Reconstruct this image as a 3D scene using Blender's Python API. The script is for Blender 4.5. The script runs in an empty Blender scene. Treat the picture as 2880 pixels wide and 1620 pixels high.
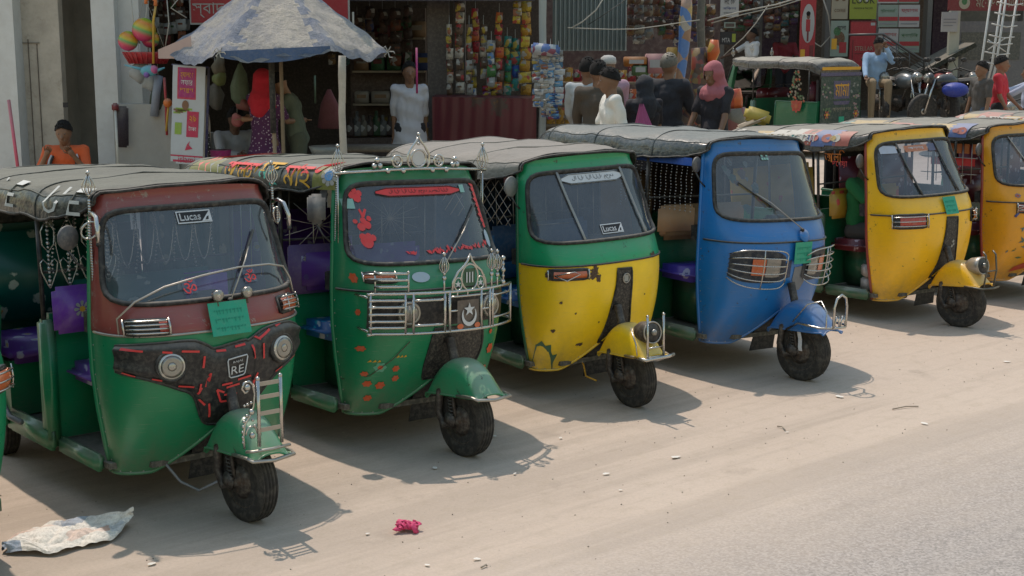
import bpy, bmesh, math, random
from mathutils import Vector, Matrix, Euler
random.seed(7)
SC = bpy.context.scene
COL = SC.collection
PI = math.pi
R = math.radians

# ------------------------------------------------------------------ nodes / materials
def newmat(name):
    m = bpy.data.materials.new(name); m.use_nodes = True
    nt = m.node_tree; nt.nodes.clear()
    out = nt.nodes.new('ShaderNodeOutputMaterial')
    return m, nt, out
def N(nt, t, **kw):
    n = nt.nodes.new(t)
    for k, v in kw.items():
        if k.startswith('i_'):
            n.inputs[k[2:].replace('_', ' ')].default_value = v
        else: setattr(n, k, v)
    return n
def L(nt, a, b): nt.links.new(a, b)
def c4(c): return (c[0], c[1], c[2], 1)
def ramp(nt, fac, stops):
    r = nt.nodes.new('ShaderNodeValToRGB')
    el = r.color_ramp.elements
    while len(el) < len(stops): el.new(0.5)
    for e, (p, c) in zip(el, stops):
        e.position = p; e.color = c4(c) if not isinstance(c, (int, float)) else (c, c, c, 1)
    L(nt, fac, r.inputs[0]); return r.outputs[0]
def mix(nt, fac, a, b, mode='MIX'):
    m = nt.nodes.new('ShaderNodeMix'); m.data_type = 'RGBA'; m.blend_type = mode
    for idx, v in ((0, fac), (6, a), (7, b)):
        if hasattr(v, 'links'): L(nt, v, m.inputs[idx])
        else: m.inputs[idx].default_value = v if idx == 0 else c4(v)
    return m.outputs[2]
def mth(nt, op, a, b=0.0, clamp=False):
    m = nt.nodes.new('ShaderNodeMath'); m.operation = op; m.use_clamp = clamp
    for i, v in enumerate((a, b)):
        if hasattr(v, 'links'): L(nt, v, m.inputs[i])
        else: m.inputs[i].default_value = v
    return m.outputs[0]
def noise(nt, vec, scale, detail=4, rough=0.6):
    n = N(nt, 'ShaderNodeTexNoise'); n.inputs['Scale'].default_value = scale
    n.inputs['Detail'].default_value = detail; n.inputs['Roughness'].default_value = rough
    if vec is not None: L(nt, vec, n.inputs['Vector'])
    return n.outputs[0]
DUST = (.36, .32, .26)
_mc = {}
def mat(name, col, rough=.6, metal=0., dust=.25, top=.5, var=.25, scale=6., bump=.1, coat=0., grime=.0, grimecol=(.05, .035, .02)):
    """generic weathered material: colour patches, dust settled on top-facing faces, fine bump"""
    if name in _mc: return _mc[name]
    m, nt, out = newmat(name)
    tc = N(nt, 'ShaderNodeTexCoord'); v = tc.outputs['Object']
    n1 = noise(nt, v, scale, 5, .65); n2 = noise(nt, v, scale * 5, 4, .7)
    b = mix(nt, mth(nt, 'MULTIPLY', n1, var * 1.4), col, tuple(min(1, x * .45) for x in col))
    b = mix(nt, mth(nt, 'MULTIPLY', ramp(nt, n2, [(.45, 0), (.75, 1)]), dust), b, DUST)
    if top > 0:
        g = N(nt, 'ShaderNodeNewGeometry'); sx = N(nt, 'ShaderNodeSeparateXYZ'); L(nt, g.outputs['Normal'], sx.inputs[0])
        f = mth(nt, 'MULTIPLY', ramp(nt, sx.outputs[2], [(.25, 0), (.95, 1)]), mth(nt, 'MULTIPLY', mth(nt, 'ADD', n1, .35), top), True)
        b = mix(nt, f, b, DUST)
    if grime > 0:
        n3 = noise(nt, v, scale * .8, 8, .75)
        b = mix(nt, mth(nt, 'MULTIPLY', ramp(nt, n3, [(.56, 0), (.62, 1)]), grime), b, grimecol)
    p = N(nt, 'ShaderNodeBsdfPrincipled'); L(nt, b, p.inputs['Base Color'])
    p.inputs['Metallic'].default_value = metal
    rr = mth(nt, 'ADD', mth(nt, 'MULTIPLY', n2, .3), rough - .12, True); L(nt, rr, p.inputs['Roughness'])
    p.inputs['Coat Weight'].default_value = coat; p.inputs['Coat Roughness'].default_value = .15
    if bump > 0:
        bp = N(nt, 'ShaderNodeBump'); bp.inputs['Strength'].default_value = bump; bp.inputs['Distance'].default_value = .01
        L(nt, n2, bp.inputs['Height']); L(nt, bp.outputs[0], p.inputs['Normal'])
    L(nt, p.outputs[0], out.inputs[0]); _mc[name] = m; return m
def paint(name, col, grime=.0, dust=.3, gc=(.045, .03, .02)):
    """car paint: low dirt rises from the sill, light wobble in the sheet metal, chips and rust"""
    if name in _mc: return _mc[name]
    m, nt, out = newmat(name)
    tc = N(nt, 'ShaderNodeTexCoord'); v = tc.outputs['Object']
    sx = N(nt, 'ShaderNodeSeparateXYZ'); L(nt, v, sx.inputs[0])
    n1 = noise(nt, v, 5, 6, .7); n2 = noise(nt, v, 40, 3, .6); n3 = noise(nt, v, 14, 8, .8); n4 = noise(nt, v, 2.5, 2, .5)
    b = mix(nt, mth(nt, 'MULTIPLY', ramp(nt, n1, [(.35, 0), (.7, 1)]), .22), col, tuple(x * .6 for x in col))
    low = ramp(nt, mth(nt, 'ADD', sx.outputs[2], mth(nt, 'MULTIPLY', mth(nt, 'SUBTRACT', n3, .5), .35)), [(.22, 1), (.5, 0)])
    f = mth(nt, 'MULTIPLY', ramp(nt, n1, [(.3, 0), (.8, 1)]), mth(nt, 'ADD', mth(nt, 'MULTIPLY', low, .7), dust * .45), True)
    b = mix(nt, f, b, (.17, .135, .095))
    g = N(nt, 'ShaderNodeNewGeometry'); s2 = N(nt, 'ShaderNodeSeparateXYZ'); L(nt, g.outputs['Normal'], s2.inputs[0])
    b = mix(nt, mth(nt, 'MULTIPLY', ramp(nt, s2.outputs[2], [(.3, 0), (1, 1)]), mth(nt, 'MULTIPLY', n1, 1.1), True), b, DUST)
    if grime > 0:
        b = mix(nt, mth(nt, 'MULTIPLY', ramp(nt, n3, [(.62 - grime * .1, 0), (.66 - grime * .1, 1)]), .9), b, gc)
    # scratches
    mp = N(nt, 'ShaderNodeMapping'); mp.inputs['Scale'].default_value = (3, 3, 90); L(nt, v, mp.inputs[0])
    sc = noise(nt, mp.outputs[0], 3, 2, .5)
    b = mix(nt, mth(nt, 'MULTIPLY', ramp(nt, sc, [(.66, 0), (.7, 1)]), .25), b, (.3, .28, .24))
    p = N(nt, 'ShaderNodeBsdfPrincipled'); L(nt, b, p.inputs['Base Color'])
    L(nt, mth(nt, 'ADD', mth(nt, 'MULTIPLY', n1, .5), .10), p.inputs['Roughness'])
    p.inputs['Coat Weight'].default_value = .22; p.inputs['Coat Roughness'].default_value = .16
    bp = N(nt, 'ShaderNodeBump'); bp.inputs['Strength'].default_value = .55; bp.inputs['Distance'].default_value = .035
    L(nt, mth(nt, 'ADD', n4, mth(nt, 'MULTIPLY', n2, .04)), bp.inputs['Height']); L(nt, bp.outputs[0], p.inputs['Normal'])
    L(nt, p.outputs[0], out.inputs[0]); _mc[name] = m; return m
def vinyl(name, side, top=(.33, .30, .25), rough=.45, dusty=1.0):
    if name in _mc: return _mc[name]
    m, nt, out = newmat(name)
    tc = N(nt, 'ShaderNodeTexCoord'); v = tc.outputs['Object']
    g = N(nt, 'ShaderNodeNewGeometry'); s2 = N(nt, 'ShaderNodeSeparateXYZ'); L(nt, g.outputs['Normal'], s2.inputs[0])
    n1 = noise(nt, v, 4, 6, .65); n2 = noise(nt, v, 30, 4, .7)
    f = mth(nt, 'ADD', ramp(nt, s2.outputs[2], [(.62, 0), (.93, 1)]), mth(nt, 'MULTIPLY', mth(nt, 'SUBTRACT', n1, .5), .8), True)
    f = mth(nt, 'MULTIPLY', f, dusty, True)
    t = mix(nt, n1, tuple(x * .7 for x in top), tuple(min(1, x * 1.15) for x in top))
    s = mix(nt, mth(nt, 'MULTIPLY', ramp(nt, n2, [(.4, 0), (.8, 1)]), .35), side, DUST)
    b = mix(nt, f, s, t)
    p = N(nt, 'ShaderNodeBsdfPrincipled'); L(nt, b, p.inputs['Base Color'])
    L(nt, mth(nt, 'ADD', mth(nt, 'MULTIPLY', f, .45), rough - .1, True), p.inputs['Roughness'])
    mp = N(nt, 'ShaderNodeMapping'); mp.inputs['Scale'].default_value = (2.2, 7, 7); L(nt, v, mp.inputs[0])
    n3 = noise(nt, mp.outputs[0], 1.2, 3, .5)
    bp = N(nt, 'ShaderNodeBump'); n5 = noise(nt, v, 9, 3, .5); bp.inputs['Strength'].default_value = .6; bp.inputs['Distance'].default_value = .03
    L(nt, mth(nt, 'ADD', mth(nt, 'ABSOLUTE', mth(nt, 'SUBTRACT', n5, .5)), mth(nt, 'ADD', n3, mth(nt, 'MULTIPLY', n2, .10))), bp.inputs['Height']); L(nt, bp.outputs[0], p.inputs['Normal'])
    L(nt, p.outputs[0], out.inputs[0]); _mc[name] = m; return m
def glass(name='windscreen_glass', tint=(.66, .70, .78), haze=(.40, .43, .48), hz=.14):
    if name in _mc: return _mc[name]
    m, nt, out = newmat(name)
    tc = N(nt, 'ShaderNodeTexCoord'); v = tc.outputs['Object']
    n1 = noise(nt, v, 4, 6, .7)
    tr = N(nt, 'ShaderNodeBsdfTransparent'); tr.inputs[0].default_value = c4(tint)
    df = N(nt, 'ShaderNodeBsdfDiffuse'); df.inputs[0].default_value = c4(haze)
    gl = N(nt, 'ShaderNodeBsdfGlossy'); gl.inputs['Roughness'].default_value = .06
    fr = N(nt, 'ShaderNodeFresnel'); fr.inputs[0].default_value = 1.5
    m1 = N(nt, 'ShaderNodeMixShader'); L(nt, mth(nt, 'MULTIPLY', ramp(nt, n1, [(.2, .6), (.8, 1.4)]), hz, True), m1.inputs[0]); L(nt, tr.outputs[0], m1.inputs[1]); L(nt, df.outputs[0], m1.inputs[2])
    m2 = N(nt, 'ShaderNodeMixShader'); L(nt, mth(nt, 'ADD', mth(nt, 'MULTIPLY', fr.outputs[0], 1.0), .05, True), m2.inputs[0]); L(nt, m1.outputs[0], m2.inputs[1]); L(nt, gl.outputs[0], m2.inputs[2])
    L(nt, m2.outputs[0], out.inputs[0]); _mc[name] = m; return m
def floral(name, base, petal=(.6, .6, .65), cen=(.6, .4, .05), scale=7, leaf=None):
    if name in _mc: return _mc[name]
    m, nt, out = newmat(name)
    tc = N(nt, 'ShaderNodeTexCoord'); v = tc.outputs['Object']
    nn = noise(nt, v, 20, 2, .5)
    vo = N(nt, 'ShaderNodeTexVoronoi'); vo.inputs['Scale'].default_value = scale; L(nt, v, vo.inputs['Vector'])
    d = mth(nt, 'ADD', vo.outputs['Distance'], mth(nt, 'MULTIPLY', mth(nt, 'SUBTRACT', nn, .5), .5))
    n1 = noise(nt, v, 3, 4, .6)
    b = mix(nt, n1, tuple(x * .5 for x in base), base)
    if leaf: 
        vo2 = N(nt, 'ShaderNodeTexVoronoi'); vo2.inputs['Scale'].default_value = scale * 1.7; L(nt, v, vo2.inputs['Vector'])
        b = mix(nt, ramp(nt, vo2.outputs['Distance'], [(.22, 1), (.26, 0)]), b, leaf)
    b = mix(nt, ramp(nt, d, [(.22, 1), (.27, 0)]), b, petal)
    b = mix(nt, ramp(nt, d, [(.06, 1), (.09, 0)]), b, cen)
    p = N(nt, 'ShaderNodeBsdfPrincipled'); L(nt, b, p.inputs['Base Color']); p.inputs['Roughness'].default_value = .35
    L(nt, p.outputs[0], out.inputs[0]); _mc[name] = m; return m
def stripes(name, cols, axis=2, scale=10, rough=.4, noisy=.4):
    """irregular blocks of colour along one axis (packets, printed bags)"""
    if name in _mc: return _mc[name]
    m, nt, out = newmat(name)
    tc = N(nt, 'ShaderNodeTexCoord'); v = tc.outputs['Object']
    vo = N(nt, 'ShaderNodeTexVoronoi'); vo.inputs['Scale'].default_value = scale; L(nt, v, vo.inputs['Vector'])
    sp = N(nt, 'ShaderNodeSeparateColor'); L(nt, vo.outputs['Color'], sp.inputs[0])
    st = [(i / len(cols), c) for i, c in enumerate(cols)]
    r = nt.nodes.new('ShaderNodeValToRGB'); r.color_ramp.interpolation = 'CONSTANT'
    el = r.color_ramp.elements
    while len(el) < len(st): el.new(.5)
    for e, (p_, c) in zip(el, st): e.position = p_; e.color = c4(c)
    L(nt, sp.outputs[0], r.inputs[0])
    n2 = noise(nt, v, scale * 4, 3, .7)
    b = mix(nt, mth(nt, 'MULTIPLY', n2, noisy), r.outputs[0], (.02, .02, .02))
    p = N(nt, 'ShaderNodeBsdfPrincipled'); L(nt, b, p.inputs['Base Color']); p.inputs['Roughness'].default_value = rough
    L(nt, p.outputs[0], out.inputs[0]); _mc[name] = m; return m

# ------------------------------------------------------------------ mesh builder
def xyz(*a): return Vector(a)
class MB:
    def __init__(s): s.v = []; s.f = []; s.m = []; s.s = []
    def add(s, vs, fs, mi=0, sm=False, M=None):
        o = len(s.v)
        for p in vs:
            p = Vector(p)
            s.v.append(M @ p if M is not None else p)
        for f in fs: s.f.append(tuple(i + o for i in f)); s.m.append(mi); s.s.append(sm)
        return s
    def box(s, c, d, mi=0, rot=None, bev=0):
        bm = bmesh.new(); bmesh.ops.create_cube(bm, size=1)
        bmesh.ops.scale(bm, vec=Vector(d), verts=bm.verts)
        if bev: bmesh.ops.bevel(bm, geom=list(bm.edges), offset=min(bev, min(d) * .45), segments=2, affect='EDGES')
        M = Matrix.Translation(Vector(c)) @ (Euler(rot).to_matrix().to_4x4() if rot else Matrix())
        bm.verts.index_update()
        s.add([v.co.copy() for v in bm.verts], [[v.index for v in f.verts] for f in bm.faces], mi, bev > 0, M); bm.free(); return s
    def tube(s, pts, r, n=8, mi=0, closed=False, flat=1.0, cap=True):
        pts = [Vector(p) for p in pts]; k = len(pts)
        rs = r if isinstance(r, (list, tuple)) else [r] * k
        T = []
        for i in range(k):
            a = pts[(i - 1) % k] if (closed or i > 0) else pts[i]; b = pts[(i + 1) % k] if (closed or i < k - 1) else pts[i]
            t = (b - a); T.append(t.normalized() if t.length > 1e-9 else Vector((0, 0, 1)))
        up = Vector((0, 0, 1)) if abs(T[0].z) < .9 else Vector((1, 0, 0))
        nrm = T[0].cross(up).normalized(); vs = []
        for i in range(k):
            nrm = (nrm - T[i] * nrm.dot(T[i])); nrm = nrm.normalized() if nrm.length > 1e-6 else T[i].orthogonal().normalized()
            b = T[i].cross(nrm)
            for j in range(n):
                a = 2 * PI * j / n; vs.append(pts[i] + nrm * math.cos(a) * rs[i] + b * math.sin(a) * rs[i] * flat)
        fs = []
        for i in range(k if closed else k - 1):
            for j in range(n):
                i2 = (i + 1) % k
                fs.append((i * n + j, i * n + (j + 1) % n, i2 * n + (j + 1) % n, i2 * n + j))
        if not closed and cap: fs.append(tuple(range(n))[::-1]); fs.append(tuple((k - 1) * n + j for j in range(n)))
        return s.add(vs, fs, mi, True)
    def lathe(s, prof, o=(0, 0, 0), ax=(0, 0, 1), n=24, mi=0, sm=True, sc=(1, 1)):
        ax = Vector(ax).normalized(); q = Vector((0, 0, 1)).rotation_difference(ax).to_matrix().to_4x4()
        M = Matrix.Translation(Vector(o)) @ q; vs = []; k = len(prof)
        for (r, h) in prof:
            for j in range(n):
                a = 2 * PI * j / n; vs.append((r * math.cos(a) * sc[0], r * math.sin(a) * sc[1], h))
        fs = [(i * n + j, i * n + (j + 1) % n, (i + 1) * n + (j + 1) % n, (i + 1) * n + j) for i in range(k - 1) for j in range(n)]
        if prof[0][0] > 1e-5: fs.append(tuple(range(n))[::-1])
        if prof[-1][0] > 1e-5: fs.append(tuple((k - 1) * n + j for j in range(n)))
        return s.add(vs, fs, mi, sm, M)
    def ball(s, c, r, mi=0, n=10, sc=(1, 1, 1), rot=None):
        M = Matrix.Translation(Vector(c)) @ (Euler(rot).to_matrix().to_4x4() if rot else Matrix())
        k = max(4, n // 2 + 1); vs = []; fs = []
        for i in range(k + 1):
            t = PI * i / k
            for j in range(n):
                a = 2 * PI * j / n; vs.append((r * math.sin(t) * math.cos(a) * sc[0], r * math.sin(t) * math.sin(a) * sc[1], r * math.cos(t) * sc[2]))
        for i in range(k):
            for j in range(n): fs.append((i * n + j, (i + 1) * n + j, (i + 1) * n + (j + 1) % n, i * n + (j + 1) % n))
        return s.add(vs, fs, mi, True, M)
    def ring(s, c, Rr, r, ax=(1, 0, 0), n=20, m=6, mi=0, sc=(1, 1)):
        ax = Vector(ax).normalized(); q = Vector((0, 0, 1)).rotation_difference(ax)
        pts = [Vector(c) + q @ Vector((Rr * math.cos(2 * PI * i / n) * sc[0], Rr * math.sin(2 * PI * i / n) * sc[1], 0)) for i in range(n)]
        return s.tube(pts, r, m, mi, True)
    def grid(s, fn, nu, nv, mi=0, sm=True, flip=False):
        vs = [fn(i / nu, j / nv) for i in range(nu + 1) for j in range(nv + 1)]
        w = nv + 1; fs = []
        for i in range(nu):
            for j in range(nv):
                f = (i * w + j, (i + 1) * w + j, (i + 1) * w + j + 1, i * w + j + 1)
                fs.append(f[::-1] if flip else f)
        return s.add(vs, fs, mi, sm)
    def capsule(s, a, ra, b, rb, mi=0, n=10):
        a = Vector(a); b = Vector(b)
        s.ball(a, ra, mi, n); s.ball(b, rb, mi, n)
        if (b - a).length > 1e-4: s.tube([a, b], [ra * .99, rb * .99], n, mi)
        return s
    def build(s, name, mats, parent=None, loc=None, rot=None):
        me = bpy.data.meshes.new(name); me.from_pydata([tuple(v) for v in s.v], [], s.f)
        if not isinstance(mats, (list, tuple)): mats = [mats]
        for m in mats: me.materials.append(m)
        me.polygons.foreach_set('material_index', s.m); me.polygons.foreach_set('use_smooth', s.s)
        me.validate(); me.update()
        o = bpy.data.objects.new(name, me); COL.objects.link(o)
        if parent: o.parent = parent
        if loc is not None: o.location = loc
        if rot is not None: o.rotation_euler = rot
        return o
def tag(o, label, cat=None, group=None, kind=None):
    o['label'] = label
    if cat: o['category'] = cat
    if group: o['group'] = group
    if kind: o['kind'] = kind
    return o
def thing(name, label, cat, loc=(0, 0, 0), rot=(0, 0, 0), group=None, scale=(1, 1, 1)):
    o = bpy.data.objects.new(name, None); COL.objects.link(o); o.empty_display_size = .2
    o.location = loc; o.rotation_euler = rot; o.scale = scale
    return tag(o, label, cat, group)
def smoothmod(o, ang=40):
    return o
_tx = {}
def text_geo(s):
    """letters as flat polygons, height about 1, centred on x"""
    if s in _tx: return _tx[s]
    cu = bpy.data.curves.new('t', 'FONT'); cu.body = s; cu.size = 1; cu.resolution_u = 2; cu.align_x = 'CENTER'; cu.align_y = 'CENTER'
    o = bpy.data.objects.new('t', cu); COL.objects.link(o)
    dg = bpy.context.evaluated_depsgraph_get(); dg.update()
    me = bpy.data.meshes.new_from_object(o.evaluated_get(dg))
    vs = [v.co.copy() for v in me.vertices]; fs = [tuple(p.vertices) for p in me.polygons]
    bpy.data.objects.remove(o); bpy.data.curves.remove(cu); bpy.data.meshes.remove(me)
    if vs:
        x0 = min(v.x for v in vs); x1 = max(v.x for v in vs); y0 = min(v.y for v in vs); y1 = max(v.y for v in vs)
        vs = [((v.x - (x0 + x1) / 2) / max(1e-6, (x1 - x0)), (v.y - (y0 + y1) / 2) / max(1e-6, (y1 - y0))) for v in vs]
    _tx[s] = (vs, fs); return _tx[s]
def put_text(mb, s, fn, c, w, h, mi=0, rot=0, slant=0):
    """fn maps (a, b) on a surface to a 3D point; text box centred c, w wide and h tall"""
    vs, fs = text_geo(s); cs, sn = math.cos(rot), math.sin(rot)
    P = []
    for (x, y) in vs:
        x, y = x * w + y * h * slant, y * h; P.append(fn(c[0] + x * cs - y * sn, c[1] + x * sn + y * cs))
    mb.add(P, fs, mi)
def poly(mb, pts, fn, mi=0):
    mb.add([fn(*p) for p in pts], [tuple(range(len(pts)))], mi)
def flower(mb, fn, c, r, n=8, mp=0, mc=1, inner=.35, w=.28):
    for k in range(n):
        a = 2 * PI * k / n
        pts = []
        for (rr, da) in ((.2, 0), (.6, -w), (.9, -w * .8), (1, 0), (.9, w * .8), (.6, w)):
            pts.append((c[0] + r * rr * math.cos(a + da), c[1] + r * rr * math.sin(a + da)))
        poly(mb, pts, lambda p, q: fn(p, q, 0), mp)
    poly(mb, [(c[0] + r * inner * math.cos(2 * PI * k / 10), c[1] + r * inner * math.sin(2 * PI * k / 10)) for k in range(10)], lambda p, q: fn(p, q, .002), mc)

# ------------------------------------------------------------------ camera and frame helpers
CF, CP, CH = 3906.66, R(10.025), 2.365
def at(u, v, Y):
    """point at world depth Y on the sight line of photo position (u, v), 2576 wide"""
    a = (u * 1.118 - 1440) / CF; b = (810 - v * 1.118) / CF
    dy = math.cos(CP) + b * math.sin(CP); dz = -math.sin(CP) + b * math.cos(CP); t = Y / dy
    return Vector((a * t, Y, CH + dz * t))
def gpt(u, v, z0=0.0):
    a = (u * 1.118 - 1440) / CF; b = (810 - v * 1.118) / CF
    dy = math.cos(CP) + b * math.sin(CP); dz = -math.sin(CP) + b * math.cos(CP); t = (z0 - CH) / dz
    return Vector((a * t, dy * t, z0))
def sstep(a, b, x):
    t = max(0, min(1, (x - a) / (b - a))); return t * t * (3 - 2 * t)
def rowd(x, y): return -.69 * (x + 1.32) + .724 * (y - 6.69)
def G(x, y):
    d = rowd(x, y)
    return .45 * sstep(2.65, 3.4, d) + .45 * sstep(5.85, 6.15, x) * sstep(23.9, 24.2, y)
cam = bpy.data.cameras.new('camera'); co = bpy.data.objects.new('camera', cam); COL.objects.link(co)
cam.sensor_width = 36; cam.lens = 36 * CF / 2880; cam.clip_end = 2000
co.location = (0, 0, CH); co.rotation_euler = (PI / 2 - CP, 0, 0); SC.camera = co

# ------------------------------------------------------------------ light
w = bpy.data.worlds.new('World'); SC.world = w; w.use_nodes = True
nt = w.node_tree; nt.nodes.clear()
sky = nt.nodes.new('ShaderNodeTexSky'); sky.sky_type = 'NISHITA'; sky.sun_disc = False
SUN = Vector((-.36, .57, 1.42)).normalized()
sky.sun_elevation = math.asin(SUN.z); sky.sun_rotation = math.atan2(SUN.x, SUN.y)
sky.dust_density = 1.2; sky.air_density = 2.5; sky.ozone_density = 1.0
bg = nt.nodes.new('ShaderNodeBackground'); bg.inputs[1].default_value = .15
wo = nt.nodes.new('ShaderNodeOutputWorld'); L(nt, sky.outputs[0], bg.inputs[0]); L(nt, bg.outputs[0], wo.inputs[0])
sl = bpy.data.lights.new('sun', 'SUN'); sl.energy = 2.95; sl.angle = R(.6); sl.color = (1, .87, .76)
so = bpy.data.objects.new('sun', sl); COL.objects.link(so); so.rotation_euler = SUN.to_track_quat('Z', 'Y').to_euler(); so.location = (0, 0, 20)
SC.view_settings.view_transform = 'Standard'; SC.view_settings.look = 'None'; SC.view_settings.exposure = 0; SC.view_settings.gamma = 1
SC.cycles.max_bounces = 10; SC.cycles.transparent_max_bounces = 24; SC.cycles.use_denoising = True

# ------------------------------------------------------------------ ground and road
RD = R(40.8)
def ground_mat(kind):
    m, nt, out = newmat(kind)
    tc = N(nt, 'ShaderNodeTexCoord'); v = tc.outputs['Object']
    mp = N(nt, 'ShaderNodeMapping'); mp.inputs['Rotation'].default_value = (0, 0, -RD); L(nt, v, mp.inputs[0]); rv = mp.outputs[0]
    m2 = N(nt, 'ShaderNodeMapping'); m2.inputs['Scale'].default_value = (.10, 1.6, 1); L(nt, rv, m2.inputs[0])
    m3 = N(nt, 'ShaderNodeMapping'); m3.inputs['Scale'].default_value = (.35, 6, 1); L(nt, rv, m3.inputs[0])
    big = noise(nt, v, .8, 5, .6); st = noise(nt, m2.outputs[0], 1.6, 4, .6); st2 = noise(nt, m3.outputs[0], 2.5, 5, .65)
    fine = noise(nt, v, 60, 4, .75); mid = noise(nt, v, 9, 6, .7)
    b = mix(nt, big, (.475, .378, .295), (.56, .46, .37))
    b = mix(nt, mth(nt, 'MULTIPLY', ramp(nt, st, [(.48, 0), (.58, 1)]), .42), b, (.35, .285, .225))
    b = mix(nt, mth(nt, 'MULTIPLY', ramp(nt, st2, [(.52, 0), (.7, 1)]), .24), b, (.33, .265, .205))
    b = mix(nt, mth(nt, 'MULTIPLY', ramp(nt, mid, [(.5, 0), (.8, 1)]), .45), b, (.33, .27, .19))
    b = mix(nt, mth(nt, 'MULTIPLY', ramp(nt, fine, [(.35, 1), (.6, 0)]), .20), b, (.25, .22, .18))
    vo = N(nt, 'ShaderNodeTexVoronoi'); vo.inputs['Scale'].default_value = 45; L(nt, v, vo.inputs['Vector'])
    sp = N(nt, 'ShaderNodeSeparateColor'); L(nt, vo.outputs['Color'], sp.inputs[0])
    peb = mth(nt, 'MULTIPLY', ramp(nt, vo.outputs['Distance'], [(.10, 1), (.16, 0)]), ramp(nt, sp.outputs[0], [(.9, 0), (.93, 1)]))
    b = mix(nt, mth(nt, 'MULTIPLY', peb, .6), b, (.22, .2, .17))
    b = mix(nt, mth(nt, 'MULTIPLY', ramp(nt, noise(nt, v, 1.9, 5, .6), [(.62, 0), (.72, 1)]), .32), b, (.22, .18, .14))
    # asphalt, worn pale, showing where traffic keeps the dust off
    sx = N(nt, 'ShaderNodeSeparateXYZ'); L(nt, rv, sx.inputs[0])
    off = -math.sin(RD) * 0 
    vv = N(nt, 'ShaderNodeTexVoronoi'); vv.inputs['Scale'].default_value = 95; L(nt, v, vv.inputs['Vector'])
    s3 = N(nt, 'ShaderNodeSeparateColor'); L(nt, vv.outputs['Color'], s3.inputs[0])
    agg = mix(nt, ramp(nt, s3.outputs[0], [(.0, 0), (1, 1)]), (.22, .195, .175), (.45, .40, .36))
    agg = mix(nt, mth(nt, 'MULTIPLY', ramp(nt, fine, [(.4, 1), (.6, 0)]), .3), agg, (.2, .19, .175))
    agg = mix(nt, mth(nt, 'MULTIPLY', ramp(nt, st, [(.42, 0), (.62, 1)]), .35), agg, (.40, .345, .29))
    edge = mth(nt, 'ADD', sx.outputs[1], mth(nt, 'MULTIPLY', mth(nt, 'SUBTRACT', mid, .5), .55))
    edge = mth(nt, 'ADD', edge, mth(nt, 'MULTIPLY', mth(nt, 'SUBTRACT', big, .5), .9))
    f = ramp(nt, mth(nt, 'MULTIPLY', mth(nt, 'SUBTRACT', ROADY + .55, edge), .7, True), [(0, 0), (1, 1)])
    b = mix(nt, f, b, agg)
    p = N(nt, 'ShaderNodeBsdfPrincipled'); L(nt, b, p.inputs['Base Color']); p.inputs['Roughness'].default_value = .93
    bp = N(nt, 'ShaderNodeBump'); bp.inputs['Strength'].default_value = .5; bp.inputs['Distance'].default_value = .012
    h = mth(nt, 'ADD', mth(nt, 'MULTIPLY', fine, .5), mth(nt, 'ADD', mid, mth(nt, 'MULTIPLY', st, 1.2)))
    L(nt, h, bp.inputs['Height']); L(nt, bp.outputs[0], p.inputs['Normal'])
    L(nt, p.outputs[0], out.inputs[0]); return m
_p = gpt(1900, 1330); ROADY = -math.sin(RD) * _p.x + math.cos(RD) * _p.y   # distance of the asphalt's edge across the street
def gm():
    mb = MB(); xs = [-400, -120, -40, -15] + [-10 + .5 * i for i in range(61)] + [26, 45, 120, 400]
    ys = [-400, -100, -30, -8] + [0 + .5 * i for i in range(81)] + [50, 80, 160, 500]
    k = len(ys)
    mb.add([(x, y, G(x, y)) for x in xs for y in ys], [(i * k + j, (i + 1) * k + j, (i + 1) * k + j + 1, i * k + j + 1) for i in range(len(xs) - 1) for j in range(k - 1)], 0, True)
    o = mb.build('ground', ground_mat('dusty_ground'), None); o['kind'] = 'structure'; o['label'] = 'dusty beige roadside ground with tyre streaks'
    # road: the carriageway sheet, its dust and worn asphalt continue the ground's
    c, s = math.cos(RD), math.sin(RD)
    def rp(a, b): return (c * a - s * b, s * a + c * b, .004)
    r = MB().add([rp(-200, ROADY - 9), rp(300, ROADY - 9), rp(300, ROADY + .2), rp(-200, ROADY + .2)], [(0, 1, 2, 3)])
    o = r.build('road', ground_mat('worn_asphalt')); o['kind'] = 'structure'; o['label'] = 'pale worn asphalt road with dusty edge'
gm()
# ------------------------------------------------------------------ auto rickshaw
def interp(xs, ys, x):
    if x <= xs[0]: return ys[0]
    if x >= xs[-1]: return ys[-1]
    k = len(xs)
    for i in range(k - 1):
        if x <= xs[i + 1]:
            h = xs[i + 1] - xs[i]; t = (x - xs[i]) / h
            m = lambda j: (ys[min(j + 1, k - 1)] - ys[max(j - 1, 0)]) / (xs[min(j + 1, k - 1)] - xs[max(j - 1, 0)])
            return (2 * t ** 3 - 3 * t * t + 1) * ys[i] + (t ** 3 - 2 * t * t + t) * h * m(i) + (-2 * t ** 3 + 3 * t * t) * ys[i + 1] + (t ** 3 - t * t) * h * m(i + 1)
FZ = [.20, .45, .70, .95, 1.09, 1.35, 1.60]
FW = [.45, .49, .52, .525, .515, .49, .455]
FX = [-.40, -.25, -.17, -.15, -.21, -.37, -.51]
FD = [-.57, -.57, -.57, -.57, -.58, -.61, -.65]
FN = 2.8
def fp(s, z, off=0):
    """point on the cab front: s runs -1..1 from the right door edge round to the left"""
    w = interp(FZ, FW, z); xd = interp(FZ, FD, z); xf = interp(FZ, FX, z)
    k = abs(math.sin(s * PI / 2)); y = math.copysign(w * k, s)
    return Vector((xd + (xf - xd) * max(0, 1 - k ** FN) ** (1 / FN), y, z))
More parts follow.
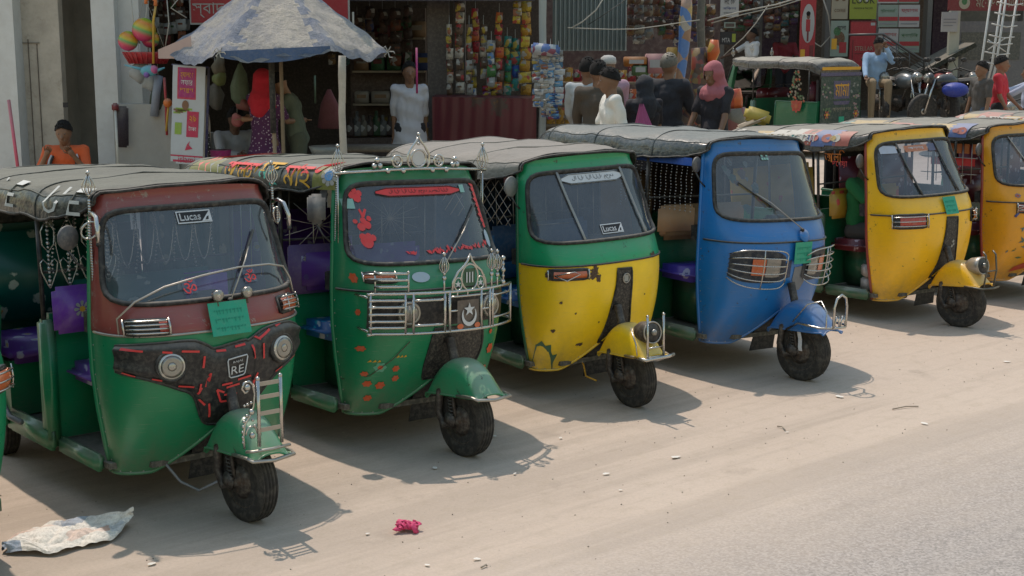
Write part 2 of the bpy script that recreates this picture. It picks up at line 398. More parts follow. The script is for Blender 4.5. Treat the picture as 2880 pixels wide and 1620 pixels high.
def fy(y, z, off=0):
    w = interp(FZ, FW, z); k = min(.999, abs(y) / w)
    s = math.copysign(math.asin(k) / (PI / 2), y); p = fp(s, z)
    if off:
        a = fp(s + .01, z); b = fp(s - .01, z); c = fp(s, z + .02); d = fp(s, z - .02)
        n = (a - b).cross(c - d).normalized(); p = p + n * off
    return p
CX = [-.50, -.62, -.85, -1.2, -1.6, -2.0, -2.3, -2.45, -2.52]
CWd = [.475, .52, .575, .60, .60, .60, .59, .57, .52]
CB = [1.575, 1.53, 1.49, 1.48, 1.48, 1.48, 1.46, 1.42, 1.38]
CT = [1.64, 1.65, 1.66, 1.66, 1.655, 1.655, 1.64, 1.60, 1.53]
CN = 4.2
def can_y(x, z, side=-1, off=.004):
    xs = CX[::-1]; w = interp(xs, CWd[::-1], x); b = interp(xs, CB[::-1], x); t = interp(xs, CT[::-1], x)
    k = max(0, min(1, (z - b) / (t - b)))
    return Vector((x, side * (w * (1 - k ** CN) ** (1 / CN) + off), z + off))
M_RUB = mat('black_rubber', (.012, .012, .013), .6, 0, .25, .35, bump=.2)
M_TYRE = mat('tyre_rubber', (.028, .026, .024), .8, 0, .22, .12, var=.2, scale=5, bump=.05)
M_CHR = mat('chrome', (.60, .585, .55), .24, 1.0, .18, .25, var=.4, scale=14, bump=.05)
M_CHD = mat('dull_chrome', (.50, .47, .42), .38, .8, .3, .2, var=.5, scale=14, bump=.1)
M_STEEL = mat('greasy_steel', (.06, .05, .045), .6, .5, .5, .2, grime=.5, grimecol=(.10, .055, .03))
M_RIM = mat('rusty_rim', (.10, .075, .055), .7, .3, .5, .2, grime=.6, grimecol=(.12, .06, .03))
M_BLK = mat('black_plastic', (.016, .017, .020), .42, 0, .2, .55, scale=8, bump=.06)
M_DARK = mat('dark_lining', (.02, .02, .022), .8, 0, .1, .1)
M_LENS = mat('lamp_lens', (.36, .34, .30), .15, .45, .15, .1, var=.5, scale=12, bump=.3, coat=.7)
M_ORG = mat('orange_lens', (.62, .13, .03), .2, 0, .2, .2, coat=.6)
M_REDL = mat('red_lens', (.45, .05, .03), .25, 0, .25, .1, coat=.5)
M_PLT = mat('plate_green', (.01, .34, .21), .45, 0, .12, .05, var=.15)
M_PLTX = mat('plate_ink', (.008, .26, .165), .6, 0, 0, 0)
M_RED = mat('red_sticker', (.72, .05, .05), .5, 0, .12, .0, var=.2)
M_WHT = mat('white_sticker', (.62, .64, .66), .5, 0, .2, 0, var=.2)
M_WPT = mat('white_paint_worn', (.45, .45, .42), .7, 0, .4, 0, var=.6)
M_YEL = mat('yellow_sign_paint', (.70, .36, .02), .6, 0, .2, 0)
M_TEAL = mat('teal_sign_paint', (.08, .48, .36), .6, 0, .2, 0)
M_INK = mat('black_ink', (.012, .012, .015), .6, 0, 0, 0)
M_BLUEP = mat('light_blue_paint', (.10, .30, .62), .5, 0, .15, .1)
M_OLIV = mat('olive_paint', (.17, .17, .03), .6, 0, .25, .3)
M_RUST = mat('rust_patch', (.085, .045, .025), .8, 0, .3, .1, scale=20)
M_GREYP = mat('primer_grey', (.21, .22, .24), .6, 0, .3, .2)
M_MIR = mat('mirror_housing', (.09, .09, .095), .55, 0, .35, .3)
M_GLASS = glass()
M_MINT = mat('mint_sticker', (.28, .52, .46), .5, 0, .1, 0)
M_BOARD = mat('dirty_floor', (.09, .085, .07), .85, 0, .6, .5)
M_BEAD = mat('silver_beads', (.62, .62, .60), .25, .8, .1, .1, bump=0)
M_FLP = floral('purple_floral_vinyl', (.16, .05, .38), (.40, .38, .50), (.5, .35, .05), 8, (.11, .07, .26))
M_FLT = floral('teal_floral_vinyl', (.005, .14, .11), (.45, .5, .42), (.55, .25, .03), 7)
M_FLB = floral('blue_floral_vinyl', (.02, .16, .50), (.5, .55, .6), (.6, .5, .1), 8, (.02, .35, .5))
M_FLY = floral('yellow_floral_vinyl', (.55, .33, .04), (.5, .06, .04), (.05, .2, .05), 9)
M_FLR = floral('red_floral_vinyl', (.16, .02, .03), (.45, .35, .4), (.5, .1, .1), 9)

def indicator(root, side, y0, y1, z0, z1, chrome=True, name='indicator_lamp', lens=None, bars=4, cage=False, lensspan=(.0, 1.)):
    """lamp in the cab front between y0..y1, z0..z1, with chromed bars over it"""
    mb = MB()
    f = lambda u, v: fy(y0 + (y1 - y0) * u, z0 + (z1 - z0) * v, .016)
    mb.grid(f, 8, 2, 1, True)
    e = [fy(y0 + (y1 - y0) * u, z0, .004) for u in [i / 8 for i in range(9)]] + [fy(y0 + (y1 - y0) * u, z1, .004) for u in [1 - i / 8 for i in range(9)]]
    mb.tube(e, .010, 6, 0, True)
    yl0 = y0 + (y1 - y0) * lensspan[0]; yl1 = y0 + (y1 - y0) * lensspan[1]
    mb.grid(lambda u, v: fy(yl0 + (yl1 - yl0) * u, z0 + .012 + (z1 - z0 - .024) * v, .022 + .012 * math.sin(PI * v)), 8, 4, 2, True)
    o = mb.build(name, [M_BLK, M_BLK, lens or M_ORG], root)
    g = MB()
    for i in range(bars):
        z = z0 + (z1 - z0) * (i + .5) / bars
        bow = .045 if cage else .032
        g.tube([fy(y0 + (y1 - y0) * t, z, bow * (1 if 0 < t < 1 else .3)) for t in [0, .04, .25, .5, .75, .96, 1]], .0055 if not cage else .004, 6, 0)
    for yy in ([y0, y1] if not cage else [y0 + (y1 - y0) * .3, y1]):
        g.tube([fy(yy, z0 + .0, .036), fy(yy, (z0 + z1) / 2, .04), fy(yy, z1, .036)], .006 if not cage else .004, 6, 0)
    g.build('grille', [M_CHR], o); return o
def mirror(root, side, z=1.41, rnd=True, x=-.60, y=.60, r=.062, col=None):
    mb = MB(); c = (x, side * y, z)
    if rnd:
        mb.lathe([(0, -.02), (r * .6, -.018), (r * .95, -.006), (r, .004), (r * .96, .01), (0, .012)], c, (1, -side * .35, 0), 24, 0)
    else:
        mb.box(c, (.05, .10, .17), 0, (0, 0, side * .3), .025); mb.box((c[0] - .02, c[1], c[2]), (.03, .085, .15), 0, (0, 0, side * .3), .01)
    mb.tube([(x, side * y, z - r), (x + .015, side * (y - .03), z - r - .06), (x + .03, side * (y - .07), z - r - .10)], .006, 6, 1)
    return mb.build('mirror', [col or M_MIR, M_BLK], root)
def wheel(root, name, c, steer=0, side_hub=-1, drum=None):
    w = thing(name, '', None, c, (0, 0, steer)); del w['label']; w.parent = root
    r, hw = .205, .047
    prof = [(r - .075, -hw + .008), (r - .06, -hw), (r - .03, -hw - .002), (r - .012, -hw + .006)]
    g = [(-.040, 0), (-.034, 0), (-.032, -.007), (-.026, -.007), (-.024, .002), (-.014, .003), (-.012, -.006), (-.006, -.006), (-.004, .004), (.004, .004), (.006, -.006), (.012, -.006), (.014, .003), (.024, .002), (.026, -.007), (.032, -.007), (.034, 0), (.040, 0)]
    prof += [(r + a, h) for h, a in g]
    prof += [(r - .012, hw - .006), (r - .03, hw + .002), (r - .06, hw), (r - .075, hw - .008)]
    t = MB().lathe(prof, (0, 0, 0), (0, 1, 0), 48)
    # tread blocks on the shoulders
    t.build('tyre', [M_TYRE], w)
    rm = MB().lathe([(.0, .02), (.05, .02), (.07, .0), (.115, .012), (.122, hw - .012), (.134, hw - .006), (.134, -hw + .006), (.122, -hw + .012), (.115, -.02), (.07, -.03), (.04, -.035), (0, -.04)], (0, 0, 0), (0, 1, 0), 28)
    for k in range(4):
        a = PI / 4 + PI / 2 * k; rm.ball((.075 * math.cos(a), -.032, .075 * math.sin(a)), .009, 0, 6)
    rm.build('rim', [M_RIM], w)
    d = MB().lathe([(.085, .0), (.085, side_hub * .045), (.06, side_hub * .062), (.025, side_hub * .066), (.018, side_hub * .085), (0, side_hub * .088)], (0, 0, 0), (0, 1, 0), 20)
    d.build('hub', [drum or M_STEEL], w)
    return w
FEND = [(-.27, .33), (-.25, .39), (-.19, .475), (-.11, .54), (-.02, .562), (.07, .545), (.15, .49), (.215, .43), (.25, .395)]
def fender(root, pm, lip=True, style=0, hw=.10):
    mb = MB(); n = 14
    def f(u, v):
        i = u * (len(FEND) - 1); xs = list(range(len(FEND)))
        x = interp(xs, [p[0] for p in FEND], i); z = interp(xs, [p[1] for p in FEND], i)
        zb = min(z - .02, .33 + .05 * u)
        s = v * 2 - 1; w = hw * (.92 + .10 * u)
        k = abs(s)
        if k < .62: y = s / .62 * w * .86; zz = z - .035 * (k / .62) ** 3 * 1.0
        else:
            t = (k - .62) / .38; y = math.copysign(w * (.86 + .14 * math.sin(t * PI / 2)), s); zz = (z - .035) * (1 - t) + zb * t
        return Vector((x, y, zz))
    mb.grid(f, 20, n, 0, True)
    edge = [f(i / 20, 0) for i in range(21)] + [f(1, j / n) for j in range(1, n)] + [f(1 - i / 20, 1) for i in range(21)]
    mb.tube(edge, .006, 6, 0)
    fo = mb.build('front_fender', [pm], root)
    if lip:
        g = MB(); g.tube([f(.62, 0) + Vector((0, -.012, .01)), f(.85, 0) + Vector((.01, -.016, .01)), f(1, 0) + Vector((.012, -.010, .0)), f(1, .5) + Vector((.022, 0, -.03)), f(1, 1) + Vector((.012, .010, .0)), f(.85, 1) + Vector((.01, .016, .01)), f(.62, 1) + Vector((0, .012, .01))], .011, 6, 0, flat=.8)
        g.build('fender_trim', [M_CHD], fo)
    return fo, f
def fork(root, steer=0):
    mb = MB()
    mb.tube([(-.16, 0, .66), (-.10, 0, .50), (-.09, -.03, .42)], .028, 10, 0)
    mb.tube([(-.09, -.03, .42), (-.135, -.085, .36), (-.15, -.085, .24), (-.10, -.085, .17), (0, -.085, .20)], [.022, .024, .024, .02, .016], 8, 0)
    mb.tube([(-.05, -.07, .42), (0, -.07, .20)], .010, 8, 0)
    mb.box((-.03, -.09, .21), (.09, .03, .07), 0, (0, .3, 0), .01)
    o = mb.build('fork', [M_STEEL], root)
    sp = MB(); pts = []
    for k in range(120):
        t = k / 119; a = t * 2 * PI * 10; b = Vector((-.07 + .04 * t, -.070, .43 - .19 * t)); pts.append(b + Vector((math.cos(a) * .019, math.sin(a) * .019, 0)))
    sp.tube(pts, .0045, 5, 0); sp.build('coil_spring', [M_RUB], root)
    return o
def mudflap(root, x=-.36, z0=.14, z1=.40, m=None):
    mb = MB(); mb.add([(x, -.10, z1), (x, .10, z1), (x - .05, .12, z0), (x - .05, -.12, z0), (x + .004, -.10, z1), (x + .004, .10, z1), (x - .046, .12, z0), (x - .046, -.12, z0)], [(0, 1, 2, 3), (7, 6, 5, 4), (0, 3, 7, 4), (1, 5, 6, 2), (3, 2, 6, 7)], 0)
    mb.build('mud_flap', [m or M_RUB], root)

def make_auto(label, pos, yaw, zs=1, ws=1, ro=0, pi_=0, up=None, low=None, cano=None, group='auto rickshaws parked in a slanting row', seat=None, back=None,
              rear=None, added_blind=None, door_trim=None, inner=None, steer=0, drop=0, flipd=False, bodylow=None, gasket=None, hue=None):
    root = thing('auto_rickshaw', label, 'auto rickshaw', (pos[0], pos[1], drop), (ro, pi_, R(yaw)), group, (1, ws, zs))
    # --- cab front skin: upper band round the windscreen, lower shell
    z0, zc, hz0, hz1 = .95, 1.318, .36, .222
    def outer(a):
        c, s = math.cos(a), math.sin(a); k = max(abs(c), abs(s)); return c / k, s / k
    def inner_(a):
        c, s = math.cos(a), math.sin(a); q = (abs(c) ** 6 + abs(s) ** 6) ** (-1 / 6); return c * q, s * q
    def ztop(s): return 1.605 + .035 * math.cos(s * PI / 2)
    NA = 64; up_ = []
    angs = [2 * PI * i / NA for i in range(NA)]
    def ip(a, off=0):
        c, s = inner_(a); z = zc + s * hz1; ss = c * (.83 - .03 * s); return fy(interp(FZ, FW, z) * math.sin(ss * PI / 2), z, off)
    def isz(a):
        c, s = inner_(a); return c * (.83 - .03 * s), zc + s * hz1
    def osz(a):
        c, s = outer(a); return c, (z0 + (s + 1) / 2 * (ztop(c) - z0))
    vs = []; K = 6
    for a in angs:
        si, zi = isz(a); so_, zo = osz(a)
        for k in range(K + 1):
            t = k / K; vs.append(fp(si + (so_ - si) * t, zi + (zo - zi) * t))
    fs = [(i * (K + 1) + k, ((i + 1) % NA) * (K + 1) + k, ((i + 1) % NA) * (K + 1) + k + 1, i * (K + 1) + k + 1)[::-1] for i in range(NA) for k in range(K)]
    cab = MB().add(vs, fs, 0, True)
    def zb(s):
        y = abs(.47 * math.sin(s * PI / 2)); return .215 + .24 * max(0, 1 - y / .33) ** 1.3
    def lowp(u, v):
        s = -1 + 2 * u; z = .95 + (zb(s) - .95) * v; return fp(s, z)
    cab.grid(lowp, 48, 16, 1, True)
    # rolled lower lip and the sheet's return along the door
    cab.tube([lowp(i / 48, 1) for i in range(49)], .010, 6, 1)
    for sgn in (-1, 1):
        cab.tube([fp(sgn, z) for z in (.215, .35, .55, .75, .95, 1.09, 1.25, 1.4, 1.5, 1.6)], .014, 6, 2)
        cab.grid(lambda u, v: fp(sgn, .215 + 1.385 * v) + Vector((-.02 * u - .001, -sgn * .05 * u, 0)), 1, 8, 2, False)
    body = cab.build('cab_front', [up, low, door_trim or low], root)
    # belt trim
    MB().tube([fp(-1 + 2 * i / 40, .95) + (fy(fp(-1 + 2 * i / 40, .95).y * .999, .95, .004) - fp(-1 + 2 * i / 40, .95)) * 1 for i in range(41)], .007, 6).build('belt_trim', [gasket or M_BLK], root)
    # glass and rubber
    gv = [fy(0, zc)]; 
    for k in range(1, 6):
        for a in angs:
            si, zi = isz(a); t = k / 5; gv.append(fp(si * t, zc + (zi - zc) * t))
    gf = [(0, 1 + i, 1 + (i + 1) % NA) for i in range(NA)] + [(1 + (k - 1) * NA + i, 1 + k * NA + i, 1 + k * NA + (i + 1) % NA, 1 + (k - 1) * NA + (i + 1) % NA) for k in range(1, 5) for i in range(NA)]
    ws_ = MB().add(gv, gf, 0, True).build('windscreen', [M_GLASS], root)
    MB().tube([ip(a, .004) for a in angs], .017, 8, 0, True, .8).build('windscreen_gasket', [M_RUB], root)
    # --- inside the cab
    dd = MB()
    dd.grid(lambda u, v: fp(-.93 + 1.86 * u, 1.06) + Vector((-.02 - .16 * v, 0, -.03 * v)), 20, 2, 0)
    dd.grid(lambda u, v: fp(-.93 + 1.86 * u, 1.03 - .1 * v) + Vector((-.18, 0, 0)), 20, 1, 0)
    dd.box((-.36, 0, 1.09), (.10, .16, .05), 0, None, .02)
    dd.build('dashboard', [M_BLK], root)
    hb = MB(); hb.tube([(-.42, 0, .40), (-.50, 0, .98)], .022, 8, 0); hb.tube([(-.56, -.30, 1.03), (-.50, -.2, 1.01), (-.49, 0, 1.0), (-.50, .2, 1.01), (-.56, .30, 1.03)], .014, 8, 0)
    hb.tube([(-.56, -.31, 1.03), (-.575, -.40, 1.035)], .02, 8, 1); hb.tube([(-.56, .31, 1.03), (-.575, .40, 1.035)], .02, 8, 1)
    hb.build('handlebar', [M_STEEL, M_RUB], root)
    # --- floor, sills, tub
    inner = inner or low
    fl = MB(); fl.box((-1.48, 0, .255), (1.95, .98, .03), 0); fl.box((-.47, 0, .262), (.20, .66, .03), 0)
    fl.grid(lambda u, v: Vector((-.56 + .30 * u, (v - .5) * (.8 - .45 * u), .27 + .30 * u)), 4, 2, 0)
    fl.build('floor', [M_BOARD], root)
    tub = MB(); bl = bodylow or low
    for s in (-1, 1):
        # sill under the driver's door and passenger step
        tub.box((-.82, s * .505, .26), (.50, .05, .09), 0, None, .015)
        tub.box((-1.38, s * .545, .29), (.62, .06, .13), 0, None, .02)
        # pillar box behind the driver
        tub.box((-1.12, s * .535, .60), (.10, .07, .66), 0, None, .015)
        # rear quarter with its wheel arch
        def q(u, v):
            x = -1.66 - .86 * u; dx = (x + 2.0) / .27
            b = .27 + (.25 * math.sqrt(max(0, 1 - dx * dx)) if abs(dx) < 1 else 0)
            z = b + (.93 - b) * v
            return Vector((x, s * (.585 + .02 * math.sin(PI * v) - .05 * max(0, u - .8) * 5 * .5), z))
        tub.grid(q, 28, 5, 0, True)
        tub.tube([q(i / 28, 0) for i in range(29)], .012, 6, 0); tub.tube([q(i / 28, 1) for i in range(29)], .014, 6, 0); tub.tube([q(0, j / 5) for j in range(6)], .014, 6, 0)
    tub.grid(lambda u, v: Vector((-2.52 + .02 * math.sin(PI * v), (u - .5) * 1.12, .30 + .65 * v)), 6, 5, 0, True)
    tub.box((-1.13, 0, .62), (.03, 1.04, .68), 0)          # bulkhead behind the driver
    tub.box((-2.49, 0, 1.12), (.03, 1.10, .36), 1)
    tub.build('rear_tub', [bl, rear or M_DARK], root)
    fr = MB()
    for s in (-1, 1):
        fr.tube([(-1.12, s * .545, .9), (-1.12, s * .55, 1.50)], .013, 8); fr.tube([(-2.34, s * .57, .9), (-2.34, s * .57, 1.5)], .013, 8)
        fr.tube([(-.63, s * .47, 1.555), (-.85, s * .555, 1.51), (-1.2, s * .58, 1.495), (-2.35, s * .575, 1.49)], .012, 8)
    fr.tube([(-1.72, -.575, .9), (-1.72, -.575, 1.49)], .011, 8); fr.tube([(-1.12, -.55, 1.49), (-1.12, .55, 1.49)], .012, 8); fr.tube([(-1.12, -.55, 1.18), (-1.12, .55, 1.18)], .008, 6)
    fr.build('roof_frame', [M_BLK], root)
    # seats
    s1 = MB().box((-.92, 0, .45), (.30, .60, .33), 1, None, .02).box((-.89, -.02, .655), (.40, .90, .10), 0, None, .045)
    s1.build('driver_seat', [seat, bl], root)
    MB().box((-1.07, -.02, 1.0), (.07, .84, .26), 0, (0, -.06, 0), .03).build('driver_backrest', [back or seat], root)
    MB().box((-1.98, 0, .44), (.46, 1.04, .32), 1).box((-1.94, 0, .645), (.54, 1.06, .12), 0, None, .04).build('passenger_seat', [seat, bl], root)
    MB().box((-2.30, 0, .98), (.12, 1.06, .58), 0, (0, -.08, 0), .05).build('passenger_backrest', [back or seat], root)
    if added_blind:  # added cloth on the far side, shuts out the bright ground behind
        cu = MB()
        cu.grid(lambda u, v: Vector((-1.14 - 1.2 * u, .565 + .012 * math.sin(u * 40), .93 + .56 * v)), 40, 2, 0, True)
        cu.build('side_curtain', [added_blind], root)
    rv = MB()
    for s in (-1, 1):
        for k in range(9): p_ = fp(s, .28 + .075 * k); rv.ball((p_.x + .028, p_.y * 1.0 + s * -.001, p_.z), .0045, 0, 6)
    for k in range(13): p_ = lowp(.08 + .84 * k / 12, .985); rv.ball(p_, .0045, 0, 6)
    rv.build('rivet_row', [M_CHD], root)
    # --- canopy
    cn = MB(); nu, nv = 40, 28; xs = list(range(len(CX)))
    rnd = random.Random(label)
    ph = [rnd.uniform(0, 6) for _ in range(6)]
    def cp(u, v, off=0):
        i = u * (len(CX) - 1); x = interp(xs, CX, i); W_ = interp(xs, CWd, i); b = interp(xs, CB, i); t = interp(xs, CT, i)
        th = (v * 2 - 1) * PI / 2; sn, cs = math.sin(th), math.cos(th)
        y = math.copysign(W_ * abs(sn) ** (2 / CN), sn); z = b + (t - b) * max(0, cs) ** (2 / CN)
        if i < 2: x = x + (fy(max(-.44, min(.44, y)), 1.6).x - FX[-1]) * (1 - i / 2) + .015
        ribs = .010 * math.cos((x + .5) * 2 * PI / .62) * cs
        sag = ribs + .006 * math.sin(x * 9 + y * 7 + ph[0]) + .004 * math.sin(x * 21 - y * 15 + ph[1]) + .003 * math.sin(x * 40 + y * 11 + ph[2])
        if abs(sn) > .9: z += .004 * math.sin(x * 16 + ph[3]); y += .003 * math.sin(x * 13 + ph[4]) * (1 if sn > 0 else -1)
        return Vector((x, y, z + sag + off))
    cn.grid(cp, nu, nv, 0, True)
    cn.tube([cp(i / nu, 0) for i in range(nu + 1)], .008, 6, 1); cn.tube([cp(i / nu, 1) for i in range(nu + 1)], .008, 6, 1)
    cn.tube([cp(0, j / nv) for j in range(nv + 1)], .009, 6, 1); cn.tube([cp(.035, j / nv, .004) for j in range(nv + 1)], .006, 6, 1)
    for uu in (.32, .53, .74): cn.tube([cp(uu, j / nv, .001) for j in range(nv + 1)], .005, 5, 0)
    for vv in (.14, .86): cn.tube([cp(i / nu, vv, .001) for i in range(nu + 1)], .004, 5, 0)
    # rear drop
    cn.grid(lambda u, v: cp(1, u) * (1 - v) + Vector((-2.53, (u - .5) * 1.04, 1.18)) * v, nv, 6, 0, True)
    can = cn.build('canopy', [cano, M_RUB, M_RED, M_YEL, M_TEAL, M_WPT, M_BLUEP, M_OLIV], root)
    # --- running gear
    wheel(root, 'front_wheel', (0, 0, .205), steer)
    for s in (-1, 1): wheel(root, 'rear_wheel', (-2.0, s * .50, .205), 0, s)
    MB().tube([(-2.0, -.48, .22), (-2.0, .48, .22)], .03, 8).box((-2.1, 0, .33), (.5, .5, .22), 0, None, .05).build('rear_axle', [M_STEEL], root)
    fork(root); mudflap(root)
    root['_'] = 0; del root['_']
    return root, can
def beads(root, n, y0, y1, x=-1.10, zt=1.47, ln=.36, hoops=True):
    mb = MB()
    for k in range(n):
        y = y0 + (y1 - y0) * k / (n - 1)
        l = ln * (.85 + .2 * random.random()); nb = int(l / .021)
        for j in range(nb): mb.ball((x + random.uniform(-.002, .002), y + .01 * math.sin(j * .4 + k), zt - j * .021), .0055 + .002 * (j % 3 == 0), 0, 6)
        if hoops and k < n - 1:
            y2 = y0 + (y1 - y0) * (k + 1) / (n - 1)
            mb.tube([(x, y + (y2 - y) * t, zt - .30 * math.sin(PI * t) ** .6) for t in [i / 8 for i in range(9)]], .0028, 5, 0)
    mb.build('bead_curtain', [M_BEAD], root)
def ballspike(mb, c, h=.16, mi=0, loops=3, r=.035):
    """rod with a ball on top and bulging wire loops round it"""
    c = Vector(c); mb.tube([c, c + Vector((0, 0, h))], .004, 6, mi); mb.ball(c + Vector((0, 0, h)), .011, mi, 8)
    for k in range(loops * 2):
        a = PI * k / loops
        mb.tube([c + Vector((math.cos(a) * r * math.sin(PI * t) , math.sin(a) * r * math.sin(PI * t), .02 + (h - .03) * t ** 1.3)) for t in [i / 8 for i in range(9)]], .003, 5, mi)
    mb.ball(c + Vector((0, 0, .02)), .010, mi, 8)
def plate(root, y0, y1, z0, z1, off=.03, rot=0, nm='number_plate'):
    a = fy(y0, z0, off); b = fy(y1, z0, off); c = fy(y1, z1, off); d = fy(y0, z1, off)
    n = (b - a).cross(d - a).normalized()
    mb = MB().add([a, b, c, d, a - n * .003, b - n * .003, c - n * .003, d - n * .003], [(0, 1, 2, 3), (7, 6, 5, 4), (0, 4, 5, 1), (1, 5, 6, 2), (2, 6, 7, 3), (3, 7, 4, 0)], 0)
    f = lambda p, q, o=0: a + (b - a) * p + (d - a) * q + n * (.0015 + o)
    rr = random.Random(nm + str(y0))
    for row, q in ((0, .72), (1, .46), (2, .2)):
        x = .12
        while x < .86:
            l = rr.uniform(.03, .09); poly(mb, [(x, q), (x + l, q + .01), (x + l, q + .045 * 1.2), (x, q + .04)], f, 1)
            if rr.random() < .6: poly(mb, [(x + l * .5, q - .08), (x + l * .5 + .02, q - .08), (x + l * .5 + .02, q + .02), (x + l * .5, q + .02)], f, 1)
            x += l + .025
    return mb.build(nm, [M_PLT, M_PLTX], root)
def wiper(root, y0, z0, y1, z1, curve=False):
    mb = MB(); mb.ball(fy(y0, z0, .02), .016, 0, 8)
    ym, zm = y0 + (y1 - y0) * .55, z0 + (z1 - z0) * .55
    mb.tube([fy(y0, z0, .03), fy(ym, zm, .035), fy(y0 + (y1 - y0) * .75, z0 + (z1 - z0) * .75, .02)], .004, 6, 1)
    mb.tube([fy(y0 + (y1 - y0) * .42, z0 + (z1 - z0) * .42, .012), fy(y1, z1, .012)], .008, 6, 0, flat=.6)
    mb.build('wiper', [M_RUB, M_CHD], root)
def slot(root, pts_l, pts_r, badge=None):
    """dark panel laid over the steering-column slot, the recess shade put into its colour; pts are (y, z) down each side"""
    n = len(pts_l) - 1
    f = lambda u, v: (lambda a, b: fy(a[0] + (b[0] - a[0]) * u, a[1] + (b[1] - a[1]) * u, .006))(
        (interp(list(range(n + 1)), [p[0] for p in pts_l], v * n), interp(list(range(n + 1)), [p[1] for p in pts_l], v * n)),
        (interp(list(range(n + 1)), [p[0] for p in pts_r], v * n), interp(list(range(n + 1)), [p[1] for p in pts_r], v * n)))
    mb = MB().grid(f, 6, 16, 0, True)
    e = [f(0, i / 16) for i in range(17)] + [f(1, 1 - i / 16) for i in range(17)]
    mb.tube(e, .008, 6, 1, True)
    o = mb.build('recess_panel', [mat('recess_shade', (.018, .017, .018), .55, 0, .4, 0, scale=14, grime=.35), M_RUB], root)
    if badge:
        y, z, s = badge
        b = MB().tube([fy(y + s * math.cos(a) * .8 * (1.1 if True else 1), z + s * math.sin(a), .014) for a in [2 * PI * i / 16 for i in range(16)]], .004, 6, 0, True)
        b.grid(lambda u, v: fy(y + s * .8 * (u * 2 - 1) * .7, z + s * (v * 2 - 1) * .7, .012), 3, 3, 1); b.build('badge', [M_CHD, M_WPT], o)
    return o
def label_sticker(root, txt, y0, y1, z0, z1, cb, ct, off=.007, hexa=True, tw=.8, th=.55, arab=False, tilt=0):
    mb = MB(); dz = tilt
    f = lambda p, q, o=0: fy(y0 + (y1 - y0) * p, z0 + (z1 - z0) * q + dz * p, off + o)
    n = 16
    def g(u, v):
        e = 1.0
        if hexa:
            d = min(u, 1 - u) * 8; e = min(1, .35 + .65 * d)
        return f(u, .5 + (v - .5) * e)
    mb.grid(g, n, 2, 0)
    put_text(mb, txt, lambda a, b: f(a, b, .0015), (.5, .5), tw, th, 1)
    if hexa:
        for v in (.06, .94):
            mb.tube([g(i / n, v) + Vector((.002, 0, 0)) for i in range(n + 1)], .002, 4, 1)
    return mb.build('sticker', [cb, ct], root)
def lucas(root, y0, y1, z0, z1, tilt=0):
    mb = MB(); f = lambda p, q, o=0: fy(y0 + (y1 - y0) * p, z0 + (z1 - z0) * q + tilt * p, .007 + o)
    mb.grid(lambda u, v: f(u, v), 6, 2, 0); mb.grid(lambda u, v: f(.03 + u * .94, .1 + v * .8, .001), 6, 2, 1)
    put_text(mb, 'Lucas', lambda a, b: f(a, b, .002), (.38, .5), .60, .58, 0)
    for d in (0, .004): put_text(mb, 'Lucas', lambda a, b: f(a, b, .002), (.385 + d, .51 + d * 4), .60, .58, 0)
    poly(mb, [(.70, .1), (.97, .1), (.97, .9)], lambda a, b: f(a, b, .002), 0)
    poly(mb, [(.80, .18), (.9, .2), (.92, .5), (.86, .42)], lambda a, b: f(a, b, .003), 1)
    return mb.build('sticker', [M_WHT, M_INK], root)
V_BLK = vinyl('dusty_black_vinyl', (.022, .028, .026), (.145, .14, .11))
V_GRY = vinyl('dusty_grey_vinyl', (.21, .195, .17), (.26, .235, .205), .6)
V_SHN = vinyl('shiny_grey_vinyl', (.05, .06, .065), (.185, .18, .155), .3, .8)
V_TAN = vinyl('dusty_tan_vinyl', (.05, .05, .05), (.25, .23, .19))
P_MAR = paint('faded_maroon_paint', (.27, .040, .038), .25, .5, (.28, .22, .19))
P_GRN = paint('green_paint', (.003, .23, .095), .0, .22)
P_GR2 = paint('light_green_paint', (.006, .33, .13), .05, .22)
P_FGR = paint('fender_green_paint', (.012, .30, .13), .2, .5)
P_YEL = paint('worn_yellow_paint', (1.0, .66, .012), .0, .2)
P_BLU = paint('blue_paint', (.006, .165, .50), .02, .18)
P_AMB = paint('amber_yellow_paint', (1.0, .55, .010), .03, .2)
P_ORG = paint('orange_yellow_paint', (.85, .38, .014), .05, .25)
P_RTR = paint('red_trim_paint', (.30, .03, .02), .2, .3)
P_DGR = paint('dark_green_paint', (.004, .13, .06), .05, .3)
# ================================================================== AUTO 1: maroon over green, black cowl with red tape
GRP = 'auto rickshaws parked in a slanting row'
a1, can1 = make_auto('maroon and green auto rickshaw nearest the camera, its black headlight cowl edged with red tape', (-1.322, 6.687), -50.1, 1.006, 1.028, -.006, -.015,
    P_MAR, P_GRN, V_BLK, seat=M_FLP, back=M_FLT, bodylow=P_GRN, added_blind=M_FLT, rear=M_FLT, gasket=M_CHD, steer=R(4))
def canside(x, z): return can_y(x, z)
mbt = MB()
for ch, x, dx in (('E', -.665, .10), ('U', -.86, .13), ('E', -1.34, .12), ('L', -1.60, .10), ('R', -1.10, .0)):
    put_text(mbt, ch, lambda a, b: can_y(a, b, -1, .010), (x, 1.57), dx * 1.05, .13, 0) if dx else None
mbt.build('roof_lettering', [mat('pale_roof_paint', (.62, .62, .58), .7, 0, .3, 0, var=.4)], can1)
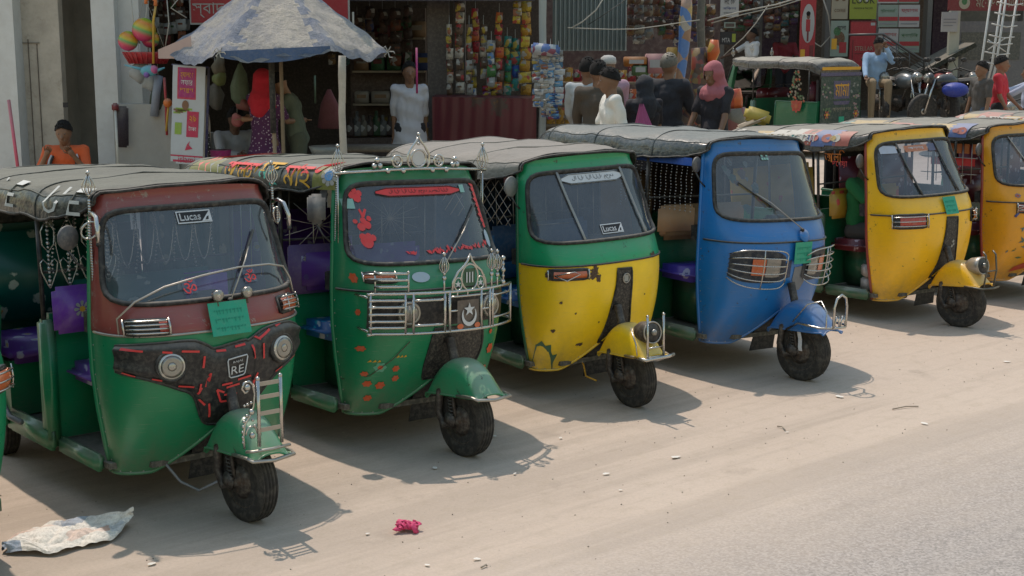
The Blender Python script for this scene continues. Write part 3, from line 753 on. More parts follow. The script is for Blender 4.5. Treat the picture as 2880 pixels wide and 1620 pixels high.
# cowl
zt_ = lambda y: interp([-.49, -.38, -.19, -.12, -.09, 0, .085, .10, .20, .35, .44], [.905, .915, .915, .885, .865, .875, .885, .88, .925, .935, .90], y)
zb_ = lambda y: interp([-.49, -.38, -.25, -.18, -.12, -.05, .05, .13, .2, .30, .40, .44], [.77, .735, .675, .63, .49, .46, .46, .49, .60, .69, .74, .78], y)  # cowl tail dips lower, its black standing for shade in the fender recess
def cow(u, v, off=0):
    y = -.49 + .93 * u; z = zb_(y) + (zt_(y) - zb_(y)) * v
    o = .012 + .030 * max(0, min(1, v * 5)) * max(0, min(1, (1 - v) * 8))
    if abs(y) > .12: o -= .018 * math.exp(-((v - .5) / .35) ** 2)
    return fy(y, z, o + off)
mb = MB().grid(cow, 60, 14, 0, True)
mb.tube([cow(i / 60, 1) for i in range(61)] + [cow(1 - i / 60, 0) for i in range(61)], .008, 6, 0, True)
cwl = mb.build('headlight_cowl', [M_BLK], a1)
mb = MB()
def dash(y0, z0, y1, z1, w=.010, off=.026):
    d = Vector((y1 - y0, z1 - z0)); n_ = Vector((-d.y, d.x)).normalized() * w / 2
    k = 4; vs = []
    for i in range(k + 1):
        t = i / k
        for s in (-1, 1):
            y, z = y0 + d.x * t + n_.x * s, z0 + d.y * t + n_.y * s; v = max(0, min(1, (z - zb_(y)) / (zt_(y) - zb_(y))))
            vs.append(cow((y + .49) / .93, v, .007))
    mb.add(vs, [(2 * i, 2 * i + 1, 2 * i + 3, 2 * i + 2) for i in range(k)], 0)
def Bq(x, y):  # measured on the cowl, then mapped to the surface's own (y, z)
    return x, y
for a in ((-.47, .895, -.40, .885), (-.33, .878, -.29, .872), (-.25, .875, -.17, .865), (-.47, .775, -.43, .755), (-.37, .745, -.33, .735), (-.26, .70, -.19, .69), (-.145, .84, -.148, .78),
          (-.115, .755, -.13, .68), (-.155, .70, -.165, .655), (-.17, .65, -.15, .68), (-.16, .62, -.13, .59), (-.115, .60, -.10, .52), (-.08, .853, -.03, .852), (.02, .862, .075, .868), (.11, .86, .125, .79), (.155, .885, .22, .92), (.13, .90, .16, .88),
          (.17, .86, .18, .78), (-.055, .685, .0, .688), (-.03, .668, .04, .678), (.03, .70, .10, .71), (-.08, .665, -.04, .645), (-.08, .665, -.055, .60), (-.055, .60, .0, .598), (-.04, .632, .03, .63), (.12, .70, .13, .64), (.15, .71, .12, .64), (.26, .93, .31, .945), (.25, .70, .30, .715), (.36, .74, .39, .755)):
    mb = MB(); dash(*a); mb.build('tape_strip', [M_RED], cwl)
for y, z in ((-.293, .805), (.290, .815)):
    c = fy(y, z, .03); h = MB()
    ax = Vector((1, y * .9, .05)).normalized()
    h.lathe([(.078, -.03), (.080, .0), (.074, .010), (.068, .010), (.066, .004)], c, ax, 32, 0)
    h.lathe([(.068, .002), (.062, .012), (.055, .017)], c, ax, 32, 2); h.lathe([(.055, .017), (.040, .019), (.022, .018)], c, ax, 32, 1); h.lathe([(.022, .018), (.014, .021), (0, .022)], c, ax, 20, 3)
    o = h.build('headlight', [M_BLK, M_LENS, mat('lamp_rim', (.62, .60, .55), .2, .5, .1, 0), mat('lamp_bulb_cap', (.42, .40, .36), .2, .6, 0, 0)], a1)
mb = MB(); bf = lambda p, q, o=0: cow((.025 + p + .49) / .93, (.765 + q - zb_(.02)) / (zt_(.02) - zb_(.02)), .004 + o)
mb.tube([bf(p * .052, q * .048 - .006 * 0) for p, q in [(-.95, 1), (0, 1.02), (.95, 1), (1.02, .8), (.92, 0), (.8, -.85), (.65, -1), (0, -1.02), (-.65, -1), (-.8, -.85), (-.92, 0), (-1.02, .8)]], .0035, 6, 0, True)
put_text(mb, 'RE', lambda a, b: bf(a, b, .002), (0, -.012), .066, .040, 0); put_text(mb, 'BAJAJ', lambda a, b: bf(a, b, .002), (0, .027), .05, .012, 0)
mb.build('badge', [M_WHT], cwl)
indicator(a1, -1, -.455, -.29, .955, 1.025, lens=M_REDL, lensspan=(.75, 1)); indicator(a1, 1, .32, .43, .985, 1.06, lens=M_ORG, cage=True)
plate(a1, -.10, .105, .925, 1.065, .045)
lucas(a1, -.105, .08, 1.455, 1.515)
label_sticker(a1, 'ॐ', -.18, -.11, 1.13, 1.20, glass(), M_RED, hexa=False, tw=1, th=1); label_sticker(a1, 'ॐ', .155, .225, 1.15, 1.21, glass(), M_RED, hexa=False, tw=1, th=1)
for y in (-.045, .112):
    h = MB(); c = fy(y, 1.095, .055); h.ball(c, .027, 0, 14, (1.1, 1, 1)); h.lathe([(.027, 0), (.029, .008), (.022, .014), (0, .016)], c + Vector((.012, 0, 0)), (1, y, 0), 18, 1)
    h.tube([c + Vector((-.01, 0, -.02)), fy(y, 1.05, .03)], .012, 8, 2); h.build('spot_lamp', [M_CHR, M_LENS, M_RUST], a1)
MB().tube([fy(-.475, .96, .02), fy(-.47, 1.03, .03), fy(-.40, 1.10, .05), fy(-.28, 1.15, .07), fy(-.1, 1.18, .08), fy(.1, 1.20, .08), fy(.28, 1.205, .06), fy(.38, 1.19, .045), fy(.43, 1.13, .03), fy(.44, 1.06, .02)], .0055, 6).build('chrome_hoop', [M_CHD], a1)
wiper(a1, .037, 1.075, .294, 1.393)
mirror(a1, -1, 1.415, True, -.60, .60)
for s in (-1, 1):
    mb = MB(); x = -.56; y = s * .50
    mb.tube([(x, y, 1.20), (x - .01, y, 1.30), (x, y, 1.60)], .006, 8)
    for k in range(30): mb.ball((x, y, 1.20 + k * .0135), .0085, 0, 6)
    ballspike(mb, (x, y, 1.60), .13, 0, 3, .03)
    mb.tube([(x, y, 1.52), (x + .05, y + s * .005, 1.535), (x + .10, y + s * .01, 1.52), (x + .13, y + s * .02, 1.46), (x + .135, y + s * .02, 1.40)], .011, 8); mb.ball((x + .135, y + s * .02, 1.39), .013, 1, 8)
    mb.ring((x + .02, y + s * .01, 1.45), .045, .006, (.6, s * .5, 0), 18, 6, 0, (.8, 1.1))
    for k in range(7): mb.ball((x + .02, y + s * .015, 1.41 + k * .013), .009, 0, 6)
    mb.build('corner_ornament', [M_CHR, M_RUB], a1)
fo, ff = fender(a1, P_FGR)
mb = MB()
xa = .245
for y in (-.065, .055):
    mb.tube([(xa, y, .44), (xa + .005, y, .60), (xa + .005, y, .765)], .0095, 8); mb.ball((xa + .005, y, .772), .012, 0, 8)
for z in (.52, .60, .68, .745): mb.box((xa + .005, -.005, z), (.006, .115, .020), 1, (0, 0, 0))
mb.tube([(.21, -.115, .415), (xa + .0, -.10, .42), (xa + .012, 0, .42), (xa + .0, .10, .42)], .011, 6, 1, flat=.7)
sc = [(-.14, .44), (-.145, .50), (-.135, .56), (-.105, .60), (-.085, .64), (-.078, .70), (-.085, .745), (-.105, .765), (-.130, .76), (-.143, .735), (-.130, .712), (-.112, .715)]
mb.tube([(.24, y, z) for y, z in sc], .006, 6, 0)
for k, (y, z, r) in enumerate([(-.118, .738, .017), (-.10, .66, .008), (-.12, .655, .008), (-.135, .65, .007), (-.10, .615, .015), (-.125, .60, .009), (-.14, .575, .008), (-.145, .55, .008), (-.15, .525, .007), (-.15, .50, .007), (-.15, .475, .006), (-.10, .50, .016), (-.095, .575, .008), (-.085, .545, .008)]):
    mb.ball((.245, y, z), r, 0, 8)
mb.tube([(.24, -.10 + .03 * math.cos(a), .505 + .04 * math.sin(a)) for a in [PI * i / 8 for i in range(9)]], .005, 6, 0)
mb.build('fender_ornament', [M_CHR, M_CHD], a1)
beads(a1, 9, -.48, .42)
mb = MB(); sp = (-1.02, -.30)
mb.box((-1.03, -.385, .985), (.05, .29, .25), 0, (0, -.05, 0), .03)
ff2 = lambda p, q, o=0: Vector((-1.0 + o, -.385 + p, .985 + q))
flower(mb, ff2, (0, 0), .045, 8, 1, 2); flower(mb, ff2, (.09, -.08), .025, 8, 1, 2); flower(mb, ff2, (.10, .07), .025, 8, 1, 2)
mb.box((-1.04, .33, 1.0), (.05, .28, .22), 0, (0, -.05, 0), .03); mb.build('headrest_cushion', [mat('purple_vinyl', (.20, .05, .48), .4, 0, .2, .1, coat=.4), M_WPT, M_YEL], a1)
MB().tube([(-1.66, -.60, .95), (-1.66, -.615, .55), (-1.62, -.62, .42), (-1.50, -.62, .345), (-1.36, -.61, .34)], .016, 8).build('grab_rail', [mat('grey_tube', (.22, .24, .26), .45, .3, .3, .2)], a1)
MB().grid(lambda u, v: Vector((-1.14 + .0 * u, -.5 + 1.0 * u, .0 + .62 + .33 * v)), 3, 3, 0).build('bulkhead_trim', [M_FLT], a1)
mb = MB()
mb.tube([(-.40, -.28, .30), (-.33, -.20, .16), (-.25, -.14, .12), (-.12, -.10, .19)], .007, 6); mb.build('brake_cable', [M_GREYP], a1)

mb = MB()
for k in range(4):
    y = -.52 + .105 * k; x = -1.07
    for j in range(17): mb.ball((x + .002 * math.sin(j), y, 1.47 - j * .022), .0075 + .003 * (j % 3 == 0), 0, 8)
    for sg in (-1, 1): mb.tube([(x, y, 1.22), (x, y + sg * .030, 1.255), (x, y + sg * .045, 1.235), (x, y + sg * .040, 1.19), (x, y + sg * .015, 1.13), (x, y, 1.10)], .0035, 5); mb.tube([(x, y, 1.47), (x, y + sg * .035, 1.40), (x, y + sg * .03, 1.33), (x, y, 1.29)], .003, 5)
mb.build('side_beads', [M_BEAD], a1)
# ================================================================== AUTO 2: green with chrome bull bar
a2, can2 = make_auto('all-green auto rickshaw with a chrome bull bar and red stickers on its windscreen', (-.268, 7.796), -51.3, 1.016, 1.046, -.036, -.034,
    P_GRN, P_GRN, V_BLK, seat=M_FLB, back=M_FLP, bodylow=P_GRN, added_blind=mat('slate_blind', (.06, .07, .10), .6, 0, .2, 0), steer=R(2))
mbt = MB()
cs_ = lambda a, b: can_y(-a, b)
mbt.grid(lambda u, v: can_y(-.56 - .17 * u, 1.50 + .13 * v, -1, .004), 6, 6, 7); mbt.grid(lambda u, v: can_y(-1.78 - .5 * u, 1.50 + .14 * v, -1, .004), 6, 6, 7); mbt.grid(lambda u, v: can_y(-.73 - 1.05 * u, 1.50 + .14 * v, -1, .003), 20, 6, 0)
def two_tone(s, c, w, h, ct, cb):
    put_text(mbt, s, lambda a, b: can_y(a, b, -1, .009), (-c, 1.565), w, h, cb)
    vs, fs = text_geo(s)
    sel = [f for f in fs if sum(vs[i][1] for i in f) / len(f) > .12]
    mbt.add([can_y(-c + x * w, 1.565 + y * h, -1, .011) for x, y in vs], sel, ct)
two_tone('মাহ', .87, .26, .135, 2, 3); two_tone('মদু', 1.17, .24, .135, 3, 4); two_tone('আলহা', 1.53, .42, .135, 2, 3)
flower(mbt, lambda p, q, o=0: can_y(-p, q, -1, .008 + o), (.60, 1.575), .06, 9, 5, 6, .5, .33)
poly(mbt, [(.705 + .03 * math.cos(a), 1.62 + .03 * math.sin(a)) for a in [2 * PI * i / 12 for i in range(12)]], lambda a, b: can_y(-a, b, -1, .007), 2)
for x in (1.82, 1.92, 2.0, 2.1): poly(mbt, [(x, 1.55), (x + .05, 1.60), (x + .09, 1.66), (x + .02, 1.64)], lambda a, b: can_y(-a, b, -1, .009), 5 if x < 2 else 2)
mbt.build('roof_lettering', [M_BLK, M_RUB, M_RED, M_YEL, M_TEAL, M_WPT, M_BLUEP, M_OLIV], can2)
label_sticker(a2, 'لا اله الا الله محمد رسول الله', -.30, .27, 1.462, 1.512, M_RED, M_INK, tw=.72)
mb = MB(); f0 = lambda a, b, o=0: fy(a, b, .006 + o)
def blob(pts, fn=f0, mi=0): poly(mb, pts, fn, mi)
blob([(-.412 + .028 * math.cos(a), 1.225 - .035 * math.sin(a) * (1.2 if math.sin(a) > 0 else .5)) for a in [2 * PI * i / 14 for i in range(14)]])
for (y, z, r) in ((-.425, 1.245, .016), (-.40, 1.248, .015), (-.38, 1.24, .014), (-.42, 1.30, .018), (-.39, 1.31, .018), (-.405, 1.335, .014), (-.375, 1.345, .012), (-.44, 1.33, .010), (-.405, 1.46, .020), (-.425, 1.475, .016), (-.39, 1.485, .014), (-.41, 1.50, .012)):
    blob([(y + r * math.cos(a), z + r * 1.3 * math.sin(a)) for a in [2 * PI * i / 8 for i in range(8)]])
blob([(-.41, 1.355), (-.385, 1.40), (-.375, 1.395), (-.395, 1.35)]); blob([(-.395, 1.355), (-.405, 1.40), (-.415, 1.395), (-.405, 1.35)])
mb.build('windscreen_sticker', [M_RED], a2); mb = MB()
for k in range(16):
    y = -.20 + .033 * k + random.uniform(-.01, .01) + (.06 if k > 1 else 0); z = 1.135 + .0012 * k + random.uniform(-.008, .012)
    if 1 < k < 2: continue
    for q in range(3):
        an = random.uniform(.2, 2.6) ; l = random.uniform(.022, .042)
        blob([(y, z), (y + l * .5 * math.cos(an - .35), z + l * .6 * math.sin(an - .35)), (y + l * math.cos(an), z + l * math.sin(an)), (y + l * .5 * math.cos(an + .35), z + l * .6 * math.sin(an + .35))])
mb.build('windscreen_sticker', [M_RED], a2); mb = MB()
for k in range(9): 
    z = 1.26 + .03 * k; y = .398 - .0008 * k
    blob([(y - .010, z), (y + .012, z + .003), (y + .010, z + .034), (y - .014 - .006 * (k % 3), z + .022)])
mb.build('windscreen_sticker', [M_RED], a2)
mb = MB(); mb.grid(lambda u, v: fy(-.47 + .045 * u, 1.40 + .055 * v, .006), 2, 2); mb.build('tax_sticker', [M_MINT], a2); mb = MB(); mb.grid(lambda u, v: fy(.275 + .035 * u, 1.47 + .045 * v, .007), 2, 2); mb.build('tax_sticker', [M_MINT], a2)
mb = MB()
for (y, z, rx, rz) in ((.385, 1.20, .02, .05),): mb.add([fy(y + rx * math.cos(a), z + rz * math.sin(a), .007) for a in [2 * PI * i / 16 for i in range(16)]], [tuple(range(16))])
for (y, z, rx, rz) in ((-.185, 1.02, .055, .028),): mb.add([fy(y + rx * math.cos(a), z + rz * math.sin(a), .007) for a in [2 * PI * i / 16 for i in range(16)]], [tuple(range(16))])
mb.build('oval_sticker', [mat('pale_blue_sticker', (.42, .52, .60), .4, 0, .15, 0)], a2)
wiper(a2, -.04, 1.055, .36, 1.40)
mirror(a2, -1, 1.40, False, -.60, .60, .09, mat('grey_mirror_housing', (.16, .16, .16), .5, 0, .3, .6))
# roof rail
mb = MB(); zr = 1.665
fr_ = lambda y, z=zr: Vector((fy(max(-.44, min(.44, y)), 1.58).x + .045, y, z - .035))
mb.tube([fr_(-.52 + 1.04 * i / 12, 1.635 + .02 * math.cos((i - 6) / 6 * PI / 2)) for i in range(13)], .009, 8)
for s in (-1, 1):
    ballspike(mb, fr_(s * .50, 1.62), .17, 0, 3, .032)
    for k in range(30): mb.ball(fr_(s * .50, 1.615 - k * .0125) + Vector((-.01 - .0009 * k, 0, 0)), .0075, 0, 6)
    mb.tube([fr_(s * .50, 1.62), fr_(s * .50, 1.24)], .005, 6)
for y in (-.22, -.12, .08, .18): mb.ball(fr_(y, 1.645), .017, 0, 10)
for y, t in ((-.16, 1), (.125, 1)): mb.ring(fr_(y, 1.70), .032, .007, (1, 0, 0), 20, 6); mb.ring(fr_(y, 1.70), .012, .004, (1, 0, 0), 12, 6); [mb.tube([fr_(y, 1.70), fr_(y + .03 * math.cos(a), 1.70 + .03 * math.sin(a))], .003, 5) for a in (.5, 2.6, 4.7)]
for y in (-.285, .245):
    for dy, dz in ((-.017, 0), (.017, 0), (0, .032)): mb.ball(fr_(y + dy, 1.675 + dz), .0165, 0, 10)
mb.ring(fr_(-.015, 1.715), .050, .006, (1, 0, 0), 24, 6); mb.add([fr_(-.015 + .042 * math.cos(a), 1.715 + .042 * math.sin(a)) for a in [2 * PI * i / 20 for i in range(20)]], [tuple(range(20))], 1)
tear = lambda w_, h_, yc, zb0, t: (yc + w_ * math.sin(PI * t * 2) * (math.sin(PI * t) ** .9), zb0 + h_ * (1 - abs(2 * t - 1)) ** 1.15)
mb.tube([fr_(*((-.015 + w_ * s_), 1.66 + z_)) for s_, w_, z_ in [(-1, .055, 0), (-1, .075, .03), (-1, .07, .08), (-1, .045, .12), (-1, .015, .155), (0, 0, .185), (1, .015, .155), (1, .045, .12), (1, .07, .08), (1, .075, .03), (1, .055, 0)]], .007, 8)
mb.ball(fr_(-.015, 1.855), .011, 0, 8); mb.ball(fr_(-.015, 1.80), .010, 0, 8)
mb.build('roof_rail', [M_CHR, mat('white_disc', (.55, .58, .62), .3, .3, .1, 0)], a2)
# bull bar
mb = MB(); BO = .12
def bb(y, z):
    k = min(1, abs(y - .0) / .47)
    return Vector((.0 + -.17 * k ** 2.4 - .03, y, z))
ys = [-.52 + .055 * i for i in range(20)]
def rail(z, y0=-.52, y1=.44, r=.0085, mi=0):
    n = max(4, int(abs(y1 - y0) / .05)); mb.tube([bb(y0 + (y1 - y0) * i / n, z) for i in range(n + 1)], r, 8, mi)
def post(y, z0, z1, r=.0085, mi=0): mb.tube([bb(y, z0), bb(y, z1)], r, 8, mi)
rail(.945); rail(.72); 
for z in (.908, .87, .83, .79, .755): rail(z, -.51, -.335, .009)
for y in (-.50, -.335, -.295, -.12, -.09, .13, .20, .225, .44): post(y, .72, .945)
rail(.905, -.295, -.12); rail(.765, -.295, -.12); rail(.835, -.09, -.04, .006); rail(.915, -.09, .20, .006); rail(.83, .13, .20, .006)
rail(.90, .225, .44, .006); rail(.77, .225, .44, .006)
for y in (-.04, .03, .13): post(y, .915, .945, .005)
for z in (1.058, 1.022, .985): rail(z, -.475, -.32, .0085)
post(-.47, .945, 1.06, .006); post(-.32, .945, 1.06, .006); mb.ball(bb(-.47, 1.065), .010, 0, 8); mb.ball(bb(-.32, 1.065), .009, 0, 8)
for y in (-.52, .44): mb.tube([bb(y, .93), fy(max(-.5, min(.5, y)), .93, -.005)], .007, 6); mb.tube([bb(y, .74), fy(max(-.49, min(.49, y)), .74, -.005)], .007, 6)
arch = [(-.075, .945), (-.07, 1.0), (-.035, 1.055), (.005, 1.085), (.03, 1.115), (.045, 1.15), (.06, 1.115), (.085, 1.085), (.125, 1.055), (.16, 1.0), (.165, .945)]
mb.tube([bb(y, z) for y, z in arch], .0075, 8)
mb.tube([bb(.045 + .058 * math.cos(a), 1.02 + .075 * math.sin(a)) for a in [2 * PI * i / 24 for i in range(24)]], .006, 6, 0, True)
for y in (-.035, .125): mb.tube([bb(y + .026 * math.cos(a), .985 + .036 * math.sin(a)) for a in [2 * PI * i / 18 for i in range(18)]], .005, 6, 0, True)
def star(c, r, fn, mi, r2=.4):
    poly(mb, [(c[0] + (r if k % 2 == 0 else r * r2) * math.sin(PI * k / 5), c[1] + (r if k % 2 == 0 else r * r2) * math.cos(PI * k / 5)) for k in range(10)], fn, mi)
bf_ = lambda o: (lambda a, b: bb(a, b) + Vector((o, 0, 0)))
star((-.035, .985), .022, bf_(0), 1); star((.125, .985), .022, bf_(0), 1)
mb.grid(lambda u, v: bb(.045 + (u - .5) * .085, 1.02 + (v - .5) * .10) + Vector((-.004, 0, 0)), 2, 2, 2)
for k in range(3): poly(mb, [(.02 + .02 * k, .99), (.028 + .02 * k, .99), (.028 + .02 * k, 1.05), (.02 + .02 * k, 1.05)], bf_(.001), 1)
# crescent and star panel
mb.grid(lambda u, v: bb(-.035 + .155 * u, .725 + .165 * v) + Vector((-.006, 0, 0)), 2, 2, 3)
cr = [(.042 + .052 * math.cos(a), .80 + .060 * math.sin(a)) for a in [PI * (.85 + 1.3 * i / 16) for i in range(17)]]
ci = [(.042 + .042 * math.cos(a), .815 + .052 * math.sin(a)) for a in [PI * (2.15 - 1.3 * i / 16) for i in range(17)]]
n_ = 17; P1 = [bf_(.002)(*p) for p in cr]; P2 = [bf_(.002)(*p) for p in ci[::-1]]
mb.add(P1 + P2, [(i, i + 1, n_ + i + 1, n_ + i) for i in range(n_ - 1)], 1)
star((.042, .835), .040, bf_(.003), 1)
for y in (-.02, .10): mb.add([bf_(.002)(y + .022 * math.cos(a), .742 + .016 * math.sin(a)) for a in [2 * PI * i / 10 for i in range(10)]], [tuple(range(10))], 4)
for y, z in ((-.125, 1.0), (.215, 1.0), (.27, .99)):
    p = bb(y, z); ballspike(mb, bb(y, z + .03), .13, 0, 3, .026); mb.tube([bb(y, .945), bb(y, z + .03)], .006, 6); mb.ball(bb(y, z + .025), .014, 0, 8)
for k in range(5): mb.ball(bb(.335, .965 + .035 * k) + Vector((0, 0, 0)), .015 if k % 2 == 0 else .010, 0, 8)
mb.tube([bb(.335, .945), bb(.335, 1.10)], .006, 6)
mb.build('bull_bar', [M_CHR, M_WHT, mat('emblem_green', (.05, .12, .07), .4, .4, .2, 0), mat('emblem_backing', (.14, .12, .11), .4, .5, .3, 0), M_ORG], a2)
mb = MB(); mb.grid(lambda u, v: fy(-.46 + .88 * u, .74 + .17 * v, .010), 24, 4, 0); mb.build('headlight_panel', [M_BLK], a2)
for y in (-.275, .265):
    c = fy(y, .83, .035); h = MB(); ax = Vector((1, y * .8, 0)).normalized(); h.lathe([(.066, -.03), (.068, .0), (.060, .010), (.056, .006)], c, ax, 28, 0); h.lathe([(.057, .004), (.04, .018), (0, .025)], c, ax, 28, 1); h.build('headlight', [M_CHD, M_LENS], a2)
indicator(a2, -1, -.46, -.33, 1.0, 1.05, lens=M_ORG, bars=2)
mb = MB()
for (y, z, r, m_) in ((-.495, 1.02, .026, 0), (-.49, .83, .018, 0), (-.36, .40, .022, 0), (-.29, .44, .018, 0), (-.42, .41, .018, 0), (-.27, .335, .0, 0), (-.38, .51, .028, 1), (-.38, .51, .012, 0), (.355, .55, .03, 0), (.355, .55, .014, 1), (.345, .43, .016, 0), (-.47, .62, .016, 0), (-.30, .50, .018, 0), (-.40, .32, .018, 0), (-.44, .47, .014, 0), (.33, .66, .014, 0)):
    if not r: continue
    mb = MB(); poly(mb, [(y + (.4 if abs(y) > .47 else 1) * r * (1 + .15 * math.cos(6 * a)) * math.cos(a), z + r * (1 + .15 * math.cos(6 * a)) * math.sin(a)) for a in [2 * PI * i / 24 for i in range(24)]], lambda a, b, m_=m_: fy(a, b, .004 + (.001 if m_ == 0 else 0)), m_)
    mb.build('flower_decal', [mat('orange_flower', (.60, .09, .02), .5), mat('pale_green_flower', (.10, .40, .25), .5), M_YEL], a2)
mb = MB()
for (y, z) in ((-.44, .54), (-.31, .565)):
    mb = MB()
    for k in range(3): poly(mb, [(y + .02 * k, z), (y + .02 * k + .012, z + .016), (y + .02 * k + .018, z + .004)], lambda a, b: fy(a, b, .004), 2)
    mb.build('yellow_decal', [mat('orange_flower', (.60, .09, .02), .5), mat('pale_green_flower', (.10, .40, .25), .5), M_YEL], a2)
fo2, _ = fender(a2, P_FGR)
# dark recess behind the wheel, its shade drawn as a coloured panel
slot(a2, [(-.10, .72), (-.12, .60), (-.13, .50), (-.12, .42)], [(.24, .72), (.26, .60), (.24, .50), (.18, .42)])
mb = MB()
for k in range(7):
    y = -.50 + .16 * k; mb.tube([(-1.10, y, 1.48), (-1.10, y, .95)], .004, 5)
for k in range(8):
    a = PI * k / 8; mb.tube([(-1.10, -.0 - .0 + .22 * math.cos(a) + .2, 1.28 + .17 * math.sin(a)), (-1.10, .2 - .22 * math.cos(a), 1.28 - .17 * math.sin(a))], .0025, 5)
for k in range(12):
    a = PI * k / 12; 
    if k % 2: mb.tube([(-1.10, -.30 + .24 * math.cos(a), 1.26 + .2 * math.sin(a)), (-1.10, -.30 - .24 * math.cos(a), 1.26 - .2 * math.sin(a))], .0025, 5)
mb.build('partition_grille', [M_CHD], a2)
mb = MB()
for k in range(9): x = -1.20 - .13 * k; mb.tube([(x, -.50, 1.48), (x, -.50, .93)], .004, 5)
mb.build('side_bars', [M_CHD], a2)
mb = MB(); mb.box((-1.085, -.37, 1.0), (.03, .30, .30), 0, None, .01); mb.box((-1.06, -.165, 1.0), (.05, .13, .42), 1, None, .02); ff3 = lambda p, q, o=0: Vector((-1.033 + o, -.165 + p, 1.0 + q)); ff4 = lambda p, q, o=0: Vector((-1.068 + o, -.37 + p, 1.0 + q))
flower(mb, ff3, (.0, .14), .045, 10, 2, 3); flower(mb, ff3, (-.01, -.02), .03, 10, 2, 3); flower(mb, ff3, (.02, -.15), .035, 10, 2, 3); flower(mb, ff4, (-.03, .06), .03, 10, 2, 3); flower(mb, ff4, (.06, -.07), .03, 10, 2, 3)
mb.build('bulkhead_cover', [mat('dusty_purple_vinyl', (.16, .10, .27), .5, 0, .25, 0, scale=9), mat('violet_vinyl', (.15, .03, .40), .45, 0, .1, 0, scale=9), M_WPT, M_YEL], a2)
MB().tube([fy(-.50, .42, .005), fy(-.42, .46, .01), fy(-.33, .56, .012), fy(-.25, .66, .01)], .0022, 6).build('wire', [M_RUST], a2)

# ================================================================== AUTO 3: green over worn yellow
a3, can3 = make_auto('worn yellow auto rickshaw with a green upper half and white labels on the windscreen', (.8, 8.907), -58.6, .994, .977, .028, -.009,
    P_GR2, P_YEL, V_GRY, seat=M_FLB, back=mat('dark_blue_vinyl', (.01, .07, .17), .5, 0, .2, .2), bodylow=P_DGR, door_trim=P_DGR, added_blind=mat('navy_blind', (.02, .03, .06), .6, 0, .2, 0), steer=R(2))
label_sticker(a3, 'لا اله الا الله محمد', -.235, .27, 1.455, 1.520, M_WHT, M_INK, tw=.68); lucas(a3, -.06, .115, 1.13, 1.19)
for (y0, z0, y1, z1) in ((-.255, 1.545, -.205, 1.09), (.262, 1.555, .312, 1.10)):
    MB().tube([fy(y0 + (y1 - y0) * t, z0 + (z1 - z0) * t, .010) for t in [i / 8 for i in range(9)]], .012, 6, 0, False, .5).build('windscreen_bar', [mat('grey_rubber_bar', (.30, .31, .30), .5, .3, .3, .1)], a3)
MB().tube([fy(-.47, 1.215, -.02), fy(-.26, 1.23, -.02)], .005, 6).build('inner_rail', [M_CHD], a3)
slot(a3, [(-.005, .905), (-.01, .80), (-.035, .65), (-.06, .50), (-.09, .40)], [(.112, .90), (.115, .80), (.12, .65), (.14, .50), (.12, .40)], (.062, .838, .032))
o_ = indicator(a3, -1, -.455, -.24, .865, .93, lens=M_ORG, bars=0, lensspan=(.1, .95))
MB().tube([fy(-.43, .895, .04), fy(-.33, .92, .05), (fy(-.30, .905, .055)), fy(-.37, .865, .05), fy(-.43, .895, .04)], .004, 6).build('wire_guard', [M_CHR], a3)
def rp_(cy, cz, r, k, sd):
    q_ = random.Random(int(sd * 1000) + int(cz * 1000)); w_ = [q_.uniform(.55, 1.35) for _ in range(26)]
    return [(cy + r * w_[i] * math.cos(2 * PI * i / 26) * k, cz + r * w_[i] * math.sin(2 * PI * i / 26)) for i in range(26)]
for (y, z, r, k, sd) in ((-.185, .90, .040, .9, 1), (-.155, .86, .022, .8, 2), (-.465, .90, .02, .5, 1), (-.395, .71, .010, 1, 3), (-.415, .51, .012, 1, 2), (-.23, .40, .012, 2, 5), (.33, .96, .02, 1.5, 2), (-.30, .63, .007, 1, 1), (-.12, .55, .006, 1, 4), (.25, .70, .006, 1, 2)):
    mb = MB(); poly(mb, rp_(y, z, r, k, sd), lambda a, b: fy(a, b, .003), 0); mb.build('rust_patch', [M_RUST], a3)
mb = MB()
poly(mb, [(-.46, .225), (-.47, .40), (-.455, .435), (-.435, .40), (-.41, .41), (-.40, .36), (-.385, .33), (-.36, .34), (-.37, .27), (-.36, .225)], lambda a, b: fy(a, b, .004), 0)
mb.build('bare_paint_patch', [P_DGR], a3)
mb = MB()
for k in range(11): mb.tube([(-1.18 + .0, -.52, 0), (-1.18, -.52, 0)], .001, 4)
mb = MB()
for k in range(-5, 9):
    for sg in (-1, 1):
        p0 = (-.72 - .0 - .11 * k, 1.48); q = []
        for i in range(13):
            t = i / 12; x = p0[0] - sg * .36 * t; z = 1.48 - .30 * t
            if -1.62 < x < -.66: q.append((x, -.50, z + .0))
        if len(q) > 1: mb.tube(q, .0028, 5)
mb.build('side_net', [M_CHD], a3)
mb = MB()
for k in range(8): mb.tube([(-1.10, -.5 + .14 * k, 1.48), (-1.10, -.5 + .14 * k, .97)], .003, 5)
mb.build('partition_grille', [M_CHD], a3)
MB().box((-1.085, -.30, .92), (.05, .42, .34), 0, None, .03).build('seat_cover', [mat('blue_cloth', (.015, .17, .38), .7, 0, .3, .1, scale=10)], a3)
fo3, f3 = fender(a3, P_YEL, True)
def fender_lamp(root, dark=False):
    h = MB(); h.lathe([(.0, -.17), (.045, -.15), (.068, -.10), (.074, -.02), (.072, .0), (.066, .006)], (.215, 0, .535), (1, 0, .12), 24, 0, True, (1, 1)); h.lathe([(.066, .004), (.055, .010), (0, .016)], (.215, 0, .535), (1, 0, .12), 24, 1)
    h.ring((.222, 0, .536), .069, .006, (1, 0, .12), 24, 6, 2); h.ball((.238, .0, .54), .022, 3, 10)
    return h.build('headlight', [M_STEEL if not dark else M_CHD, M_BLK, M_CHD, M_LENS], root)
fender_lamp(a3)
mb = MB()
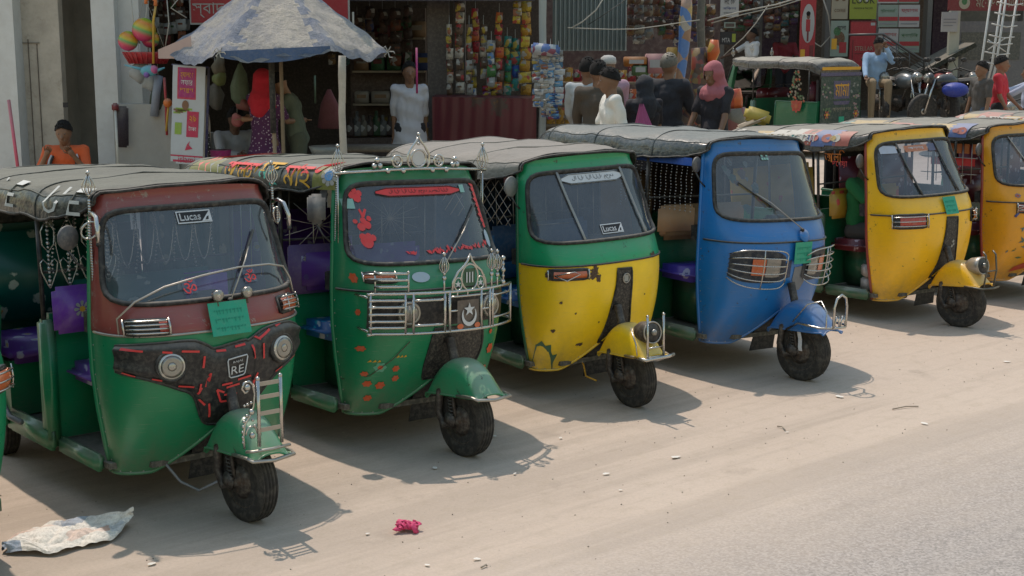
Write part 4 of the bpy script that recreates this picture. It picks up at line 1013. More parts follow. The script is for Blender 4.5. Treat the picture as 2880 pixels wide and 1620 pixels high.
for y in (-.095, .035):
    mb.tube([(.29, y, .375), (.295, y, .66)], .0085, 8); mb.ball((.295, y, .665), .011, 0, 8)
for z in (.395, .455, .51): mb.tube([(.292, -.095, z), (.292, .035, z)], .006, 6) if z < .5 else None
mb.tube([(.20, -.13, .385), (.295, -.11, .38), (.305, .06, .385), (.29, .12, .39)], .012, 6, 0)
mb.tube([(.12, -.10, .56), (.20, -.12, .47), (.22, -.125, .40)], .005, 6)
mb.build('lamp_guard', [M_CHR], a3)
mirror(a3, -1, 1.46, True, -.60, .545, .068, mat('pale_mirror_back', (.20, .21, .21), .5, 0, .4, .3))
MB().tube([(-.45, -.15, .32), (-.40, -.12, .22), (-.36, -.13, .15), (-.25, -.12, .14)], .006, 6).build('cable', [M_YEL], a3)
MB().tube([fy(-.475, 1.04, .003), fy(0, 1.075, .003)], .001, 4).build('seam', [M_RUST], a3)

# ================================================================== AUTO 4: blue
a4, can4 = make_auto('blue auto rickshaw with wire cages over its headlights and a single wiper', (2.063, 9.636), -54.1, 1.021, 1.022, -.038, .008,
    P_BLU, P_BLU, V_SHN, seat=floral('violet_floral_vinyl', (.12, .07, .60), (.4, .4, .6), (.1, .1, .3), 6), back=mat('brown_box_panel', (.30, .18, .08), .6, 0, .3, .1), bodylow=P_DGR, steer=R(6))
for (y0, y1, sd) in ((-.47, -.08, -1), (.10, .46, 1)):
    h = MB(); 
    za, zb2 = (.68, .905)
    def hp(u, v, off=.008): 
        y = y0 + (y1 - y0) * u; q = .5 + (v - .5) * (1 - (abs(2 * u - 1)) ** 4 * .35); return fy(y, za + (zb2 - za) * q + (-.02 * u if sd < 0 else .02 * u - .02), off)
    h.grid(lambda u, v: hp(u, v, .006), 16, 4, 0); 
    h.grid(lambda u, v: hp(.30 + .24 * u if sd < 0 else .46 + .2 * u, .25 + .5 * v, .020), 6, 4, 1); h.grid(lambda u, v: hp(.55 + .30 * u if sd < 0 else .12 + .3 * u, .22 + .56 * v, .022 + .01 * math.sin(PI * u)), 8, 4, 2)
    o = h.build('headlight', [mat('blue_black_recess', (.008, .018, .035), .4), M_ORG, M_LENS], a4)
    g = MB()
    for k in range(6): g.tube([hp(u, k / 5 * 1.1 - .05, .012 + .075 * math.sin(PI * max(.02, min(.98, u))) ** .5) for u in [i / 14 for i in range(15)]], .0045, 6)
    for u in (.42, .95): g.tube([hp(u, v, .014 + .075 * math.sin(PI * u) ** .5) for v in [-.05, .2, .5, .8, 1.05]], .0045, 6)
    g.build('grille', [M_CHR], o)
plate(a4, -.02, .15, .80, .945, .03)
mb = MB(); poly(mb, [(.02, .77), (.17, .78), (.15, .66), (.12, .60), (.07, .60), (.02, .68)], lambda a, b: fy(a, b, .004), 0)
poly(mb, [(-.075, .80), (-.02, .83), (-.01, .70), (-.08, .69)], lambda a, b: fy(a, b, .004), 1); mb.build('primer_patch', [M_GREYP, mat('dark_blue_patch', (.02, .04, .10), .5)], a4)
mb = MB(); 
for i in range(3):
    for j in range(3):
        if (i, j) != (1, 1): mb.grid(lambda u, v: fy(-.075 + .024 * i + .02 * u, 1.495 + .022 * j + .016 * v, .006), 1, 1)
mb.build('permit_sticker', [M_MINT], a4)
wiper(a4, .072, 1.02, -.342, 1.345)
MB().lathe([(.045, -.01), (.045, .02), (.02, .03), (0, .03)], fy(.09, .985, .0), (1, 0, .4), 16).build('wiper_motor_cap', [P_BLU], a4)
mb = MB(); random.seed(3)
for k in range(14):
    y = random.uniform(-.40, -.15); z = random.uniform(1.17, 1.50); r = random.uniform(.012, .03)
    mb.add([fy(y + r * math.cos(a) * (1 + .3 * math.sin(3 * a)), z + r * math.sin(a) * 1.2, -.015) for a in [2 * PI * i / 12 for i in range(12)]], [tuple(range(12))], k % 3)
mb.build('windscreen_decal', [mat('brown_decal', (.25, .12, .06), .5), mat('faded_decal', (.30, .32, .27), .5), mat('green_decal', (.10, .22, .16), .5)], a4)
fo4, f4 = fender(a4, P_BLU, False)
MB().grid(lambda u, v: Vector((.0 + .035 * u + .03 * v, -.082 - .004 * math.sin(v * 9), .38 - .16 * v)), 2, 6, 0, True).build('rag', [M_WHT], a4)
mb = MB()
mb.tube([f4(.45, 0) + Vector((-.02, -.01, .0)), (.05, -.13, .42), (.24, -.125, .415), (.31, -.06, .42), (.315, .05, .42), (.25, .13, .42), (.05, .13, .42)], .0085, 8)
mb.tube([(.31, -.065, .42), (.31, -.065, .56), (.31, -.045, .62), (.31, .0, .645), (.31, .045, .62), (.31, .06, .56), (.31, .06, .42)], .009, 8)
for yy in (-.03, .03): mb.tube([(.31, yy - .025, .42), (.312, yy - .01, .50), (.312, yy + .01, .50), (.31, yy + .025, .42)], .006, 6)
mb.tube([(.0, -.13, .42), (.08, -.08, .55), (.16, -.03, .58), (.24, -.06, .52), (.28, -.10, .42)], .0055, 6)
mb.build('fender_guard', [M_CHR], a4)
mb = MB()
for k in range(15):
    x = -.70 - .055 * k; l = .34 + .05 * random.random(); nb = int(l / .022)
    for j in range(nb): mb.ball((x + .004 * math.sin(j), -.50, 1.45 - j * .022), .0045 + .001 * (j % 2), 0, 6)
mb.build('bead_curtain', [M_BEAD], a4)
MB().grid(lambda u, v: Vector((-.66 - 1.0 * u, -.545 - .01 * math.sin(u * 20), 1.50 - .055 * v)), 20, 2).build('valance', [mat('blue_trim_cloth', (.02, .10, .45), .4, 0, .1, .1)], a4)
MB().box((-1.05, -.31, 1.02), (.05, .36, .21), 0, (0, 0, 0), .03).build('headrest_cushion', [mat('tan_board', (.58, .34, .18), .6, 0, .3, .1)], a4)
mirror(a4, -1, 1.46, True, -.60, .56, .055)
for s in (1,):
    pass

MB().grid(lambda u, v: Vector((-1.62 - .72 * u, .555 + .015 * math.sin(u * 30), .93 + .56 * v)), 40, 2, 0, True).build('side_curtain', [mat('brown_cloth_curtain', (.10, .06, .04), .8, 0, .2, 0, var=.8, scale=8)], a4)
# ================================================================== AUTO 5: amber yellow with driver
a5, can5 = make_auto('plain yellow auto rickshaw with a driver in green sitting inside', (3.794, 11.506), -58.2, 1.01, .999, .02, -.039,
    P_AMB, P_AMB, V_TAN, seat=M_FLR, back=M_FLY, bodylow=P_DGR, door_trim=P_RTR, steer=R(16))
for (y0, z0, y1, z1) in ((-.275, 1.53, -.225, 1.10), (.17, 1.54, .215, 1.11)):
    MB().tube([fy(y0 + (y1 - y0) * t, z0 + (z1 - z0) * t, .010) for t in [i / 8 for i in range(9)]], .013, 6, 0, False, .5).build('windscreen_bar', [M_BLK], a5)
label_sticker(a5, 'আল্লাহু', -.205, .06, 1.455, 1.505, mat('orange_label', (.55, .16, .06), .5), M_WHT, hexa=False, tw=.7, th=.5)
MB().grid(lambda u, v: fy(-.43 + .14 * u, 1.45 + .07 * v * (1 - u * .2), .006), 3, 2).build('sun_strip', [mat('pale_strip', (.50, .55, .66), .5)], a5)
MB().grid(lambda u, v: fy(.07 + .09 * u, 1.45 + .06 * v, .006), 3, 2).build('sticker', [mat('navy_label', (.06, .08, .20), .5)], a5)
slot(a5, [(-.015, .91), (-.02, .80), (-.035, .62), (-.05, .50), (-.09, .40)], [(.118, .905), (.12, .80), (.145, .62), (.17, .52), (.15, .42)])
mb = MB()
for (y, z, s_) in ((.085, .70, .02), (.075, .66, .018), (.095, .675, .014)): poly(mb, rp_(y, z, s_ * .7, 1, y * 60), lambda a, b: fy(a, b, .009), 0)
mb.build('emblem', [M_WPT], a5)
indicator(a5, -1, -.475, -.245, .845, .955, lens=M_REDL, bars=3, lensspan=(.15, .9)); indicator(a5, 1, .33, .44, .85, .95, lens=M_ORG, bars=3, cage=True)
plate(a5, -.045, .105, .935, 1.065, .03)
fo5, f5 = fender(a5, P_AMB, False); fender_lamp(a5, True)
mb = MB()
for y in (-.06, .06): mb.tube([(.28, y, .37), (.31, y, .50), (.30, y, .63), (.27, y, .66)], .0075, 8)
mb.tube([(.31, -.06, .50), (.31, .06, .50)], .006, 6); mb.tube([(.14, -.13, .37), (.30, -.10, .36), (.33, 0, .36), (.30, .10, .36)], .008, 6); mb.build('lamp_guard', [mat('dark_guard', (.12, .12, .10), .4, .7, .3, .2)], a5)
mirror(a5, -1, 1.40, True, -.60, .575, .06)
def roof_art(can, seed, x0=-.75, x1=-2.3, cols=(2, 3, 5, 4, 6)):
    mb = MB(); r = random.Random(seed); x = x0
    while x > x1:
        w_ = r.uniform(.12, .30); m_ = r.choice(cols); z0 = 1.50 + r.uniform(0, .02); z1 = 1.62 + r.uniform(0, .03)
        mb.grid(lambda u, v: can_y(x - w_ * u + .03 * v, z0 + (z1 - z0) * v, -1, .005), 4, 6, m_); x -= w_ * r.uniform(.8, 1.0)
    for k in range(9):
        cx_ = r.uniform(-x0, -x1); rr = r.uniform(.02, .045); m_ = r.choice(cols)
        poly(mb, [(cx_ + rr * 1.6 * math.cos(a), 1.575 + rr * math.sin(a)) for a in [2 * PI * i / 10 for i in range(10)]], lambda a, b: can_y(-a, b, -1, .010), m_)
    put_text(mb, 'মায়ের দোয়া', lambda a, b: can_y(a, b, -1, .013), (-1.5, 1.565), .8, .09, r.choice(cols))
    mb.build('roof_painting', [M_BLK, M_RUB, mat('faded_red', (.50, .16, .13), .6), mat('faded_gold', (.55, .38, .14), .6), mat('faded_teal', (.10, .30, .28), .6), mat('faded_white', (.60, .58, .52), .6), mat('faded_blue', (.12, .18, .40), .6)], can)
roof_art(can5, 4)
mb = MB()
put_text(mb, 'আলি', lambda a, b: Vector((-.95 + a * 1.0, -.52, b)), (.0, 1.43), .24, .11, 0); put_text(mb, 'দোয়া', lambda a, b: Vector((-.95 + a, -.519, b)), (.06, 1.36), .18, .06, 1)
mb.build('painted_lettering', [mat('orange_paint', (.75, .22, .02), .5), M_RED], a5)
MB().box((-1.0, -.40, 1.0), (.06, .26, .24), 0, None, .03).build('headrest_cushion', [M_FLY], a5)
for i in range(4):
    tag(MB().box((0, 0, 0), (.13, .14, .10), 0, (0, 0, random.uniform(-.2, .2)), .01).build('storage_box', [[mat('white_tin', (.5, .45, .42), .5), mat('violet_tin', (.25, .2, .3), .5)][i % 2]], None),
        ['white tin at the front of the lower pair under the yellow rickshaw seat', 'violet tin in the lower pair under the yellow rickshaw seat', 'white tin stacked on top under the yellow rickshaw seat', 'violet tin stacked on top under the yellow rickshaw seat'][i], 'tin box').location = a5.matrix_basis @ Vector((-.68 - .0 * i, -.36 + .17 * (i % 2), .33 + .115 * (i // 2)))
# ================================================================== AUTO 6: painted orange, cut by the frame
def place(u, v, depth, yaw, loc=(-.57, -.455, .24), zs=1):
    q = at(u, v, depth); c, s = math.cos(R(yaw)), math.sin(R(yaw))
    return (q.x - (loc[0] * c - loc[1] * s), q.y - (loc[0] * s + loc[1] * c)), q.z - loc[2] * zs
(p6, d6) = place(2478, 692, 12.75, -56)
a6, can6 = make_auto('orange yellow auto rickshaw painted with leaves and blossoms, cut by the right frame edge', p6, -56, 1.0, 1.03, 0, -.02, P_ORG, P_ORG, V_TAN, seat=M_FLR, back=M_FLR, bodylow=P_DGR, door_trim=P_RTR, drop=d6)
for (y0, z0, y1, z1) in ((-.31, 1.53, -.14, 1.10),): MB().tube([fy(y0 + (y1 - y0) * t, z0 + (z1 - z0) * t, .010) for t in [i / 8 for i in range(9)]], .010, 6, 0, False, .5).build('windscreen_bar', [M_CHD], a6)
indicator(a6, -1, -.43, -.15, .86, .945, lens=M_REDL, bars=2)
mb = MB(); g = MB()
mb.tube([fy(-.43, .90, .045), fy(-.29, .945, .055), fy(-.15, .90, .045), fy(-.29, .86, .055), fy(-.43, .90, .045)], .005, 6); mb.build('wire_guard', [M_CHR], a6)
mb = MB(); rr = random.Random(5)
for k in range(46):
    y = rr.uniform(-.44, .1); z = .33 + .45 * rr.random() ** 1; z = .40 + .35 * rr.random() + .12 * (y + .3); an = rr.uniform(0, PI); l = rr.uniform(.03, .07)
    if z < .26: continue
    poly(mb, [(y, z), (y + l * .5 * math.cos(an - .3), z + l * .5 * math.sin(an - .3)), (y + l * math.cos(an), z + l * math.sin(an)), (y + l * .5 * math.cos(an + .3), z + l * .5 * math.sin(an + .3))], lambda a, b: fy(a, b, .004 + .0001 * k), rr.choice((0, 0, 1, 2)))
for (y, z, r) in ((-.42, 1.01, .020), (-.15, 1.01, .020), (-.20, .55, .035), (-.10, .62, .03)): flower(mb, lambda a, b, o=0: fy(a, b, .010 + o), (y, z), r, 7, 3 if z > 1 else 2, 4)
poly(mb, [(-.33, 1.0), (-.25, 1.0), (-.24, 1.02), (-.29, 1.03), (-.34, 1.02)], lambda a, b: fy(a, b, .006), 4)
poly(mb, [(-.36, .30), (-.20, .33), (-.12, .42), (-.2, .40), (-.33, .35)], lambda a, b: fy(a, b, .009), 5); mb.tube([fy(-.44, .82, .003), fy(-.42, .86, .005)], .012, 6, 3)
mb.build('leaf_painting', [mat('leaf_green_paint', (.10, .16, .06), .5), mat('leaf_blue_paint', (.10, .17, .18), .5), mat('cream_paint', (.50, .38, .22), .5), mat('dot_blue_paint', (.06, .10, .35), .5), mat('scarlet_paint', (.55, .07, .03), .5), mat('scarlet_paint', (.55, .07, .03), .5)], a6)
fender(a6, P_ORG); mirror(a6, -1, 1.42, True, -.60, .56, .06); roof_art(can6, 11)
MB().tube([fy(-.31, 1.33, .004)] * 2, .001, 4).build('screen_chip', [M_WHT], a6)
mb = MB()
for k in range(6): x = -.72 - .1 * k; mb.tube([(x, -.50, 1.47), (x, -.50, 1.10)], .004, 5)
mb.tube([(-.66, -.50, 1.33), (-1.3, -.5, 1.33)], .004, 5); mb.tube([(-.66, -.50, 1.18), (-1.3, -.5, 1.18)], .004, 5)
for k in range(7): mb.box((-.70 - .085 * k, -.49, 1.415), (.05, .01, .09), 1)
mb.box((-.95, -.48, 1.29), (.5, .01, .07), 2); mb.build('side_grille', [M_CHD, mat('bottle_orange', (.5, .14, .03), .5), M_RED], a6)
tag(a6, a6['label'], 'auto rickshaw', GRP)
# AUTO 7 beyond: only its roof shows; AUTO 0: only its near corner shows
(p7, d7) = place(2760, 640, 14.3, -56)
a7, can7 = make_auto('auto rickshaw at the upper right edge, only its red and cream roof in view', p7, -56, 1.0, 1.0, 0, 0, P_AMB, P_AMB, V_TAN, seat=M_FLR, back=M_FLR, bodylow=P_DGR, drop=d7)
roof_art(can7, 21, cols=(2, 3, 5)); fender(a7, P_AMB)
a0, can0 = make_auto('green auto rickshaw cut by the left frame edge, its caged orange lamp showing', (-2.363, 5.36), -48, 1.0, 1.0, 0, 0, P_GRN, P_GRN, V_BLK, seat=M_FLT, back=M_FLT, bodylow=P_DGR)
indicator(a0, 1, .33, .47, .88, .98, lens=M_ORG, bars=3, cage=True); fender(a0, P_GRN)
# ================================================================== people
def remeshed(mb, vox):
    me = bpy.data.meshes.new('r'); me.from_pydata([tuple(v) for v in mb.v], [], mb.f); me.validate()
    o = bpy.data.objects.new('r', me); COL.objects.link(o)
    m = o.modifiers.new('r', 'REMESH'); m.mode = 'VOXEL'; m.voxel_size = vox; m.use_smooth_shade = True
    s = o.modifiers.new('s', 'SMOOTH'); s.factor = .5; s.iterations = 2
    dg = bpy.context.evaluated_depsgraph_get(); dg.update()
    n = bpy.data.meshes.new_from_object(o.evaluated_get(dg))
    vs = [v.co.copy() for v in n.vertices]; fs = [tuple(p.vertices) for p in n.polygons]
    bpy.data.objects.remove(o); bpy.data.meshes.remove(me); bpy.data.meshes.remove(n)
    return vs, fs
def skin(c): return mat('skin_%02d' % int(c[0] * 100), c, .5, 0, 0, 0, var=.15, bump=.05)
def cloth(n, c, rough=.85): return mat(n, c, rough, 0, .05, .05, var=.35, scale=9, bump=.25)
M_HAIR = mat('black_hair', (.005, .004, .0035), .9, 0, 0, 0, bump=.4, scale=20)
SK = skin((.20, .105, .06)); SKD = skin((.12, .062, .038))
def person(label, loc, rz, h=1.66, shirt=None, pants=None, hair='short', hairm=None, sk=SK, sit=False, arms=((20, 10), (20, 10)), bend=0, head_pitch=0, head_yaw=0, dress=False, veil=None, sleeve=.5, longshirt=0, cap=None, group=None, long_sleeve=False, seat_h=.45, legs=None, extra=None, fem=False, vox=.013):
    """faces +x; arms: (shoulder swing forward deg, elbow bend deg, outward deg) for right (-y) and left (+y)"""
    k = h / 1.72; t = thing('person', label, 'person', loc, (0, 0, R(rz)), group)
    hip = Vector((0, 0, (seat_h + .08) if sit else .92 * k)); b = R(bend)
    def up(d, x=0, y=0): return hip + Vector((math.sin(b) * d + x * math.cos(b), y, math.cos(b) * d - x * math.sin(b)))
    chest = up(.40 * k); neck = up(.545 * k); sh = .185 * k * (.9 if fem else 1)
    hb = b + R(head_pitch); hd = lambda d, x=0: neck + Vector((math.sin(hb) * d + x * math.cos(hb), 0, math.cos(hb) * d - x * math.sin(hb)))
    head = hd(.138 * k, .015)
    body = MB(); 
    body.capsule(up(.05), .105 * k, up(.20 * k), .095 * k); body.capsule(up(.20 * k), .095 * k, chest, .105 * k)
    body.capsule(neck - Vector((0, 0, .05)), .064 * k, hd(.07 * k), .056 * k)
    Rz = Matrix.Rotation(R(head_yaw), 4, 'Z')
    q = Euler((0, hb, R(head_yaw))).to_matrix()
    def H(x, y, z): return head + q @ Vector((x * k, y * k, z * k))
    body.ball(head + q @ Vector((-.005, 0, .015)), .106 * k, 0, 16, (1.0, .78, 1.08)); body.capsule(H(.03, 0, -.055), .058 * k, H(.055, 0, -.085), .035 * k)
    body.capsule(H(.094, 0, .01), .012 * k, H(.116, 0, -.025), .017 * k, 0, 8)       # nose
    body.capsule(H(.094, -.02, -.062), .012 * k, H(.094, .02, -.062), .012 * k, 0, 8)  # lips
    for s in (-1, 1):
        body.ball(H(.0, s * .078, .0), .026 * k, 0, 8, (.7, .35, 1.1)); body.capsule(H(.078, s * .018, .038), .012 * k, H(.072, s * .048, .036), .011 * k, 0, 6)
    shirtm = MB(); hands = []
    ends = []
    for s, A in ((-1, arms[0]), (1, arms[1])):
        sw, el = R(A[0]), R(A[1]); ow = R(A[2] if len(A) > 2 else 8); inn = R(A[3] if len(A) > 3 else 0)
        S = up(.49 * k, 0, s * sh); d = Vector((math.sin(sw), s * math.sin(ow), -math.cos(sw) * math.cos(ow))).normalized()
        E = S + d * .29 * k; d2 = Vector((math.sin(sw + el) * math.cos(inn), -s * math.sin(inn) + s * math.sin(ow) * .4, -math.cos(sw + el))).normalized(); Wr = E + d2 * .25 * k
        body.capsule(chest + Vector((0, s * .08 * k, .04 * k)), .072 * k, S, .046 * k); body.capsule(S, .046 * k, E, .038 * k); body.capsule(E, .038 * k, Wr, .026 * k)
        pa = Wr + d2 * .055 * k; body.capsule(Wr, .028 * k, pa, .034 * k)
        side = d2.cross(Vector((1, 0, .01))).normalized() if abs(d2.x) < .9 else Vector((0, 1, 0))
        for f in range(4):
            o_ = side * (f - 1.5) * .017 * k; l = [.062, .074, .07, .055][f] * k
            hands.append((pa + o_ + d2 * .02, pa + o_ + d2 * (.02 + l * .55) , pa + o_ + d2 * (.02 + l * .9) + Vector((.012, 0, -.006))))
        hands.append((pa - side * .03 * k, pa - side * .05 * k + d2 * .025, pa - side * .052 * k + d2 * .055))
        shirtm.capsule(chest + Vector((0, s * .085 * k, .05 * k)), .092 * k, S, .068 * k); shirtm.capsule(neck + Vector((-.012, s * .02, -.055)), .066 * k, S, .060 * k)
        if long_sleeve: shirtm.capsule(S, .070 * k, E, .055 * k); shirtm.capsule(E, .055 * k, Wr, .042 * k)
        else: shirtm.capsule(S, .062 * k, S + (E - S) * (sleeve + .25), .056 * k)
        ends.append((E, Wr))
    shirtm.capsule(up(.03), .128 * k, up(.22 * k), .118 * k); shirtm.capsule(up(.22 * k), .118 * k, chest, .125 * k); shirtm.capsule(up(.0, 0, -.05), .105 * k, up(.36 * k, 0, -.075), .10 * k); shirtm.capsule(up(.0, 0, .05), .105 * k, up(.36 * k, 0, .075), .10 * k)
    shirtm.capsule(neck + Vector((-.01, -.05, -.06)), .06 * k, neck + Vector((-.01, .05, -.06)), .06 * k)
    pm = MB()
    foot = []
    for s in (-1, 1):
        Hp = hip + Vector((0, s * .09 * k, 0))
        if sit: K = Hp + Vector((.40 * k, s * .05, .02)); F = Vector((K.x + .03, K.y, .08))
        elif legs: K = Hp + Vector((math.sin(R(legs[(s + 1) // 2][0])) * .42 * k, 0, -math.cos(R(legs[(s + 1) // 2][0])) * .42 * k)); F = K + Vector((math.sin(R(legs[(s + 1) // 2][1])) * .42 * k, 0, -math.cos(R(legs[(s + 1) // 2][1])) * .42 * k)); 
        else: K = Hp + Vector((.015, 0, -.42 * k)); F = Vector((0, Hp.y * 1.1, .08))
        body.capsule(Hp, .085 * k, K, .055 * k); body.capsule(K, .055 * k, F, .034 * k); body.capsule(F + Vector((-.02, 0, -.045)), .035, F + Vector((.14, 0, -.055)), .026)
        pm.capsule(Hp + Vector((0, 0, .03)), .105 * k, K, .075 * k); pm.capsule(K, .075 * k, F + Vector((0, 0, .05)), .052 * k)
    vs, fs = remeshed(body, vox); B = MB().add(vs, fs, 0, True)
    for a, m_, c in hands: B.tube([a, m_, c], [.0085 * k, .008 * k, .006 * k], 6)
    for s in (-1, 1):
        B.ball(H(.0905, s * .031, .018), .0085 * k, 1, 8, (.8, 1.2, .55)); B.ball(H(.0965, s * .031, .018), .0048 * k, 2, 6)
    B.build('body', [sk, mat('eye_white', (.22, .19, .17), .5, 0, 0, 0), M_INK], t)
    if shirt:
        if dress:
            shirtm.capsule(up(-.02), .16 * k, up(.1), .15 * k)
            if not sit: shirtm.lathe([(.14 * k, .98 * k), (.19 * k, .85 * k), (.22 * k, .55 * k), (.26 * k, .12), (.24 * k, .10), (.1, .12)], (0, 0, 0), (0, 0, 1), 20)
        elif longshirt: shirtm.lathe([(.12 * k, 1.05 * k), (.145 * k, .98 * k), (.175 * k, (.92 - longshirt) * k), (.12, (.92 - longshirt) * k)], (0, 0, 0), (0, 0, 1), 20, 0, True, (.85, 1.25))
        vs, fs = remeshed(shirtm, vox)
        rn = random.Random(label); p1, p2 = rn.uniform(0, 6), rn.uniform(0, 6)
        vs = [v + Vector((math.sin(v.z * 34 + v.y * 13 + p1) * .006, math.sin(v.z * 27 + v.x * 22 + p2) * .006, 0)) for v in vs]
        MB().add(vs, fs, 0, True).build('dress' if dress else 'shirt', [shirt], t)
    if pants and not (dress and not sit):
        vs, fs = remeshed(pm, vox); MB().add(vs, fs, 0, True).build('trousers', [pants], t)
    if veil:
        v = MB(); v.ball(head + q @ Vector((-.02, 0, .02)), .122 * k, 0, 16, (1, .92, 1.08)); v.capsule(H(-.05, 0, -.03), .10 * k, neck + Vector((-.04, 0, -.06)), .13 * k); v.capsule(neck + Vector((-.05, 0, -.05)), .135 * k, up(.40 * k, -.05), .13 * k)
        v.capsule(H(.02, 0, -.12), .06 * k, neck + Vector((.04, 0, -.08)), .11 * k); v.capsule(neck + Vector((0, -.10, -.08)), .10 * k, neck + Vector((0, .10, -.08)), .10 * k)
        vs, fs = remeshed(v, vox)
        inv = q.inverted(); 
        keep = []
        for f in fs:
            c = sum((vs[i] for i in f), Vector()) / len(f); l = inv @ (c - head)
            if l.x > .055 * k and abs(l.y) < .062 * k and -.085 * k < l.z < .07 * k: continue
            keep.append(f)
        MB().add([p + Vector((0, math.sin(p.z * 60) * .004, math.sin(p.y * 50) * .003)) for p in vs], keep, 0, True).build('headscarf', [veil], t)
    elif hair:
        hm = MB(); rn = random.Random(label + 'h')
        hm.grid(lambda u, v: (lambda a, e: head + q @ (Vector((math.sin(e) * math.cos(a) * .115 - .010, math.sin(e) * math.sin(a) * .093, math.cos(e) * .124 + .018)) * k * (1 + .05 * math.sin(a * 9) * math.sin(e * 8))))(2 * PI * u, (.0 + v * (1.02 + .85 * (.5 - .5 * math.cos(2 * PI * u - 0)) ** .7)) * 1.0), 26, 10, 0, True)
        for _ in range(60):
            a = rn.uniform(0, 2 * PI); e = rn.uniform(0, 1.0); p = head + q @ (Vector((math.sin(e) * math.cos(a) * .112 - .01, math.sin(e) * math.sin(a) * .092, math.cos(e) * .121 + .018)) * k)
            hm.ball(p, .012 * k, 0, 5, (1.3, 1, .8))
        hm.build('hair', [hairm or M_HAIR], t)
    if cap:
        c = MB(); c.lathe([(.092 * k, .0), (.098 * k, .03), (.09 * k, .075), (.05 * k, .1), (0, .105)], head + q @ Vector((-.01, 0, .045)), q @ Vector((0, 0, 1)), 18, 0, True, (1.12, .95))
        if cap[1]: c.box(head + q @ Vector((.12, 0, .05)), (.09, .13, .012), 0, (0, hb + .15, R(head_yaw)), .005)
        c.build('cap', [cap[0]], t)
    return t, ends
def gz(p): return Vector((p.x, p.y, G(p.x, p.y)))
def spot(u, Y): 
    p = at(u, 200, Y); return gz(p)
RZ_CAM = -90   # facing the camera
DRK = cloth('dark_trousers', (.015, .015, .02)); JEAN = cloth('faded_trousers', (.06, .08, .12))
TW = cloth('white_tee', (.60, .60, .60)); 


def dotted(name, base, dot, scale):
    m, nt, out = newmat(name); tc = N(nt, 'ShaderNodeTexCoord'); vo = N(nt, 'ShaderNodeTexVoronoi'); vo.inputs['Scale'].default_value = scale; L(nt, tc.outputs['Object'], vo.inputs['Vector'])
    b = mix(nt, ramp(nt, vo.outputs['Distance'], [(.22, 1), (.32, 0)]), base, dot); p = N(nt, 'ShaderNodeBsdfPrincipled'); L(nt, b, p.inputs['Base Color']); p.inputs['Roughness'].default_value = .85; L(nt, p.outputs[0], out.inputs[0]); return m
P = person
P('man in an orange and black football shirt seated behind the maroon rickshaw', spot(155, 14.6), -85, 1.68, cloth('orange_shirt', (.66, .11, .025)), DRK, sit=True, seat_h=.24, arms=((35, 110, 14, 35), (35, 110, 14, 35)), head_pitch=12)
pt = [o for o in bpy.data.objects if o.name == 'shirt'][-1]
mb = MB()
for s in (-1, 1):
    for q, m_ in ((0, 0), (.022, 1)): mb.tube([(.05 + .0, s * (.10 + q), .78), (.115, s * (.125 + q), .70), (.135, s * (.145 + q), .60), (.12, s * (.15 + q), .50)], .012, 6, m_)
mb.build('shirt_stripe', [cloth('black_band', (.02, .02, .02)), TW], pt)
P('woman in a red headscarf and dotted purple dress at the umbrella stall', spot(662, 14.75), 62, 1.62, dotted('dotted_purple_cloth', (.075, .018, .07), (.42, .33, .38), 34), None, dress=True, arms=((30, 60), (30, 60)), veil=cloth('red_scarf', (.52, .012, .03)), fem=True)
P('man in a grey green t-shirt bowing his head under the umbrella', spot(748, 15.0), 185, 1.63, cloth('grey_green_tee', (.105, .125, .085)), cloth('olive_trousers', (.08, .09, .06)), arms=((40, 50), (40, 50)), bend=12, head_pitch=28, sk=skin((.30, .16, .09)))
P('vendor in a pale shirt seated under the umbrella beside the banner', spot(585, 15.2), -60, 1.66, cloth('pale_grey_shirt', (.36, .36, .37)), DRK, sit=True, seat_h=.36, arms=((50, 40, 10, 30), (40, 60, 10, 30)), sk=SKD, head_pitch=15, long_sleeve=True)
P('young man in a white football shirt standing in the dark shop doorway', spot(1030, 16.4), -80, 1.68, cloth('white_football_shirt', (.50, .50, .53)), DRK, arms=((-10, 12, 3), (-10, 12, 3)), longshirt=.22, sleeve=.75, fem=True)
ob = [o for o in bpy.data.objects if o.name.startswith('shirt')][-1]
MB().box((.155, .06, 1.28), (.01, .05, .05), 0).build('shirt_badge', [M_INK], ob)
P('dark-haired man in a bright white t-shirt walking behind the blue rickshaw', spot(1540, 13.7), 190, 1.66, cloth('cream_tee', (.78, .76, .70)), JEAN, arms=((15, 15), (-15, 15)), sleeve=.6, head_pitch=8)
P('man in a pale grey shirt with his back turned at the snack stall', spot(1478, 15.1), 70, 1.74, cloth('light_shirt', (.42, .46, .48)), DRK, long_sleeve=True, arms=((25, 40), (20, 40)))
P('man in a brown shirt behind the walker in white', spot(1505, 14.4), 80, 1.72, cloth('brown_shirt', (.075, .06, .045)), DRK, arms=((20, 20), (20, 30)), long_sleeve=True)
P('man in a white prayer cap and pink shirt at the snack stall', spot(1530, 16.4), 100, 1.74, cloth('pink_shirt', (.45, .28, .36)), DRK, cap=(cloth('white_cap', (.5, .5, .48)), False), hair=None)
P('woman in a black cloak with a magenta skirt in the crowd', spot(1622, 14.9), 100, 1.55, cloth('black_cloak', (.018, .016, .022)), None, dress=True, veil=cloth('black_veil', (.02, .022, .03)), fem=True)
mb = MB(); sp_ = spot(1615, 14.4)
tag(mb.grid(lambda u, v: Vector(((.02 + .13 * v) * math.cos(PI * (1 + u)) + .04 * v, (.02 + .13 * v) * math.sin(PI * (1 + u)) * .7, .40 - .40 * v + .02 * math.sin(u * 30))), 24, 6, 0, True).build('draped_cloth', [cloth('magenta_cloth', (.36, .08, .20))], None, sp_ + Vector((0, 0, .88))), 'magenta cloth bundle held beside the woman in the black cloak', 'cloth')
